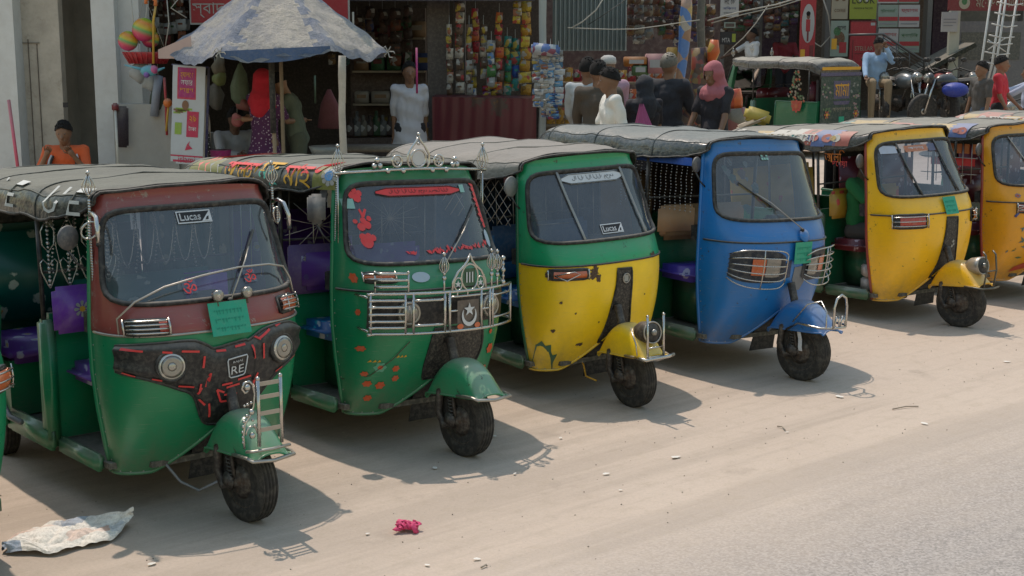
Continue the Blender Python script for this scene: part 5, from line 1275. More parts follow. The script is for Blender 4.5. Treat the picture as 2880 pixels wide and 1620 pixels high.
P('man in a black jacket with greying hair in the crowd', spot(1682, 15.5), 60, 1.78, cloth('black_jacket', (.022, .024, .032)), DRK, long_sleeve=True, hairm=mat('grey_hair', (.10, .09, .07), .6), arms=((20, 40), (20, 40)))
P('woman in a dusty pink headscarf and black cloak carrying a bag', spot(1800, 15.0), 225, 1.70, cloth('black_robe', (.02, .018, .024)), None, dress=True, veil=cloth('dusty_pink_scarf', (.42, .13, .15)), fem=True, head_pitch=15)
P('man in a white t-shirt reaching out on the far shop steps', Vector((at(1892, 100, 27.0).x, 27.0, .95)), 200, 1.68, TW, DRK, arms=((60, 10, 5), (10, 10)), sk=SKD)
P('man in a dim red shirt sitting inside the far shop', Vector((at(1975, 100, 27.6).x, 27.6, .95)), -90, 1.66, cloth('dim_red_shirt', (.22, .02, .03)), DRK, arms=((30, 40), (30, 40)), sk=SKD)
bp_ = spot(2205, 25.0)
P('man in a light blue shirt sitting with a hand at his face on a motorcycle', bp_, -95, 1.72, cloth('sky_blue_shirt', (.30, .44, .62)), cloth('khaki_trousers', (.30, .22, .13)), sit=True, seat_h=.66, arms=((40, 20, 10), (70, 100, 5, 30)), long_sleeve=True, head_pitch=18)
P('man in a red football shirt standing at the right edge', spot(2516, 21.5), -30, 1.70, cloth('red_football_shirt', (.55, .03, .05)), DRK, arms=((10, 20), (15, 30)), sk=skin((.24, .12, .07)))
P('man in a dark grey shirt seen from behind beside the man in red', spot(2470, 21.2), -160, 1.62, cloth('dark_grey_shirt', (.07, .065, .06)), JEAN, arms=((5, 10), (5, 10)))
P('rider in a pale blue sleeve at the far right edge', spot(2590, 21.8), 160, 1.55, cloth('pale_blue_shirt', (.40, .46, .60)), DRK, arms=((70, 10), (60, 10)), long_sleeve=True)
dv = a5.matrix_basis @ Vector((-.97, -.24, .0)); yaw5 = -58.2
P('driver in a green shirt sitting in the plain yellow rickshaw', dv + Vector((0, 0, .24)), yaw5 + 14, 1.58, cloth('green_shirt', (.01, .15, .04)), cloth('grey_trousers', (.05, .045, .04)), sit=True, seat_h=.42, arms=((50, 30, 5), (40, 40, 5)), head_pitch=20, sk=SKD)

# ================================================================== shop fronts and market things
M_CONC = mat('weathered_concrete', (.50, .49, .46), .9, 0, .35, .2, var=.7, scale=1.6, bump=.5)
M_CONP = mat('pale_plastered_column', (.66, .67, .66), .85, 0, .2, .2, var=.45, scale=2.2, bump=.25)
M_PLAS = mat('stained_plaster', (.36, .33, .28), .95, 0, .3, .1, var=.9, scale=1.5, bump=.6)
M_WOODG = mat('grey_weathered_wood', (.60, .55, .47), .9, 0, .3, .2, var=.8, scale=5, bump=.7, grime=.35, grimecol=(.22, .19, .15))
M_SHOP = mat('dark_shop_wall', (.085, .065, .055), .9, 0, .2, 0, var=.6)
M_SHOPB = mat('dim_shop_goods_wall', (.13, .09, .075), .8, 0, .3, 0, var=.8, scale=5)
M_WOOD = mat('bare_wood', (.30, .235, .16), .8, 0, .2, .1, var=.6, scale=8, bump=.4)
M_STR = mat('string', (.45, .42, .36), .8)
def U(u, Y): return at(u, 100, Y).x
def Zv(v, Y): return at(1288, v, Y).z
def wallbox(mb, u0, u1, v0, v1, Y, d, mi=0, z0=None, z1=None):
    """box whose front stands at depth Y between two sight columns"""
    x0, x1 = U(u0, Y), U(u1, Y); za = Zv(v1, Y) if z0 is None else z0; zb_ = Zv(v0, Y) if z1 is None else z1
    mb.box(((x0 + x1) / 2, Y + d / 2, (za + zb_) / 2), (x1 - x0, d, zb_ - za), mi); return mb
# building A: concrete shop house at the left
A = thing('concrete_building', 'grey concrete building with stained columns at the left', 'building', (U(190, 16), 16, .4))
inv = A.matrix_basis.inverted() if False else Matrix.Translation(-Vector(A.location))
def sub(mb): mb.v = [inv @ v for v in mb.v]; return mb
mb = MB(); wallbox(mb, -60, 36, 0, 500, 15.3, .5, 0, .3, 4.2); sub(mb).build('column', [M_CONP], A)
mb = MB(); wallbox(mb, 36, 150, 0, 500, 15.55, .15, 0, .3, 4.2); sub(mb)
o = mb.build('wall', [M_WOODG], A)
mb = MB(); x0, x1 = U(45, 15.5), U(95, 15.5)
for k in range(3): xx = x0 + (x1 - x0) * k / 2.3; mb.box((xx, 15.545, 1.4), (.006, .02, 1.9 + .1 * (k % 2)), 0)
mb.box(((x0 + x1) / 2, 15.545, 2.36), (x1 - x0, .02, .006), 0); sub(mb).build('plank_edges', [mat('dark_gap', (.13, .11, .09), .9)], A)
mb = MB(); wallbox(mb, 120, 240, 0, 500, 16.5, .2, 0, .3, 4.2); 
mb.box((U(145, 16), 16.1, 2.2), (.1, 1.0, 4.0), 0); sub(mb).build('recess_wall', [M_PLAS], A)
mb = MB(); wallbox(mb, 232, 290, 0, 500, 15.45, .5, 0, .3, 4.2); wallbox(mb, 290, 352, 0, 500, 15.6, .45, 0, .3, 4.2); sub(mb).build('column', [M_CONP], A)
mb = MB(); mb.box((-4.2, 17.5, 4.3), (4.5, 4.6, .2), 0); sub(mb).build('roof', [M_CONC], A)
mb = MB(); wallbox(mb, 275, 438, 262, 500, 15.05, .2, 0, .3); x0 = U(438, 15.1)
wallbox(mb, 438, 520, 335, 500, 15.1, .2, 0, .3); sub(mb); o = mb.build('parapet', [M_CONC], A)
# building B: row of dark shops with a flat roof
B_ = thing('shop_building', 'dark open shop row behind the umbrella stall', 'building', (-1, 17, .4)); inv = Matrix.Translation(-Vector(B_.location))
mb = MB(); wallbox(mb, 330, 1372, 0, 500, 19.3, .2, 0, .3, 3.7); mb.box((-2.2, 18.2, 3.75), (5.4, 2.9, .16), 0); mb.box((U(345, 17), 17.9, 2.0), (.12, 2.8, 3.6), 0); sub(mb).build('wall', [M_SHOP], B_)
mb = MB(); wallbox(mb, 1075, 1130, 0, 500, 17.1, .35, 0, .3, 3.65); wallbox(mb, 1140, 1170, 0, 500, 17.3, .3, 0, .3, 3.65); sub(mb).build('pillar', [mat('dim_pillar', (.13, .11, .10), .9, 0, .3, 0, var=.6)], B_)
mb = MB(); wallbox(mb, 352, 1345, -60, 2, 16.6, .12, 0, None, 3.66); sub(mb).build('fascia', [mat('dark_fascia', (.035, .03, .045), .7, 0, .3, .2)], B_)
mb = MB(); wallbox(mb, 360, 470, 10, 330, 18.6, .3, 0); sub(mb).build('shade_panel', [mat('interior_shade', (.008, .006, .006), .9)], B_); mb = MB(); wallbox(mb, 880, 1070, 20, 340, 18.4, .3, 0); sub(mb).build('shelving', [M_SHOPB], B_)  # near-black panel: the darkness inside the shop put into its colour
# stock on the shop shelves
rr = random.Random(12)
BOXM = [mat('carton_%d' % i, c, .7, 0, .1, 0) for i, c in enumerate([(.20, .12, .06), (.12, .02, .02), (.03, .05, .14), (.25, .22, .18), (.03, .10, .04), (.22, .14, .02)])]
BCOL = ['brown', 'dark red', 'navy blue', 'pale grey', 'dark green', 'mustard']
NTH = ['first', 'second', 'third', 'fourth', 'fifth', 'sixth', 'seventh', 'eighth', 'ninth', 'tenth', 'eleventh', 'twelfth', 'thirteenth', 'fourteenth', 'fifteenth']
ROWN = ['bottom', 'second', 'third', 'fourth', 'fifth', 'top']
for r_ in range(5):
    x = U(890, 18.2)
    k = 0
    while x < U(1065, 18.2):
        w_ = rr.uniform(.13, .26); h_ = rr.uniform(.14, .26); c = rr.randrange(6)
        o = MB().box((0, 0, h_ / 2), (w_ * .92, .25, h_), 0, None, .01).box((0, -.127, h_ * .6), (w_ * .6, .004, h_ * .3), 1).build('carton', [BOXM[c], BOXM[(c + 3) % 6]], None, (x + w_ / 2, 18.2, .75 + .42 * r_))
        tag(o, '%s carton, %s from the left on the %s dim shop shelf' % (BCOL[c], NTH[k], ROWN[r_]), 'carton', 'cartons on the dim shop shelves'); x += w_ + .02; k += 1
    tag(MB().box((U(978, 18.2), 18.2, .735 + .42 * r_), (U(1068, 18.2) - U(888, 18.2), .3, .025), 0).build('shelf', [M_WOOD], None), 'dim %s shelf holding cartons in the dark shop' % ROWN[r_], 'shelf', 'shop shelves')
# hanging packet strips
def strip(u, v0, v1, Y, w, cols, label, n=None, grp='strips of packets hanging at the shop front', bulge=.04, cat='packet strip', rough=.3):
    p0 = at(u, v0, Y); p1 = at(u, v1, Y); Lh = p0.z - p1.z; n = n or max(3, int(Lh / .13)); mb = MB(); rr = random.Random(label); h = Lh / n
    w0 = w
    for k in range(n):
        z = -h * (k + .5); tw = rr.uniform(-.6, .6); w = w0 * rr.uniform(.82, 1.15); q = Matrix.Translation((rr.uniform(-.01, .01), 0, 0)) @ Matrix.Rotation(tw, 4, 'Z') @ Matrix.Rotation(rr.uniform(-.12, .12), 4, 'Y')
        def pk(a, b):
            e = math.sin(PI * a) ** .5 * math.sin(PI * b) ** .5
            v = q @ Vector(((a - .5) * w * (1 + .04 * math.sin(b * 20)), -bulge * e, (b - .5) * h * .94)); v.z += z; return v
        mb.grid(pk, 5, 5, k % len(cols), True); mb.grid(lambda a, b: pk(a, b) * 1 + Vector((0, 2 * bulge * math.sin(PI * a) ** .5 * math.sin(PI * b) ** .5, 0)), 5, 5, k % len(cols), True)
        c0 = q @ Vector((0, -bulge - .002, 0)); mb.box((c0.x, c0.y, z + h * .1), (w * .45, .004, h * .16), (k + 1) % len(cols), (0, 0, tw))
    mb.tube([(0, 0, .1), (0, 0, -Lh)], .003, 4, len(cols))
    o = mb.build('packet_strip', list(cols) + [M_WPT], None, (p0.x, p0.y, p0.z)); return tag(o, label, cat, grp)
def pk_(n, c, r=.3, ink=None):
    m, nt, out = newmat('packet_' + n); tc = N(nt, 'ShaderNodeTexCoord'); v = tc.outputs['Object']; vo = N(nt, 'ShaderNodeTexVoronoi'); vo.inputs['Scale'].default_value = 15; L(nt, v, vo.inputs['Vector']); sp = N(nt, 'ShaderNodeSeparateColor'); L(nt, vo.outputs['Color'], sp.inputs[0])
    r_ = nt.nodes.new('ShaderNodeValToRGB'); r_.color_ramp.interpolation = 'CONSTANT'; el = r_.color_ramp.elements; st = [(0, c), (.45, tuple(x * .45 for x in c)), (.62, (.42, .40, .36)), (.70, c), (.86, ink or (.40, .04, .04)), (.91, ink or (.45, .33, .04)), (.95, c)]
    while len(el) < len(st): el.new(.5)
    for e, (p_, q_) in zip(el, st): e.position = p_; e.color = c4(q_)
    L(nt, sp.outputs[0], r_.inputs[0]); n1 = noise(nt, v, 45, 4, .7); b = mix(nt, mth(nt, 'MULTIPLY', n1, .5), r_.outputs[0], tuple(x * .3 for x in c))
    p = N(nt, 'ShaderNodeBsdfPrincipled'); L(nt, b, p.inputs['Base Color']); p.inputs['Roughness'].default_value = r; bp = N(nt, 'ShaderNodeBump'); bp.inputs['Strength'].default_value = .9; bp.inputs['Distance'].default_value = .02; L(nt, n1, bp.inputs['Height']); L(nt, bp.outputs[0], p.inputs['Normal']); L(nt, p.outputs[0], out.inputs[0]); return m
gold = pk_('gold', (.50, .26, .03)); yel = pk_('yellow', (.55, .40, .03)); org = pk_('orange', (.52, .12, .02)); red = pk_('red', (.38, .02, .03)); teal = pk_('teal', (.02, .22, .20)); grn = pk_('green', (.06, .20, .05)); blu = pk_('blue', (.02, .07, .32)); sil = pk_('silver', (.34, .34, .32)); wht = pk_('white', (.56, .58, .58), .4, (.08, .20, .42)); brn = pk_('brown', (.13, .08, .05)); crm = pk_('cream', (.50, .46, .38), .4, (.35, .12, .06)); pur = pk_('purple', (.14, .03, .16)); lbl = pk_('lightblue', (.14, .36, .60), .4, (.55, .57, .58))
for u, v0, v1, w_, cs, lb in [(1322, 0, 240, .15, (yel, gold, gold), 'long gold and yellow snack packet strip beside the pale pole'), (1300, 0, 60, .12, (yel, crm), 'short yellow packet strip at the top left of the gold one'),
    (1296, 95, 230, .12, (teal, teal, blu), 'teal and blue packet strip left of the long gold one'), (1276, 90, 240, .10, (teal, grn), 'narrow teal and green packet strip left of the teal and blue one'),
    (1256, 30, 235, .10, (org, red, brn), 'orange and red packet strip in the middle of the display'), (1236, 100, 225, .11, (sil, wht, grn), 'silver packet strip with green edges in the middle'),
    (1216, 60, 200, .10, (brn, sil, crm), 'brown and silver packet strip left of the green edged one'), (1196, 20, 160, .10, (red, red, org), 'red packet strip near the left end of the display'), (1180, 60, 240, .08, (brn, sil), 'thin brown and silver packet strip left of the red one'),
    (1155, 0, 235, .11, (brn, crm, brn), 'dull brown packet strip at the left end by the pillar'), (1130, 60, 240, .08, (crm, brn), 'dull cream packet strip in front of the pillar'), (1248, 205, 262, .15, (org, brn), 'orange packets hanging lowest above the maroon cloth'), (1225, 215, 260, .10, (red, pur), 'dark red packets hanging low above the maroon cloth'),
    (1190, 165, 250, .10, (sil, yel, wht), 'silver and yellow packets hanging low above the cloth at left')]:
    strip(u, v0, v1, 16.9 + .1 * math.sin(u), w_ * .95, cs, lb)
for u, v0, v1, w_, cs, lb in [(1352, 130, 270, .13, (wht, sil), 'white printed sachet strip, leftmost on the pale pole'), (1371, 125, 235, .12, (wht, crm), 'white sachet strip with red prints on the pale pole'), (1385, 120, 290, .11, (lbl, wht, wht), 'white and light blue sachet strip on the pale pole'), (1405, 125, 265, .12, (wht, wht, lbl), 'white sachet strip with blue seams, rightmost on the pole'), (1392, 235, 300, .13, (blu, lbl), 'bright blue sachet strip hanging lowest on the pole'), (1372, 250, 295, .10, (wht, crm), 'short white sachet strip low on the pale pole')]:
    strip(u, v0, v1, 15.7, w_, cs, lb, grp='sachet strips hanging on the pale pole', bulge=.015, n=9)
o = MB().box((0, 0, 0), (.32, .10, .13), 0, (0, .1, 0), .02).build('sachet_box', [stripes('blue_white_print', [(.45, .5, .55), (.10, .18, .42), (.5, .52, .55), (.3, .1, .15)], 2, 14)], None, at(1372, 125, 15.65)); tag(o, 'pale blue printed carton fixed above the sachet strips', 'carton')
def pole(u, v0, v1, Y, r, m, label, u2=None, name='pole', cat='pole'):
    p0 = at(u, v0, Y); p1 = at(u2 or u, v1, Y); g = gz(p1) if v1 > 330 else p1; base = Vector((p1.x, p1.y, g.z))
    rr = random.Random(label); n = 10
    pts = [base * (1 - t) + p0 * t - base + Vector((rr.uniform(-1, 1) * r * .3, 0, 0)) for t in [i / n for i in range(n + 1)]]
    return tag(MB().tube(pts, [r * (1 + .08 * rr.uniform(-1, 1)) for _ in pts], 10).build(name, [m], None, base), label, cat)
pole(1365, -60, 400, 15.9, .045, mat('pale_painted_pole', (.34, .37, .36), .7, 0, .3, 0), 'pale grey pole carrying the sachet strips')
pole(1765, -60, 400, 17.8, .05, mat('dim_steel_pole', (.12, .115, .10), .7, .2, .3, 0), 'thin dull steel pole with tangled wire in the middle of the market')
# maroon counter
mb = MB()
x0, x1 = U(1085, 16.3), U(1350, 15.8); gz0 = .42
mb.grid(lambda u, v: Vector((x0 + (x1 - x0) * u, 16.35 - .5 * u + .025 * math.sin(u * 17 + math.sin(u * 9) * 2) * v + .006 * math.sin(u * 53 + v * 4), 1.74 - v * (1.74 - gz0))), 60, 8, 0, True)
mb.grid(lambda u, v: Vector((x0 + (x1 - x0) * u, 16.35 - .5 * u + .8 * v, 1.74)), 8, 2, 0, True); mb.grid(lambda u, v: Vector((x1, 15.85 + .8 * u, 1.74 - v * (1.74 - gz0))), 4, 4, 0)
mc = floral('maroon_printed_cloth', (.11, .012, .025), (.05, .03, .028), (.10, .05, .02), 2.4); inv = Matrix.Translation(-Vector((x0, 16.3, gz0))); sub(mb)
o = mb.build('shop_counter', [mc], None, (x0, 16.3, gz0)); tag(o, 'market counter draped in maroon printed cloth', 'counter')
# wooden board behind rickshaws 2 and 3
inv = Matrix.Translation(-Vector(at(980, 365, 15.4)))
c_ = at(985, 365, 15.2); o = thing('bench', 'low wooden plank bench in front of the dark shop', 'bench', (c_.x, c_.y, G(c_.x, c_.y)))
MB().box((0, 0, .78), (1.5, .55, .05), 0, None, .01).build('plank', [mat('dull_board', (.13, .11, .085), .9, 0, .3, .1)], o)
for sx_ in (-.65, .65):
    for sy_ in (-.22, .22): MB().box((sx_, sy_, .38), (.06, .06, .75), 0).build('leg', [M_WOOD], o)
# ---------------- umbrella stall
um = thing('umbrella', 'large patched blue and white tarpaulin umbrella over the stall', 'umbrella', (U(705, 14.5), 14.5, G(U(705, 14.5), 14.5)))
pc = Vector((U(705, 14.5), 14.5, 0)); zt = Zv(-88, 14.5); ze = Zv(130, 14.3)
cor = [(-1.20, -.05, 0), (-.42, -1.0, 0), (.64, -1.0, .06), (1.10, .05, .0), (.62, .95, .1), (-.5, .95, .1)]
def tarp(u, v):
    a = u * 6; i = int(a) % 6; t = a - int(a); c0, c1 = cor[i], cor[(i + 1) % 6]
    e = [c0[j] * (1 - t) + c1[j] * t for j in range(3)]
    x, y = e[0] * v, e[1] * v; sag = -.06 * math.sin(PI * v) * (1 - .5 * math.sin(PI * t)) - .07 * math.sin(PI * t) * v
    z = zt - (zt - ze - e[2]) * (v ** 1.09) + sag * .6 - (0.05 * (v - .96) / .04 * (.3 + .7 * math.sin(PI * t)) if v > .96 else 0)
    z += -.03 * abs(math.sin(PI * 2 * t)) ** .5 * v * .5 + .018 * math.sin(9 * x + 13 * y) * v + .010 * math.sin(31 * x - 17 * y) * v + .014 * math.sin(a * 9) * v
    return Vector((x, y, z - G(pc.x, pc.y)))
m, nt, out = newmat('patched_tarpaulin'); tc = N(nt, 'ShaderNodeTexCoord'); v = tc.outputs['Object']
vo = N(nt, 'ShaderNodeTexVoronoi'); vo.inputs['Scale'].default_value = 1.5; L(nt, v, vo.inputs['Vector']); n1 = noise(nt, v, 2.2, 8, .72); n2 = noise(nt, v, 14, 6, .75)
sp = N(nt, 'ShaderNodeSeparateColor'); L(nt, vo.outputs['Color'], sp.inputs[0])
b = mix(nt, ramp(nt, n1, [(.36, 0), (.56, 1)]), (.12, .15, .21), (.36, .34, .30))
b = mix(nt, ramp(nt, sp.outputs[0], [(.70, 0), (.72, 1)]), b, (.14, .17, .25)); b = mix(nt, mth(nt, 'MULTIPLY', ramp(nt, n2, [(.42, 0), (.7, 1)]), .5), b, (.36, .33, .29)); b = mix(nt, mth(nt, 'MULTIPLY', ramp(nt, n2, [(.34, 1), (.48, 0)]), .6), b, (.07, .11, .22))
p = N(nt, 'ShaderNodeBsdfPrincipled'); L(nt, b, p.inputs['Base Color']); p.inputs['Roughness'].default_value = .7; bpn = N(nt, 'ShaderNodeBump'); bpn.inputs['Strength'].default_value = .8; bpn.inputs['Distance'].default_value = .06; L(nt, n1, bpn.inputs['Height']); L(nt, bpn.outputs[0], p.inputs['Normal']); L(nt, p.outputs[0], out.inputs[0]); M_TARP = m
def tarpmat(n, c1, c2):
    m, nt, out = newmat(n); tc = N(nt, 'ShaderNodeTexCoord'); v = tc.outputs['Object']; n1 = noise(nt, v, 3.2, 8, .75); n2 = noise(nt, v, 17, 6, .75); n0 = noise(nt, v, 1.3, 3, .6)
    b = mix(nt, ramp(nt, n1, [(.42, 0), (.58, 1)]), c1, c2); b = mix(nt, mth(nt, 'MULTIPLY', ramp(nt, n2, [(.3, 1), (.5, 0)]), .35), b, tuple(x * .5 for x in c1)); b = mix(nt, mth(nt, 'MULTIPLY', ramp(nt, n0, [(.5, 0), (.6, 1)]), .5), b, (.40, .37, .32))
    p = N(nt, 'ShaderNodeBsdfPrincipled'); L(nt, b, p.inputs['Base Color']); p.inputs['Roughness'].default_value = .65; bp = N(nt, 'ShaderNodeBump'); bp.inputs['Strength'].default_value = 1; bp.inputs['Distance'].default_value = .08; L(nt, mth(nt, 'ADD', n1, mth(nt, 'MULTIPLY', n2, .2)), bp.inputs['Height']); L(nt, bp.outputs[0], p.inputs['Normal']); L(nt, p.outputs[0], out.inputs[0]); return m
TM = [tarpmat('tarp_blue', (.12, .15, .21), (.22, .24, .28)), tarpmat('tarp_grey', (.20, .23, .29), (.33, .32, .30)), tarpmat('tarp_cream', (.27, .26, .25), (.44, .40, .34))]
mb = MB().grid(tarp, 96, 28, 0, True)
PANEL = [1, 2, 2, 1, 1, 1]
for fi in range(len(mb.f)):
    i_ = fi // 28; j_ = fi % 28; pn = i_ // 16; t_ = (i_ % 16) / 15
    e_ = 1.2 + 1.0 * math.sin(j_ * 1.7 + pn) + .8 * math.sin(j_ * .6 + i_)
    mb.m[fi] = 0 if (i_ % 16 < e_ or i_ % 16 > 15 - e_ * .8 or j_ >= 27) else PANEL[pn]
mb.build('canopy', TM, um)
z_ = ze - G(pc.x, pc.y)
MB().grid(lambda u, v: Vector((-.42 + 1.06 * u, -1.005 - .01 * math.sin(u * 30) + .02 * v, z_ + .01 + .05 * u - v * (.13 * math.sin(PI * (u * .8 + .12)) ** .8))), 30, 4, 0, True).build('hanging_flap', [mat('blue_tarp_cloth', (.07, .14, .30), .7, 0, .2, .1, var=.7, scale=9)], um)
MB().grid(lambda u, v: Vector((-1.24 + .40 * u, -.08 - .25 * u, z_ + .02 + .14 * u * (1 - v) - .09 * v + .0 * u)), 8, 4, 0, True).build('corner_patch', [mat('pink_patch_cloth', (.45, .33, .30), .8)], um)
mb = MB(); mb.tube([(0, .0, 0), (0, 0, zt - .5)], .02, 8)
for c in cor: mb.tube([(0, 0, zt - G(pc.x, pc.y) - .06), (c[0] * .98, c[1] * .98, z_ + c[2] - .03)], .010, 6)
mb.build('frame', [M_WOOD], um)
mb = MB()
for c, s_ in ((cor[1], .05), (cor[3], .06), (cor[0], .03)):
    for k in range(6): a = k; mb.tube([(c[0], c[1] - .01, z_ + c[2]), (c[0] + s_ * math.cos(a), c[1] - .02, z_ + c[2] + s_ * math.sin(a)), (c[0] + s_ * 1.3 * math.cos(a + .4), c[1] - .02, z_ + c[2] - .02 + s_ * .7 * math.sin(a))], .006, 5)
mb.build('corner_knot', [mat('pale_rag', (.45, .45, .42), .8)], um)
pole(860, 140, 400, 13.52, .036, M_WOODG, 'rough wooden pole at the right front corner of the umbrella', 862)
pole(686, 162, 420, 13.9, .020, M_WOOD, 'thin pole with a dark upper half in front of the woman in the dotted dress', 690)
pole(513, 190, 420, 14.6, .04, M_WOODG, 'wooden pole beside the tall banner', 522)
tag(MB().tube([(0, 0, 0), (0, 0, .75)], .030, 8).build('pole_upper', [M_RUB], None, at(688, 335, 13.88)), 'black upper half of the thin pole in front of the dotted dress', 'pole sleeve')  # upper half of the thin pole, a wider black tube
# banner
M_BAN = mat('banner_white', (.46, .50, .54), .5, 0, .1, 0, var=.2)
b0 = at(470, 165, 14.3); bw = .33; bh = 1.16; bn = thing('banner', 'tall narrow banner with purple and yellow lettering beside the umbrella', 'banner', at(470, 408, 14.3), (0, R(4.0), 0))
H0 = b0.z - bn.location.z
bfn = lambda a, b, o=0: Vector((a, -.012 - o - .008 * math.sin(b * 9), b))
mb = MB(); mb.grid(lambda u, v: bfn((u - .5) * bw, H0 * v), 6, 20, 0, True); mb.grid(lambda u, v: bfn((u - .5) * bw, H0 * v, -.02), 6, 20, 0, True)
def rr4(mb, x0, x1, z0, z1, m_, o=.002): mb.grid(lambda u, v: bfn(x0 + (x1 - x0) * u, z0 + (z1 - z0) * v, o), 2, 6, m_)
rr4(mb, -.10, .06, H0 - .32, H0 - .02, 1); rr4(mb, -.115, .075, H0 - .34, H0 - .02, 2, .001)
put_text(mb, 'হ্যালো', lambda a, b: bfn(a, b, .005), (-.02, H0 - .10), .13, .07, 3); put_text(mb, 'অফার', lambda a, b: bfn(a, b, .005), (-.02, H0 - .17), .12, .055, 4); put_text(mb, 'দারুণ', lambda a, b: bfn(a, b, .005), (-.02, H0 - .25), .14, .05, 3)
rr4(mb, -.01, .11, H0 - .72, H0 - .46, 2, .004); put_text(mb, '২৯', lambda a, b: bfn(a, b, .008), (.05, H0 - .53), .07, .06, 3); put_text(mb, 'টাকা', lambda a, b: bfn(a, b, .008), (.05, H0 - .63), .08, .05, 4)
rr4(mb, -.13, -.06, H0 - .70, H0 - .58, 5, .004); poly(mb, [(-.02, H0 - .86), (.06, H0 - .84), (.02, H0 - .80), (.03, H0 - .76), (-.0, H0 - .80)], lambda a, b: bfn(a, b, .004), 2)
mb.add([bfn(-.03 + .035 * math.cos(a), H0 - .40 + .05 * math.sin(a), .005) for a in [2 * PI * i / 12 for i in range(12)]], [tuple(range(12))], 6)
rr4(mb, -bw / 2, bw / 2, H0 - .925, H0 - .91, 2, .003); rr4(mb, -.14, .14, .0, H0 - .96, 2, .003); rr4(mb, -.11, .11, .0, H0 - 1.0, 0, .005); put_text(mb, 'islami', lambda a, b: bfn(a, b, .008), (0, max(.03, H0 - 1.12)), .17, .07, 2)
for k in range(5): rr4(mb, -.15 + .02 * (k % 3), -.08 + .03 * k, H0 - .45 + .01 * k - .04, H0 - .44 + .01 * k - .03, 5 + (k % 2), .003)
mb.build('banner_sheet', [M_BAN, mat('banner_purple', (.35, .02, .16), .5), mat('banner_magenta', (.48, .02, .08), .5), M_YEL, M_WHT, mat('banner_lime', (.25, .40, .05), .5), SK], bn)
MB().tube([(-.18, .0, H0), (.19, 0, H0)], .010, 6).tube([(.19, .03, 0), (.19, .03, H0)], .015, 6).build('banner_frame', [mat('navy_frame', (.02, .02, .09), .5)], bn)
# red shop sign behind the umbrella
def signboard(name, label, u0, u1, v0, v1, Y, m_, items, cat='sign', border=None, rot=0, mats=None):
    """items: ('t', text, cx, cy, w, h, material) or ('r', x0, x1, y0, y1, material) in 0..1"""
    a = at(u0, v1, Y); b = at(u1, v1, Y); W_ = b.x - a.x; Hh = at(u0, v0, Y).z - a.z
    mb = MB(); mb.box((0, .02, Hh / 2), (W_, .04, Hh), 0); ms = [m_]; 
    def mi(m): 
        if m not in ms: ms.append(m)
        return ms.index(m)
    f = lambda o: (lambda p, q: Vector(((p - .5) * W_, -.003 - o, q * Hh)))
    if border:
        for (p0, p1, q0, q1) in ((0, 1, 0, .03), (0, 1, .97, 1), (0, .02, 0, 1), (.98, 1, 0, 1)): poly(mb, [(p0, q0), (p1, q0), (p1, q1), (p0, q1)], f(.001), mi(border))
    for k, it in enumerate(items):
        if it[0] == 't': put_text(mb, it[1], f(.006 + .0002 * k), (it[2], it[3]), it[4], it[5], mi(it[6]))
        elif it[0] == 'r': poly(mb, [(it[1], it[3]), (it[2], it[3]), (it[2], it[4]), (it[1], it[4])], f(.002 + .0002 * k), mi(it[5]))
        elif it[0] == 'e': poly(mb, [(it[1] + it[3] * math.cos(a), it[2] + it[4] * math.sin(a)) for a in [2 * PI * i / 20 for i in range(20)]], f(.002 + .0002 * k), mi(it[5]))
    o = mb.build(name, ms, None, ((a.x + b.x) / 2, Y, a.z), (0, 0, rot)); return tag(o, label, cat)
S_RED = mat('sign_red', (0.331, 0.014, 0.025), .5, 0, .1, 0, var=.2); S_DRED = mat('sign_dark_red', (0.144, 0.009, 0.014), .5, 0, .1, 0); S_WHT = mat('sign_white', (0.360, 0.360, 0.360), .5, 0, .15, 0, var=.2); S_CRM = mat('sign_cream', (0.288, 0.259, 0.194), .5, 0, .1, 0); S_LIME = mat('sign_lime', (0.216, 0.259, 0.022), .5, 0, .1, 0); S_PGR = mat('sign_pale_green', (0.216, 0.274, 0.238), .5, 0, .15, 0); S_GRN = mat('sign_green', (0.022, 0.115, 0.036), .5); S_BRN = mat('sign_brown', (0.101, 0.043, 0.014), .5); S_BLU = mat('sign_blue', (0.029, 0.050, 0.180), .5)
signboard('shop_sign', 'red shop sign with white lettering half hidden by the umbrella', 478, 880, -60, 62, 16.3, S_WHT, [('r', .01, .99, .04, .9, S_RED), ('t', 'স্বাদ', .12, .30, .20, .32, S_WHT), ('t', 'বিরিয়ানি', .12, .58, .2, .12, M_YEL), ('t', 'হাউস', .5, .4, .25, .3, S_WHT)])
# ---------------- toys and hanging goods at the left shop
def hang(p, l=.5): return [Vector((0, 0, 0)), Vector((.005, 0, l * .5)), Vector((0, 0, l))]
def toyball(label, u, v, r, Y=15.0):
    m, nt, out = newmat('rainbow_ball_' + label[:6]); tc = N(nt, 'ShaderNodeTexCoord'); s = N(nt, 'ShaderNodeSeparateXYZ'); L(nt, tc.outputs['Object'], s.inputs[0])
    b = ramp(nt, mth(nt, 'ADD', mth(nt, 'MULTIPLY', s.outputs[2], .5 / r), mth(nt, 'ADD', mth(nt, 'MULTIPLY', s.outputs[0], .2 / r), .5)), [(0, (.50, .04, .18)), (.3, (.55, .08, .12)), (.5, (.12, .36, .12)), (.62, (.50, .38, .03)), (.85, (.60, .20, .03)), (1, (.25, .4, .03))]); p = N(nt, 'ShaderNodeBsdfPrincipled'); L(nt, b, p.inputs['Base Color']); p.inputs['Roughness'].default_value = .3; L(nt, p.outputs[0], out.inputs[0])
    return tag(MB().ball((0, 0, 0), r, 0, 24).build('toy_ball', [m], None, at(u, v, Y)), label, 'ball', 'rainbow toy balls')
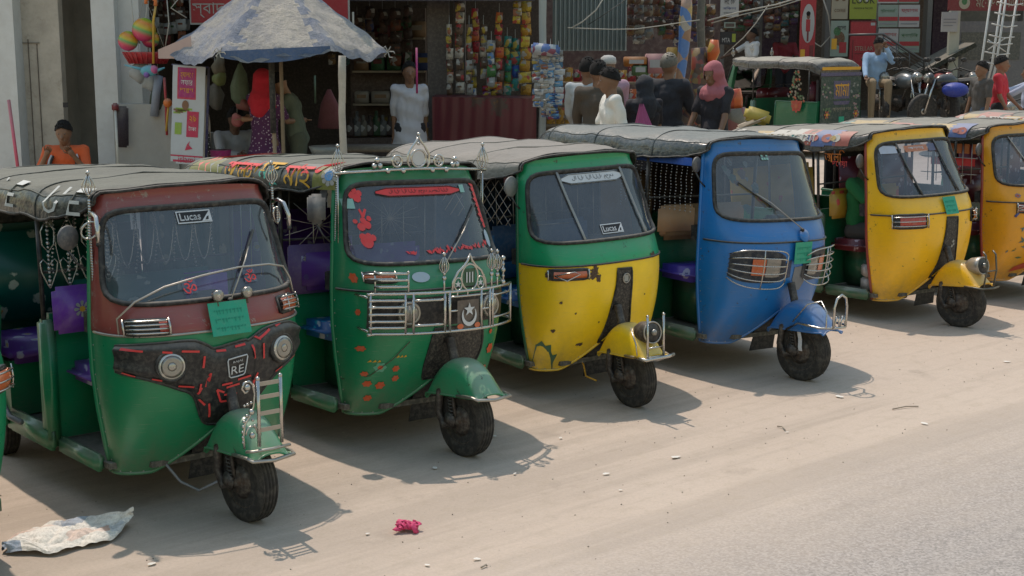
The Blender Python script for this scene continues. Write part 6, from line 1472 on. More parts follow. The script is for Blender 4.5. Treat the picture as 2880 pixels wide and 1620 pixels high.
toyball('pink and green toy ball at the left end of the red basket', 322, 103, .105); toyball('orange and green toy ball above the red basket', 362, 75, .125); toyball('small green toy ball low in the red basket', 378, 98, .095, 15.12)
bk = thing('basket', 'red plastic basket holding the toy balls', 'basket', at(372, 160, 15.1)); mb = MB(); mb.lathe([(.14, 0), (.19, .12), (.20, .125), (.19, .11), (.135, 0)], (0, 0, 0), (0, 0, 1), 24, 0, True, (1.35, .8))
for k in range(26): a = 2 * PI * k / 26; mb.tube([(.145 * 1.35 * math.cos(a), .145 * .8 * math.sin(a), 0), (.198 * 1.35 * math.cos(a), .198 * .8 * math.sin(a), .12)], .006, 5)
mb.build('basket_bowl', [mat('red_plastic', (.42, .02, .03), .35)], bk); MB().tube([(-.2, 0, .12), (0, 0, .7), (.2, 0, .12)], .004, 5).build('string', [M_STR], bk)
mb = MB(); mb.tube([(0, 0, 0), (.02, 0, .45), (.05, 0, .60)], .013, 8, 0); mb.tube([(.05, 0, .60), (.05, 0, .66), (.0, 0, .69), (-.05, 0, .66), (-.05, 0, .62)], .02, 8, 1); tag(mb.build('toy_cane', [mat('toy_yellow', (.55, .32, .03), .4), mat('toy_orange', (.65, .16, .02), .4)], None, at(386, 160, 14.9)), 'yellow toy cane with an orange hooked handle', 'toy')
mb = MB(); mb.ball((0, 0, 0), .06, 0, 12, (1.6, .8, 1)); mb.ball((.05, 0, .01), .05, 1, 10); mb.capsule((-.05, 0, .01), .02, (-.25, 0, .06), .008, 0); mb.capsule((.08, 0, .0), .02, (.16, 0, .03), .01, 0); mb.ball((-.02, -.03, -.04), .035, 2, 8); tag(mb.build('toy_aeroplane', [mat('toy_cyan', (.10, .38, .48), .3), mat('toy_pink', (.55, .10, .28), .3), mat('toy_violet', (.2, .1, .4), .3)], None, at(375, 178, 14.9)), 'cyan and pink inflatable toy below the basket', 'toy')
def bag(label, u, v, w_, h_, col, Y=15.1, name='hanging_bag', s=.0):
    rr = random.Random(label); f = [rr.uniform(0, 6) for _ in range(4)]
    mb = MB(); mb.lathe([(.01, h_ * .55), (.02, h_ * .5), (w_ * .35, h_ * .3), (w_ * .5, 0), (w_ * .48, -h_ * .3), (w_ * .3, -h_ * .48), (0, -h_ * .5)], (0, 0, 0), (s, 0, 1), 14, 0, True, (1, .6))
    mb.v = [v_ + Vector((math.sin(v_.z * 40 + f[0]), math.sin(v_.x * 50 + f[1]), math.sin(v_.x * 30 + f[2]))) * .012 for v_ in mb.v]; mb.tube([(0, 0, h_ * .5), (0, 0, h_ * .5 + .3)], .003, 4, 1)
    return tag(mb.build(name, [col, M_STR], None, at(u, v, Y)), label, 'bag')
WP = mat('translucent_bag', (.36, .38, .38), .35, 0, .05, 0, var=.6, scale=14, bump=.5); GP = mat('green_net_bag', (.14, .20, .12), .5, 0, .05, 0, var=.8, scale=16); TP = mat('tan_bag', (.20, .17, .11), .6, 0, .1, 0, var=.8, scale=14)
bag('white and black plastic bag below the red basket', 352, 178, .2, .24, WP, s=.6); bag('second white plastic bag lower right of the white and black one', 378, 205, .16, .2, WP, s=.4)
bag('dark green bag hanging in the left shop under the toys', 400, 245, .2, .3, mat('dark_green_bag', (.03, .05, .02), .6, 0, .1, 0, var=.8)); bag('tan snack bag hanging highest beside the banner', 550, 165, .15, .2, TP, 15.2); bag('lime snack bag hanging beside the banner', 552, 195, .16, .16, mat('lime_bag', (.22, .25, .08), .5, 0, .1, 0, var=.7), 15.2)
bag('grey snack bag hanging low beside the banner', 543, 240, .17, .3, mat('grey_bag', (.13, .12, .10), .6, 0, .1, 0, var=.8), 15.2); bag('long green net of produce hanging beside the red headscarf', 605, 215, .2, .42, GP, 14.9, 'produce_net'); bag('red and green produce in a net bag under the umbrella', 615, 262, .2, .14, mat('tomato_mix', (.30, .10, .08), .5, 0, 0, 0, var=.9, scale=20), 14.9, 'produce_net')
bag('pink face-sized plastic pouch between the vendor and the red headscarf', 672 - 75, 300, .14, .14, mat('pink_pouch', (.42, .10, .10), .5), 14.9)
def stick(name, label, cat, pts, r, m_, extra=None, mats=()):
    base = pts[-1]; mb = MB().tube([p - base for p in pts], r, 8, 0)
    if extra: extra(mb)
    return tag(mb.build(name, [m_] + list(mats), None, base), label, cat)
stick('pole', 'bright pink pole leaning against the left column', 'pole', [at(22, 252, 14.9), at(48, 445, 14.6)], .018, mat('pink_pole_paint', (.62, .09, .16), .5))
br = thing('broom', 'broom with white stick and dark bristles leaning on the parapet', 'broom', at(297, 425, 14.7)); p_ = at(290, 272, 14.9) - Vector(br.location)
MB().tube([(0, 0, 0), p_], .014, 8).build('handle', [mat('white_stick', (.55, .55, .50), .5)], br); MB().box(p_ + Vector((0, 0, .01)), (.07, .05, .09), 0, None, .015).build('broom_head', [mat('dark_red_plastic', (.18, .02, .03), .5)], br)
MB().box(p_ + Vector((.05, .04, -.20)), (.14, .05, .44), 0, (0, .04, 0), .02).build('bristles', [mat('dark_bristles', (.035, .025, .04), .9, bump=.6, scale=30)], br)
stick('toy_sword', 'orange toy mace hanging beside the banner', 'toy', [at(424, 262, 14.9), at(418, 330, 14.9)], .012, mat('toy_yellow', (.55, .32, .03), .4), lambda mb: mb.ball((.03, 0, .30), .05, 1, 10), [mat('toy_orange', (.65, .16, .02), .4)])
stick('plastic_streamer', 'pale printed plastic sleeve hanging left of the banner', 'packaging', [at(400, 190, 15.0), at(393, 235, 15.0), at(388, 292, 15.0)], .045, mat('pale_sleeve', (.28, .32, .40), .5, 0, .1, 0, var=.7, scale=12))
stick('plastic_streamer', 'thin red streamer hanging left of the banner', 'packaging', [at(413, 195, 14.95), at(417, 250, 14.95), at(420, 340, 14.95)], .014, mat('red_streamer', (.40, .03, .04), .5))
for i, (a, b_, c, lb) in enumerate([((330, 0), (336, 60), (352, 110), 'left thin cord'), ((372, 0), (366, 50), (374, 140), 'middle thin cord'), ((455, -10), (430, 20), (470, 45), 'loose twisted cord'), ((420, 0), (425, 60), (412, 140), 'right thin cord')]):
    stick('cord', lb + ' dangling in the toy shop opening', 'cord', [at(*a, 15.1), at(*b_, 15.05), at(*c, 15.1)], .006, M_STR)
tag(MB().lathe([(.0, 0), (.09, .01), (.11, .14), (.12, .145), (.0, .13)], (0, 0, 0), (0, 0, 1), 20).build('bucket', [mat('magenta_plastic', (.32, .02, .16), .4)], None, at(556, 412, 14.5)), 'magenta plastic tub in front of the seated vendor', 'tub')
stick('toy_bottle', 'white spotted tube leaning beside the magenta tub', 'tube', [at(522, 320, 14.6), at(528, 395, 14.5)], .018, dotted('spotted_tube', (.03, .03, .03), (.5, .5, .5), 40))
tag(MB().lathe([(.0, 0), (.13, .01), (.17, .10), (.16, .10), (.0, .03)], (0, 0, 0), (0, 0, 1), 20).build('basin', [mat('grey_basin', (.18, .20, .20), .4, .2)], None, at(818, 392, 14.4)), 'grey metal basin at the foot of the stall', 'basin')
tag(MB().lathe([(.02, .42), (.10, .25), (.14, 0), (.1, -.02)], (0, 0, 0), (0, 0, 1), 12, 0, True, (1, .4)).build('folded_umbrella', [mat('dusky_pink_cloth', (.20, .06, .07), .8, 0, .1, 0, var=.7, scale=12)], None, at(830, 320, 15.6)), 'dusky pink folded cloth hanging right of the man in grey green', 'cloth')
stick('price_stick', 'thin green topped stick in the stall', 'stick', [at(868, 175, 15.2), at(868, 260, 15.2)], .010, mat('tan_stick', (.30, .24, .16), .8))
for i, (u, v0, v1, c, lb) in enumerate([(792, 190, 260, GP, 'thin green hanging strap in the stall'), (888, 30, 100, M_STR, 'pale hanging cord in the dark shop'), (1048, 120, 235, mat('magenta_rod', (.45, .03, .20), .5), 'magenta and yellow rod leaning behind the youth in white')]):
    stick('hanging_strap', lb, 'strap', [at(u, v0, 16.0), at(u + 1, v1, 16.0)], .012, c)
# ---------------- corrugated gate and snack stand
mb = MB(); x0, x1 = U(1390, 20.5), U(1576, 20.5); za, zb2 = Zv(128, 20.5), 3.9
mb.grid(lambda u, v: Vector(((u - .5) * (x1 - x0), .03 * math.sin(u * 2 * PI * 17), v * (zb2 - za))), 17 * 8, 1, 0, True); mb.box((0, .08, (zb2 - za) / 2), (x1 - x0, .04, zb2 - za), 1)
tag(mb.build('corrugated_panel', [mat('blue_grey_corrugated_steel', (.30, .36, .36), .5, .35, .3, .1, var=.4, scale=3), M_SHOP], None, ((x0 + x1) / 2, 20.5, za)), 'pale blue grey corrugated metal sheet panel above the snack stall', 'metal panel')
C_ = thing('market_building', 'dark market building with many sign boards at the right', 'building', (4, 28, .9)); inv = Matrix.Translation(-Vector(C_.location))
mb = MB(); wallbox(mb, 1380, 3000, 0, 500, 30.5, .3, 0, .5, 5.0); wallbox(mb, 1380, 3000, 0, 500, 27.0, 3.5, 0, 4.6, 4.8); sub(mb).build('wall', [M_SHOP], C_)
mb = MB(); wallbox(mb, 1150, 1812, 0, 500, 22.3, .25, 0, .5, 4.6); sub(mb).build('side_wall', [mat('dim_brown_wall', (.12, .075, .07), .9, 0, .3, 0, var=.8, scale=2)], C_)
mb = MB()
for u in (1810, 1905, 2075, 2200, 2330, 2398, 2570): wallbox(mb, u, u + 12, 0, 500, 27.6, .3, 0, .6, 4.7)
sub(mb).build('pillar', [mat('dim_grey_pillar', (.16, .15, .14), .9, 0, .2, 0)], C_)
mb = MB(); wallbox(mb, 1800, 2900, 0, 500, 26.8, 3.0, 0, .5, .95); sub(mb).build('plinth', [mat('dark_plinth', (.09, .085, .08), .9, 0, .3, .2)], C_)
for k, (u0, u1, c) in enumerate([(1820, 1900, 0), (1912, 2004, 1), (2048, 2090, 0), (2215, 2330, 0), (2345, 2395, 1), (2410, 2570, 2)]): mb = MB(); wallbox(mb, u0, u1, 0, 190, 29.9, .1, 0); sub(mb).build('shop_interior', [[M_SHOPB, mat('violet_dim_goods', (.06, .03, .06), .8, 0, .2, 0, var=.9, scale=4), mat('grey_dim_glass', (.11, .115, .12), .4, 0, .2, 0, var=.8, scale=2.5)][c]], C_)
# snack display: rows of packets and cartons on a stand
st = thing('snack_stand', 'wooden stand carrying rows of snack packets under the corrugated panel', 'stand', (U(1550, 19.0), 19.2, .5)); 
for k in range(3): MB().box((0, .15 * k, .75 + .28 * k), (1.9, .3, .03), 0).build('shelf', [M_WOOD], st)
MB().box((-.9, .15, .6), (.05, .4, 1.2)).box((.9, .15, .6), (.05, .4, 1.2)).build('frame', [M_WOOD], st)
rr = random.Random(8); cm = [(org, 'orange'), (gold, 'gold'), (brn, 'brown'), (red, 'red'), (crm, 'cream'), (grn, 'green'), (org, 'orange')]
for r_ in range(3):
    for k in range(15):
        m_, cn_ = cm[rr.randrange(7)]; h_ = rr.uniform(.16, .25); 
        o = MB().grid(lambda a, b: Vector(((a - .5) * .115, -.03 * math.sin(PI * a) * math.sin(PI * b), b * h_)), 4, 4, 0).box((0, .03, h_ / 2), (.11, .05, h_ * .96), 0, None, .02).box((0, -.036, h_ * .5), (.06, .004, h_ * .3), 1).build('snack_packet', [m_, cm[(k + r_) % 7][0]], None, (st.location.x - .87 + .124 * k, 19.05 + .15 * r_ + .0, .5 + .77 + .28 * r_), (-.1, 0, rr.uniform(-.2, .2)))
        tag(o, '%s snack packet, %s from the left in the %s row of the stand' % (cn_, NTH[k], ['lowest', 'middle', 'highest'][r_]), 'snack packet', 'snack packets on the stand')
for (u, v, w_, h_, c, lb) in [(1648, 160, .24, .24, mat('pink_poster_carton', (.42, .20, .22), .6), 'pinkish printed carton in the middle of the snack stall'), (1610, 175, .2, .15, mat('green_carton', (.08, .16, .06), .6), 'dark green carton left of the pinkish one'), (1690, 150, .12, .3, BOXM[5], 'mustard carton right of the pinkish one'), (1600, 155, .3, .12, mat('orange_carton', (.4, .14, .02), .6), 'orange carton at the back of the snack stall')]:
    tag(MB().box((0, 0, 0), (w_, .14, h_), 0, None, .01).box((0, -.073, 0), (w_ * .6, .004, h_ * .4), 1).build('carton', [c, S_WHT], None, at(u, v, 17.3)), lb, 'carton')
# twisted colourful post
def twisted(label, pts, r, cols, Y, name='wrapped_post', sc_=7):
    P_ = [at(u, v, Y) for u, v in pts]; b = P_[-1]; mb = MB(); mb.tube([p - b for p in P_], r, 10, 0); 
    return tag(mb.build(name, [stripes('print_' + label[:10], cols, 2, sc_)], None, b), label, 'post')
twisted('blue and cream printed plastic roll standing in the middle of the market', [(1728, -10), (1727, 20), (1724, 50), (1722, 100), (1716, 160), (1708, 220), (1706, 300)], [.06, .07, .075, .07, .06, .055, .05], [(.50, .36, .14), (.42, .28, .20), (.45, .40, .33), (.10, .22, .50), (.48, .12, .06), (.35, .2, .12)], 16.6)
twisted('orange and red packet bundle beside the steel pole', [(1797, 100), (1795, 130), (1788, 165)], [.05, .08, .04], [(.6, .12, .02), (.5, .3, .05), (.5, .05, .03)], 17.2, 'packet_bundle')
twisted('tangle of brown and red wrappers round the steel pole', [(1760, 120), (1762, 180), (1750, 240), (1735, 310)], [.10, .12, .13, .15], [(.10, .05, .03), (.25, .05, .03), (.12, .10, .08), (.22, .14, .04), (.05, .03, .04)], 17.3, 'packet_bundle', 14)
twisted('orange packaging pile beside the woman in the pink headscarf', [(1845, 225), (1848, 250), (1850, 272)], [.09, .10, .09], [(.62, .13, .03), (.5, .08, .03), (.60, .16, .05)], 17.0, 'packet_bundle')
twisted('pale worn pillar base beside the orange packaging', [(1851, 272), (1853, 310), (1855, 400)], [.12, .12, .12], [(.25, .2, .16), (.3, .12, .1), (.22, .18, .12)], 17.0, 'post')
# cables
def cable(label, pts, Y, r=.007, m_=None):
    P_ = [at(u, v, Y) for u, v in pts]; b = P_[0]; tag(MB().tube([p - b for p in P_], r, 6).build('cable', [m_ or mat('pale_cable', (.40, .38, .33), .6)], None, b), label, 'cable', 'cables strung across the market')
cable('long pale cable sagging past the corrugated panel', [(1428, 70), (1480, 72), (1540, 74), (1600, 73), (1660, 65), (1725, 55), (1760, 50)], 16.2); cable('cable rising steeply from the left end of the long pale one', [(1440, 69), (1465, 55), (1500, 25), (1522, -10)], 16.2); cable('thin dark cable rising across the corrugated panel', [(1480, 62), (1530, 30), (1580, -5)], 16.1, .005, M_RUB)
cable('thick pale cable rising to the upper right', [(1780, 52), (1860, 30), (1950, 12), (2040, -15)], 17.5, .010); cable('second cable rising just under the thick one', [(1790, 58), (1870, 36), (1960, 16), (2050, -12)], 17.5); cable('dim cable falling to the man reaching out', [(1935, 10), (1900, 60), (1870, 95), (1820, 140)], 18.0, .006); cable('looped cable beside the red portrait pillar', [(2070, -5), (2085, 40), (2090, 90), (2065, 118), (2045, 105)], 26.4, .014)
# ---------------- signs on the right market building
f_ = 26.2
signboard('hanging_sign', 'white hanging board with dark letters above the steel pole', 1812, 1858, -20, 42, 22, S_WHT, [('t', 'লোড', .5, .6, .6, .2, M_INK), ('t', 'বিকাশ', .5, .35, .7, .12, S_BLU), ('t', 'রিচার্জ', .5, .15, .7, .08, M_INK)])
signboard('hanging_sign', 'small dark board reading MTA with a yellow mark', 1812, 1852, 80, 112, 22, M_INK, [('t', 'MTA', .35, .35, .5, .35, S_WHT), ('r', .72, .95, .2, .85, S_LIME)]); signboard('hanging_sign', 'small grey framed board under the white hanging one', 1822, 1850, 56, 70, 22, S_PGR, [('r', .1, .9, .2, .8, M_SHOP)])
signboard('poster_pillar', 'tall red portrait poster column with a white oval', 2010, 2048, -40, 165, 26.0, S_RED, [('e', .5, .52, .42, .24, S_WHT), ('e', .5, .61, .12, .04, SKD), ('e', .5, .64, .14, .03, M_HAIR), ('r', .36, .64, .42, .57, S_RED), ('r', .44, .56, .30, .43, S_DRED), ('r', .05, .35, .03, .2, M_YEL), ('r', .65, .9, .05, .25, S_DRED)], 'poster')
signboard('shop_sign', 'cream sign with two brown circles at the top of the market', 2092, 2132, -30, 48, f_, S_CRM, [('e', .3, .72, .18, .14, S_BRN), ('e', .72, .72, .18, .14, S_BRN), ('t', 'COFFEE', .5, .28, .7, .1, S_BRN)])
signboard('shop_sign', 'yellow green sign reading LOOK', 2137, 2204, -30, 48, f_, S_LIME, [('t', 'LOOK', .5, .62, .84, .24, M_INK), ('e', .38, .62, .06, .06, S_WHT), ('e', .62, .62, .06, .06, S_WHT), ('t', 'FASHION & TAILORS', .5, .35, .7, .06, M_INK)])
signboard('shop_sign', 'red board reading STELLAR under the yellow green sign', 2135, 2200, 52, 172, f_, S_RED, [('t', 'STELLAR', .55, .42, .7, .09, S_CRM), ('r', .78, .95, .90, .96, S_WHT), ('r', .2, .95, .30, .32, S_DRED), ('r', .1, .14, .05, .6, S_DRED)], border=S_DRED)
signboard('poster', 'patterned white and green poster left of the red board', 2088, 2132, 52, 142, f_, S_PGR, [('e', .5, .5, .3, .2, S_BRN), ('e', .35, .7, .2, .12, S_GRN), ('r', .5, .9, .1, .4, S_RED), ('r', .05, .35, .2, .5, M_YEL), ('t', 'মেলা', .6, .8, .5, .12, M_INK)], 'poster')
k = 0
for i, (u0, u1) in enumerate(((2208, 2258), (2260, 2312))):
    for j, (v0, v1) in enumerate(((-30, 8), (12, 68), (72, 132))):
        its = [('r', .02, .98, .28, .46, S_RED), ('t', ['প্লাস্টিক', 'স্টেশনারি', 'ফ্যাশন'][(i + j) % 3], .5, .72, .8, .2, S_GRN if (i + j) % 2 else S_RED), ('r', .1, .9, .12, .18, M_GREYP)] if j else [('r', .02, .98, .1, .25, S_RED)]
        signboard('notice_board', '%s %s pale board in the grid of notice boards' % (['highest', 'middle', 'lowest'][j], ['left', 'right'][i]), u0, u1, v0, v1, f_, S_PGR if (i + j) % 2 else S_WHT, its, 'notice board'); k += 1
signboard('shop_sign', 'wide red shop sign with cream Bengali lettering at the top right', 2385, 2620, -40, 27, 24.5, S_DRED, [('t', 'মোডলোডা', .52, .30, .46, .34, S_CRM), ('t', 'জোন', .86, .30, .2, .30, S_CRM), ('e', .30 - .13, .30, .06, .24, S_CRM), ('e', .17, .36, .03, .14, S_GRN)], border=S_DRED)
signboard('notice_board', 'grey paper notice hanging below the wide red sign', 2368, 2408, 30, 80, 25.5, S_WHT, [('r', .1, .9, .6, .66, M_GREYP), ('r', .1, .9, .45, .5, M_GREYP), ('r', .1, .7, .3, .34, M_GREYP)], 'notice board')
o = MB().box((0, 0, 1.2), (.18, .12, 2.4), 0).build('door_post', [mat('cream_post', (.42, .42, .35), .6, 0, .2, 0)], None, Vector((at(2398, 100, 25.6).x, 25.6, .95))); tag(o, 'cream door post under the wide red sign', 'post')
o = MB().box((0, 0, .6), (1.3, .1, 1.5), 0).box((0, -.055, .9), (1.1, .01, .5), 1).build('shop_window', [mat('window_frame_grey', (.12, .12, .13), .5), mat('dark_pane', (.05, .065, .07), .15)], None, Vector((at(2490, 100, 26.2).x, 26.2, 1.4))); tag(o, 'dark shop window behind the leaning ladder', 'window')
# ladder / scaffold
ld = thing('ladder', 'white leaning metal scaffold ladder at the upper right', 'ladder', gz(at(2470, 190, 22.5)))
lb_ = Vector(ld.location); q = lambda u, v, Y=22.5: at(u, v, Y) - lb_
mb = MB()
for (u0, v0, u1, v1, Y) in ((2510, 0, 2468, 165, 22.5), (2548, 0, 2505, 168, 22.5), (2575, 10, 2530, 165, 23.0), (2536, 10, 2495, 165, 23.0)): mb.tube([q(u0 - 12, v0 - 40, Y), q(u1, v1, Y), q(u1 - 12, v1 + 45, Y)], .018, 6)
mb.build('rail', [mat('white_steel', (.50, .50, .48), .5, .2, .2, .1)], ld)
mb = MB()
for v in (5, 32, 60, 88, 105, 130, 155): t = v / 165; ua, ub = 2510 - 42 * t, 2548 - 43 * t; mb.tube([q(ua, v), q(ub, v + 8)], .013, 6); mb.tube([q(ub, v + 8), q(ub + 26, v + 5, 23.0)], .010, 6)
mb.tube([q(2485, 100), q(2530, 130)], .010, 6); mb.tube([q(2530, 95), q(2485, 125)], .010, 6); mb.build('rung', [mat('white_steel', (.50, .50, .48), .5, .2, .2, .1)], ld)
# stair railing
sr = thing('stair_railing', 'dark sloping stair railing in front of the notice boards', 'railing', Vector((at(2260, 150, 25.5).x, 25.5, .9))); lb_ = Vector(sr.location); mb = MB()
mb.tube([q(2135, 88, 25.5), q(2222, 86, 25.5), q(2280, 125, 25.5), q(2325, 152, 25.5), q(2325, 190, 25.5)], .022, 8, 0)
for t in (.15, .3, .45): mb.tube([q(2222, 86 + 60 * t, 25.5), q(2325, 152 + 60 * t, 25.5)], .010, 6)
for t in (0, .33, .66): mb.tube([q(2222 + 100 * t, 86 + 66 * t, 25.5), q(2222 + 100 * t, 150 + 50 * t, 25.5)], .012, 6)
mb.build('handrail', [mat('dark_handrail', (.10, .10, .10), .4, .5, .1, 0)], sr)
o = MB().box((0, 0, 0), (1.6, 1.2, .08), 0, (0, -.5, 0)).build('ramp', [mat('black_ramp', (.015, .02, .012), .8)], None, at(2330, 165, 26.0)); tag(o, 'dark sloping panel beside the stairs', 'ramp')
# ---------------- motorcycles
def motorcycle(label, p, rz, body, big=1.0):
    t = thing('motorcycle', label, 'motorcycle', p, (0, 0, R(rz)), 'motorcycles parked in front of the market')
    for nm, x in (('front_wheel', .62), ('rear_wheel', -.62)):
        w_ = MB().lathe([(.23, -.04), (.28, -.045), (.30, 0), (.28, .045), (.23, .04)], (x, 0, .30), (0, 1, 0), 24, 0); w_.lathe([(.0, -.03), (.05, -.05), (.06, 0), (.05, .05), (0, .03)], (x, 0, .30), (0, 1, 0), 10, 1)
        for k in range(8): a = PI * k / 4; w_.tube([(x, 0, .30), (x + .235 * math.cos(a), 0, .30 + .235 * math.sin(a))], .008, 5, 1)
        w_.lathe([(.22, -.02), (.235, -.035), (.235, .035), (.22, .02)], (x, 0, .30), (0, 1, 0), 24, 1); w_.build(nm, [M_TYRE, M_CHD], t)
    b = MB(); b.ball((.16, 0, .80), .17, 0, 14, (1.5, .75, .8)); b.ball((-.50, 0, .72), .12, 0, 10, (2.0, .8, .7)); b.box((-.05, 0, .40), (.36, .22, .28), 1, None, .06); b.tube([(-.45, .13, .28), (-.85, .14, .36)], .04, 8, 2); b.tube([(.3, 0, .8), (.0, 0, .25), (-.4, 0, .3), (-.45, 0, .7)], .022, 8, 1); b.build('body', [body, M_STEEL, M_CHR], t)
    MB().box((-.30, 0, .82), (.62, .22, .09), 0, (0, .06, 0), .04).build('seat', [M_BLK], t)
    f = MB(); 
    for s in (-1, 1): f.tube([(.62, s * .07, .30), (.44, s * .07, .85)], .018, 8)
    f.build('fork', [M_CHR], t)
    h = MB(); h.tube([(.30, -.34, .98), (.36, -.2, 1.02), (.42, 0, .95), (.36, .2, 1.02), (.30, .34, .98)], .013, 8); h.build('handlebar', [M_RUB], t)
    for s in (-1, 1): MB().tube([(.36, s * .25, 1.0), (.36, s * .32, 1.14)], .006, 6).ball((.36, s * .34, 1.17), .05, 0, 10, (.3, 1.2, .8)).build('mirror', [M_RUB], t)
    MB().ball((.50, 0, .86), .10, 0, 12, (.8, 1, 1)).lathe([(.085, 0), (.05, .025), (0, .03)], (.57, 0, .86), (1, 0, 0), 16, 1).build('headlight', [body, M_LENS], t)
    MB().lathe([(.30, -.05), (.33, -.05), (.33, .05), (.30, .05)], (.62, 0, .32), (0, 1, 0), 12).build('front_mudguard', [body], t) if False else None
    return t
mbm = [mat('moto_black', (.015, .016, .02), .3, 0, .1, .2, coat=.5), mat('moto_blue', (.015, .05, .42), .3, 0, .1, .1, coat=.5), mat('moto_red', (.25, .015, .02), .3, 0, .1, .1, coat=.5), mat('moto_silver', (.25, .27, .28), .3, .5, .1, .1)]
for (u, Y, rz, c, lb) in [(2212, 25.4, -95, 0, 'black motorcycle under the man in light blue'), (2262, 25.0, -70, 3, 'silver fronted motorcycle right of the seated man in light blue'), (2310, 25.4, -110, 0, 'black motorcycle in the middle of the parked row'), (2352, 24.8, -80, 2, 'dark red motorcycle in the parked row'), (2400, 24.2, 200, 0, 'dark motorcycle under the royal blue cover at the right of the parked row'), (2436, 25.2, -100, 0, 'black motorcycle behind the man in dark grey'), (2560, 23.5, -120, 3, 'silver motorcycle at the right frame edge')]:
    motorcycle(lb, spot(u, Y), rz, mbm[c])
mb = MB(); o = MB().ball((0, 0, 0), .21, 0, 16, (1.1, .8, .6)).build('motorcycle_cover', [mat('royal_blue_cover', (.02, .045, .34), .5, 0, .15, .1, bump=.4)], None, at(2403, 226, 23.9)); tag(o, 'royal blue cover bulging over a parked motorcycle', 'cover')
for u, v, r_, lb in [(2378, 168, .05, 'white helmet on a shelf behind the motorcycles')]: tag(MB().ball((0, 0, 0), .10, 0, 14, (1.1, .9, .8)).build('helmet', [S_WHT], None, at(u, v, 25.8)), lb, 'helmet')
# ---------------- the rickshaw seen from behind
q8 = at(2055, 200, 23.3); q8.z = G(q8.x - .5, q8.y); c8, s8 = math.cos(R(130)), math.sin(R(130))
a8, can8 = make_auto('dark green painted auto rickshaw seen from behind with flower pictures and yellow lettering', (q8.x - (-2.5 * c8 - .6 * s8), q8.y - (-2.5 * s8 + .6 * c8)), 130, 1.0, 1.05, 0, 0, P_DGR, P_DGR, vinyl('dusty_brown_vinyl', (.06, .055, .05), (.33, .31, .26)), seat=M_FLR, back=M_FLR, bodylow=P_DGR, drop=q8.z)
mb = MB(); rf = lambda a, b, o=0: Vector((-2.548 - o, -a, b))
mb.grid(lambda u, v: rf(-.52 + 1.04 * u, .55 + .80 * v), 2, 2, 0); mb.grid(lambda u, v: rf(-.53 + 1.06 * u, 1.36 + .06 * v, .004), 2, 2, 5); mb.grid(lambda u, v: rf(-.50 + 1.0 * u, 1.46 + .05 * v, .0), 2, 2, 1)
poly(mb, [(-.18, .98), (.22, .98), (.24, 1.28), (-.20, 1.28)], lambda a, b: rf(a, b, .003), 5); put_text(mb, 'মামা', lambda a, b: rf(a, b, .008), (.02, 1.13), .36, .22, 1)
poly(mb, [(-.2, .94), (.24, .94), (.2, .88), (-.16, .88)], lambda a, b: rf(a, b, .004), 5); put_text(mb, 'আল্লাহর দান', lambda a, b: rf(a, b, .008), (.02, .80), .5, .07, 6)
rr = random.Random(2)
for cx_, cz_ in ((-.36, 1.12), (.38, 1.10), (-.36, .76), (.40, .78)):
    for k in range(14): a = rr.uniform(0, 6.3); r_ = rr.uniform(.03, .12); poly(mb, [(cx_ + r_ * math.cos(a) + .03 * math.cos(t), cz_ + r_ * 1.2 * math.sin(a) + .02 * math.sin(t)) for t in (0, 1.2, 2.5, 3.8, 5)], lambda p_, q_: rf(p_, q_, .003 + .0005 * k), rr.choice((2, 3, 4)))
for cx_ in (-.36, .40): flower(mb, lambda p_, q_, o=0: rf(p_, q_, .012 + o), (cx_, .72), .07, 6, 7, 1)
mb.grid(lambda u, v: rf(-.04 + .14 * u, .58 + .10 * v, .006), 1, 1, 8)
mb.build('rear_painting', [mat('rear_dark_green', (.02, .05, .04), .5, 0, .3, 0), M_YEL, mat('art_green', (.10, .17, .08), .6), mat('art_pink', (.30, .20, .20), .6), mat('art_grey', (.20, .22, .20), .6), mat('art_violet', (.09, .08, .15), .6), S_CRM, mat('art_orange', (.50, .13, .06), .6), M_PLT], a8)
mb = MB(); 
for k in range(60):
    z = rr.uniform(.95, 1.45); w_ = .04 + .13 * (1.45 - z) / .5; x = -2.15 + rr.uniform(-w_, w_); poly(mb, [(x, z), (x + .03, z + .02), (x + .05, z), (x + .02, z - .03)], lambda a, b: Vector((a, .612 + .0005 * k, b)), rr.choice((0, 0, 1, 2)))
flower(mb, lambda p_, q_, o=0: Vector((p_, .645 + o, q_)), (-2.15, .86), .11, 8, 3, 1); poly(mb, [(-2.27, .95), (-2.03, .95), (-2.07, .78), (-2.23, .78)], lambda a, b: Vector((a, .64, b)), 1)
mb.build('side_flower_painting', [mat('art_green', (.10, .17, .08), .6), mat('art_orange', (.50, .13, .06), .6), S_CRM, mat('art_red', (.5, .07, .05), .6)], a8)
mb = MB()
for s in (-1, 1): ballspike(mb, (-.60, s * .50, 1.66), .15, 0, 3, .03)
ballspike(mb, (-.58, 0, 1.72), .15, 0, 3, .03); mb.build('roof_ornament', [M_CHR], a8)
tag(MB().box((0, 0, 0), (.24, .16, .14), 0, (0, .3, .2), .03).box((-.06, -.03, -.06), (.3, .12, .05), 1, (0, -.4, 0), .02).build('roof_bundle', [mat('yellow_bundle', (.42, .33, .06), .6, 0, .1, .1), mat('cream_bundle', (.5, .40, .30), .7)], None, at(1905, 292, 13.6)), 'yellow and cream cloth bundle behind the blue rickshaw roof', 'bundle')
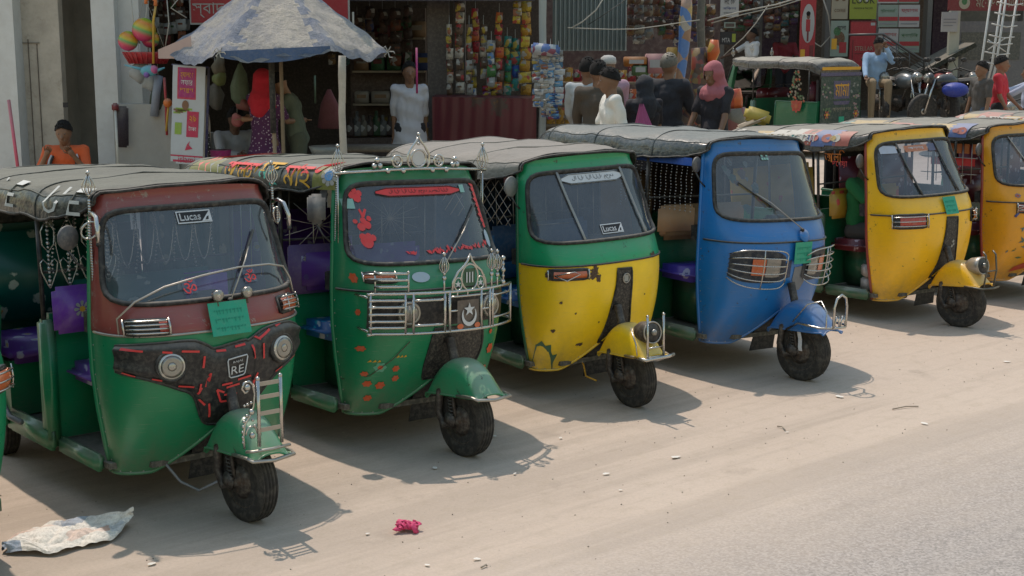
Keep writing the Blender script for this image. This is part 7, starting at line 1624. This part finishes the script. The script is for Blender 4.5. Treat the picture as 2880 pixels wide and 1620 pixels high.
# ---------------- litter on the ground
mb = MB(); rr = random.Random(4); c0 = gpt(165, 1372)
PA = gpt(12, 1395) - c0; PB = gpt(335, 1322) - c0; PC = gpt(130, 1432) - c0
ux = (PB - PA); uxn = ux.normalized(); uy = Vector((-uxn.y, uxn.x, 0)); Ls = ux.length
def news(u, v):
    a = u; w_ = .30 * (math.sin(PI * min(1, max(0, a)) ) ** .55) * (1 if a < .75 else (1 - (a - .75) * 3.0)); w_ = max(.012, w_)
    p = PA + uxn * Ls * a + uy * w_ * (v - .45) * 1.35
    z = .010 + .035 * abs(math.sin(u * 6 + v * 4)) * math.sin(PI * v) ** .5 + .014 * abs(math.sin(u * 13 - v * 9 + math.sin(v * 9))) + .006 * abs(math.sin(u * 31 + v * 19)) + .04 * (1 if u > .8 else 0) * (u - .8) * 5
    return Vector((p.x + .012 * math.sin(v * 13 + u * 9), p.y + .018 * math.sin(u * 17), z))
mb.grid(news, 70, 30, 0, False)
m, nt, out = newmat('printed_newspaper'); tc = N(nt, 'ShaderNodeTexCoord'); v = tc.outputs['Object']; vo = N(nt, 'ShaderNodeTexVoronoi'); vo.inputs['Scale'].default_value = 9; L(nt, v, vo.inputs['Vector']); sp = N(nt, 'ShaderNodeSeparateColor'); L(nt, vo.outputs['Color'], sp.inputs[0]); n1 = noise(nt, v, 60, 3, .7); n2 = noise(nt, v, 5, 4, .6)
r = ramp(nt, sp.outputs[0], [(.0, (.82, .77, .68)), (.55, (.86, .81, .73)), (.66, (.66, .42, .32)), (.72, (.82, .76, .66)), (.88, (.34, .40, .48)), (.95, (.80, .76, .68))]); b = mix(nt, mth(nt, 'MULTIPLY', ramp(nt, n1, [(.45, 0), (.6, 1)]), .28), r, (.2, .17, .14)); b = mix(nt, ramp(nt, n2, [(.45, 0), (.75, .35)]), b, (.50, .45, .38)); sxn = N(nt, 'ShaderNodeSeparateXYZ'); L(nt, v, sxn.inputs[0]); b = mix(nt, ramp(nt, sxn.outputs[0], [(-.0, .0), (.01, .0)]), b, (.2, .25, .3))
p = N(nt, 'ShaderNodeBsdfPrincipled'); L(nt, b, p.inputs['Base Color']); p.inputs['Roughness'].default_value = .8; L(nt, p.outputs[0], out.inputs[0])
tag(mb.build('newspaper', [m], None, c0), 'large crumpled newspaper sheet on the ground at the lower left', 'newspaper')
c1 = gpt(1025, 1337); mb = MB()
for k in range(22): mb.ball((rr.uniform(-.05, .05), rr.uniform(-.03, .03), .02 + rr.uniform(0, .02)), rr.uniform(.010, .022), 0, 8, (1.6, 1, .5), (rr.random(), rr.random(), rr.random()))
mb.v = [v_ + Vector((rr.uniform(-.004, .004), rr.uniform(-.004, .004), rr.uniform(-.004, .004))) for v_ in mb.v]
tag(mb.build('crumpled_wrapper', [mat('crimson_wrapper', (.68, .06, .17), .6, 0, 0, 0)], None, c1), 'crumpled crimson wrapper on the ground between the wheels', 'wrapper')
LP = M_WPT; LW = mat('litter_white', (.74, .70, .62), .7, 0, 0, 0)
names = ['small white scrap', 'torn paper scrap', 'folded paper scrap', 'pale plastic scrap', 'white bottle cap']
for i, (u, v, s_, lb) in enumerate([(382, 1422, .045, 'round white scrap in front of the newspaper'), (925, 1346, .03, 'small white scrap left of the crimson wrapper'), (1200, 1410, .04, 'white scrap near the bottom centre'), (1075, 1425, .03, 'orange tinted scrap near the bottom edge'), (1700, 1153, .07, 'torn beige paper in the open middle of the ground'), (2112, 1000, .07, 'flat pale paper in front of the blue rickshaw shadow'), (2532, 912, .06, 'pale bottle lying near the right edge'), (1095, 1180, .05, 'pale scrap in the shadow of the all-green rickshaw'), (1525, 1195, .04, 'pale scrap in front of the worn yellow rickshaw'), (1410, 1105, .03, 'small scrap beside the worn yellow shadow'), (1245, 1100, .03, 'white scrap beside the front wheel of the all-green rickshaw'), (660, 1240, .0, ''), (1560, 1236, .025, 'tiny white scrap in the open ground'), (1980, 1090, .02, 'tiny dark scrap at right of the open ground'), (2325, 1068, .05, 'thin straw lying at the right'), (1295, 1195, .03, 'scrap on the rim of the all-green rickshaw shadow'), (830, 1330, .0, '')]):
    if not s_: continue
    s_ *= .6; c = gpt(u, v); mb = MB(); n_ = 8; pts = [Vector((s_ * (.6 + .4 * rr.random()) * math.cos(2 * PI * k / n_), s_ * .6 * (.6 + .4 * rr.random()) * math.sin(2 * PI * k / n_), .003 + .005 * rr.random())) for k in range(n_)]
    mb.add([Vector((0, 0, .007))] + pts, [(0, 1 + k, 1 + (k + 1) % n_) for k in range(n_)], 0); o = mb.build('paper_scrap', [LW], None, (c.x, c.y, .004), (0, 0, rr.uniform(0, 3))); tag(o, lb, 'litter', 'scraps of litter on the ground')
for (u0, v0, u1, v1, lb) in [(2245, 1032, 2310, 1025, 'long thin twig at right of the open ground'), (1955, 1075, 1975, 1085, 'short twig in the open ground'), (1210, 1452 - 20, 1225, 1428, 'short dark twig near the bottom centre'), (1380, 950, 1, 1, '')]:
    if u1 == 1: continue
    a_, b_ = gpt(u0, v0), gpt(u1, v1); tag(MB().tube([(0, 0, .008), (b_ - a_) * .5 + Vector((.01, .02, .012)), (b_ - a_) + Vector((0, 0, .008))], .004, 5).build('twig', [mat('dry_twig', (.30, .25, .19), .9)], None, a_), lb, 'twig')
mb = MB(); rr = random.Random(77)
for k in range(900):
    x, y = rr.uniform(-3.5, 6), rr.uniform(4, 12.5); s_ = rr.uniform(.002, .0055); mb.box((x, y, s_ * .4), (s_ * 1.4, s_, s_), rr.randrange(2), (rr.random() * 3, rr.random() * 3, rr.random() * 3))
tag(mb.build('gravel', [mat('grit_dark', (.26, .22, .17), .9), mat('grit_pale', (.42, .37, .30), .9)], None), 'fine grit strewn over the dusty ground', 'gravel', None, 'stuff')

# ---------------- more hanging stock in the dim middle of the market
rr = random.Random(31); dk = lambda n, c: pk_('dim_' + n, c, .5, (.10, .05, .03))  # dim copies of the packet materials, shop shade put into the colour
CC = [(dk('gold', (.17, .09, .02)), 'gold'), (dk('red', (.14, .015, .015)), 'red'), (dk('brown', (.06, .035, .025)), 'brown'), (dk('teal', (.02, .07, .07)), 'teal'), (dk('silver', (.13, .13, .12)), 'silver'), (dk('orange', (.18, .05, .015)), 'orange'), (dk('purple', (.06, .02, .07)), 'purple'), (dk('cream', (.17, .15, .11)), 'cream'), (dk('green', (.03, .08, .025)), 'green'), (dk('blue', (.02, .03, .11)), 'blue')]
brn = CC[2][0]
for k in range(11):
    c = CC[(k * 7) % 10]; d_ = CC[(k * 3 + 1) % 10]; u = 1592 + k * 19 + rr.uniform(-4, 4)
    if abs(u - 1727) < 14: u += 22
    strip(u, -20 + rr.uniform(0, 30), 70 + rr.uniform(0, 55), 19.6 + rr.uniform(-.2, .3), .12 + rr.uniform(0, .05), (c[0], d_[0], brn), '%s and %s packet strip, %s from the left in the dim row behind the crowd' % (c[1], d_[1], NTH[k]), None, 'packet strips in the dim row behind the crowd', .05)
for k in range(9):
    c = CC[(k * 3 + 2) % 10]; u = 1822 + k * 20 + (14 if k > 4 else 0)
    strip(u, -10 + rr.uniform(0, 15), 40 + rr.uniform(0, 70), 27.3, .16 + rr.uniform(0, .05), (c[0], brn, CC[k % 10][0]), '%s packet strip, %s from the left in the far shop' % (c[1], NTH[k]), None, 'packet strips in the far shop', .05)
for k in range(8):
    c = CC[(k * 7 + 3) % 10]; u = 350 + k * 17
    strip(u, -15 + rr.uniform(0, 15), 60 + rr.uniform(0, 90), 16.4 + rr.uniform(0, .6), .09 + rr.uniform(0, .04), (c[0], brn, WP), '%s wrapped goods strip, %s from the left in the toy shop' % (c[1], NTH[k]), None, 'strips of goods in the toy shop', .03)
for k in range(9):
    c = CC[(k * 3 + 4) % 10]; u = 770 + k * 32
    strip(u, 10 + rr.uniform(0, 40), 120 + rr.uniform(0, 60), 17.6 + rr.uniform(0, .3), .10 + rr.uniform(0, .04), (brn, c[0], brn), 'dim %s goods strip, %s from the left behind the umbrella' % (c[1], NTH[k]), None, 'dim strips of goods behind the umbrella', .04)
for k in range(12):
    c = CC[(2, 4, 7, 2, 8, 4)[k % 6]]; h_ = rr.uniform(.22, .34); p_ = Vector((U(878 + k * 16, 17.9), 17.9 + .02 * k, .42))
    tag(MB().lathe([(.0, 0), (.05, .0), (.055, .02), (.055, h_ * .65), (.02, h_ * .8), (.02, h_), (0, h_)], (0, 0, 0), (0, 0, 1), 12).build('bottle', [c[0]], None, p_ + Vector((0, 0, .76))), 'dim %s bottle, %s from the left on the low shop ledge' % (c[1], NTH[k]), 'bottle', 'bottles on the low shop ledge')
tag(MB().box((0, 0, .37), (U(1075, 17.9) - U(868, 17.9), .3, .74), 0).build('ledge', [M_SHOPB], None, (U(971, 17.9), 18.0, .42)), 'low dim ledge with bottles in the dark shop', 'ledge')
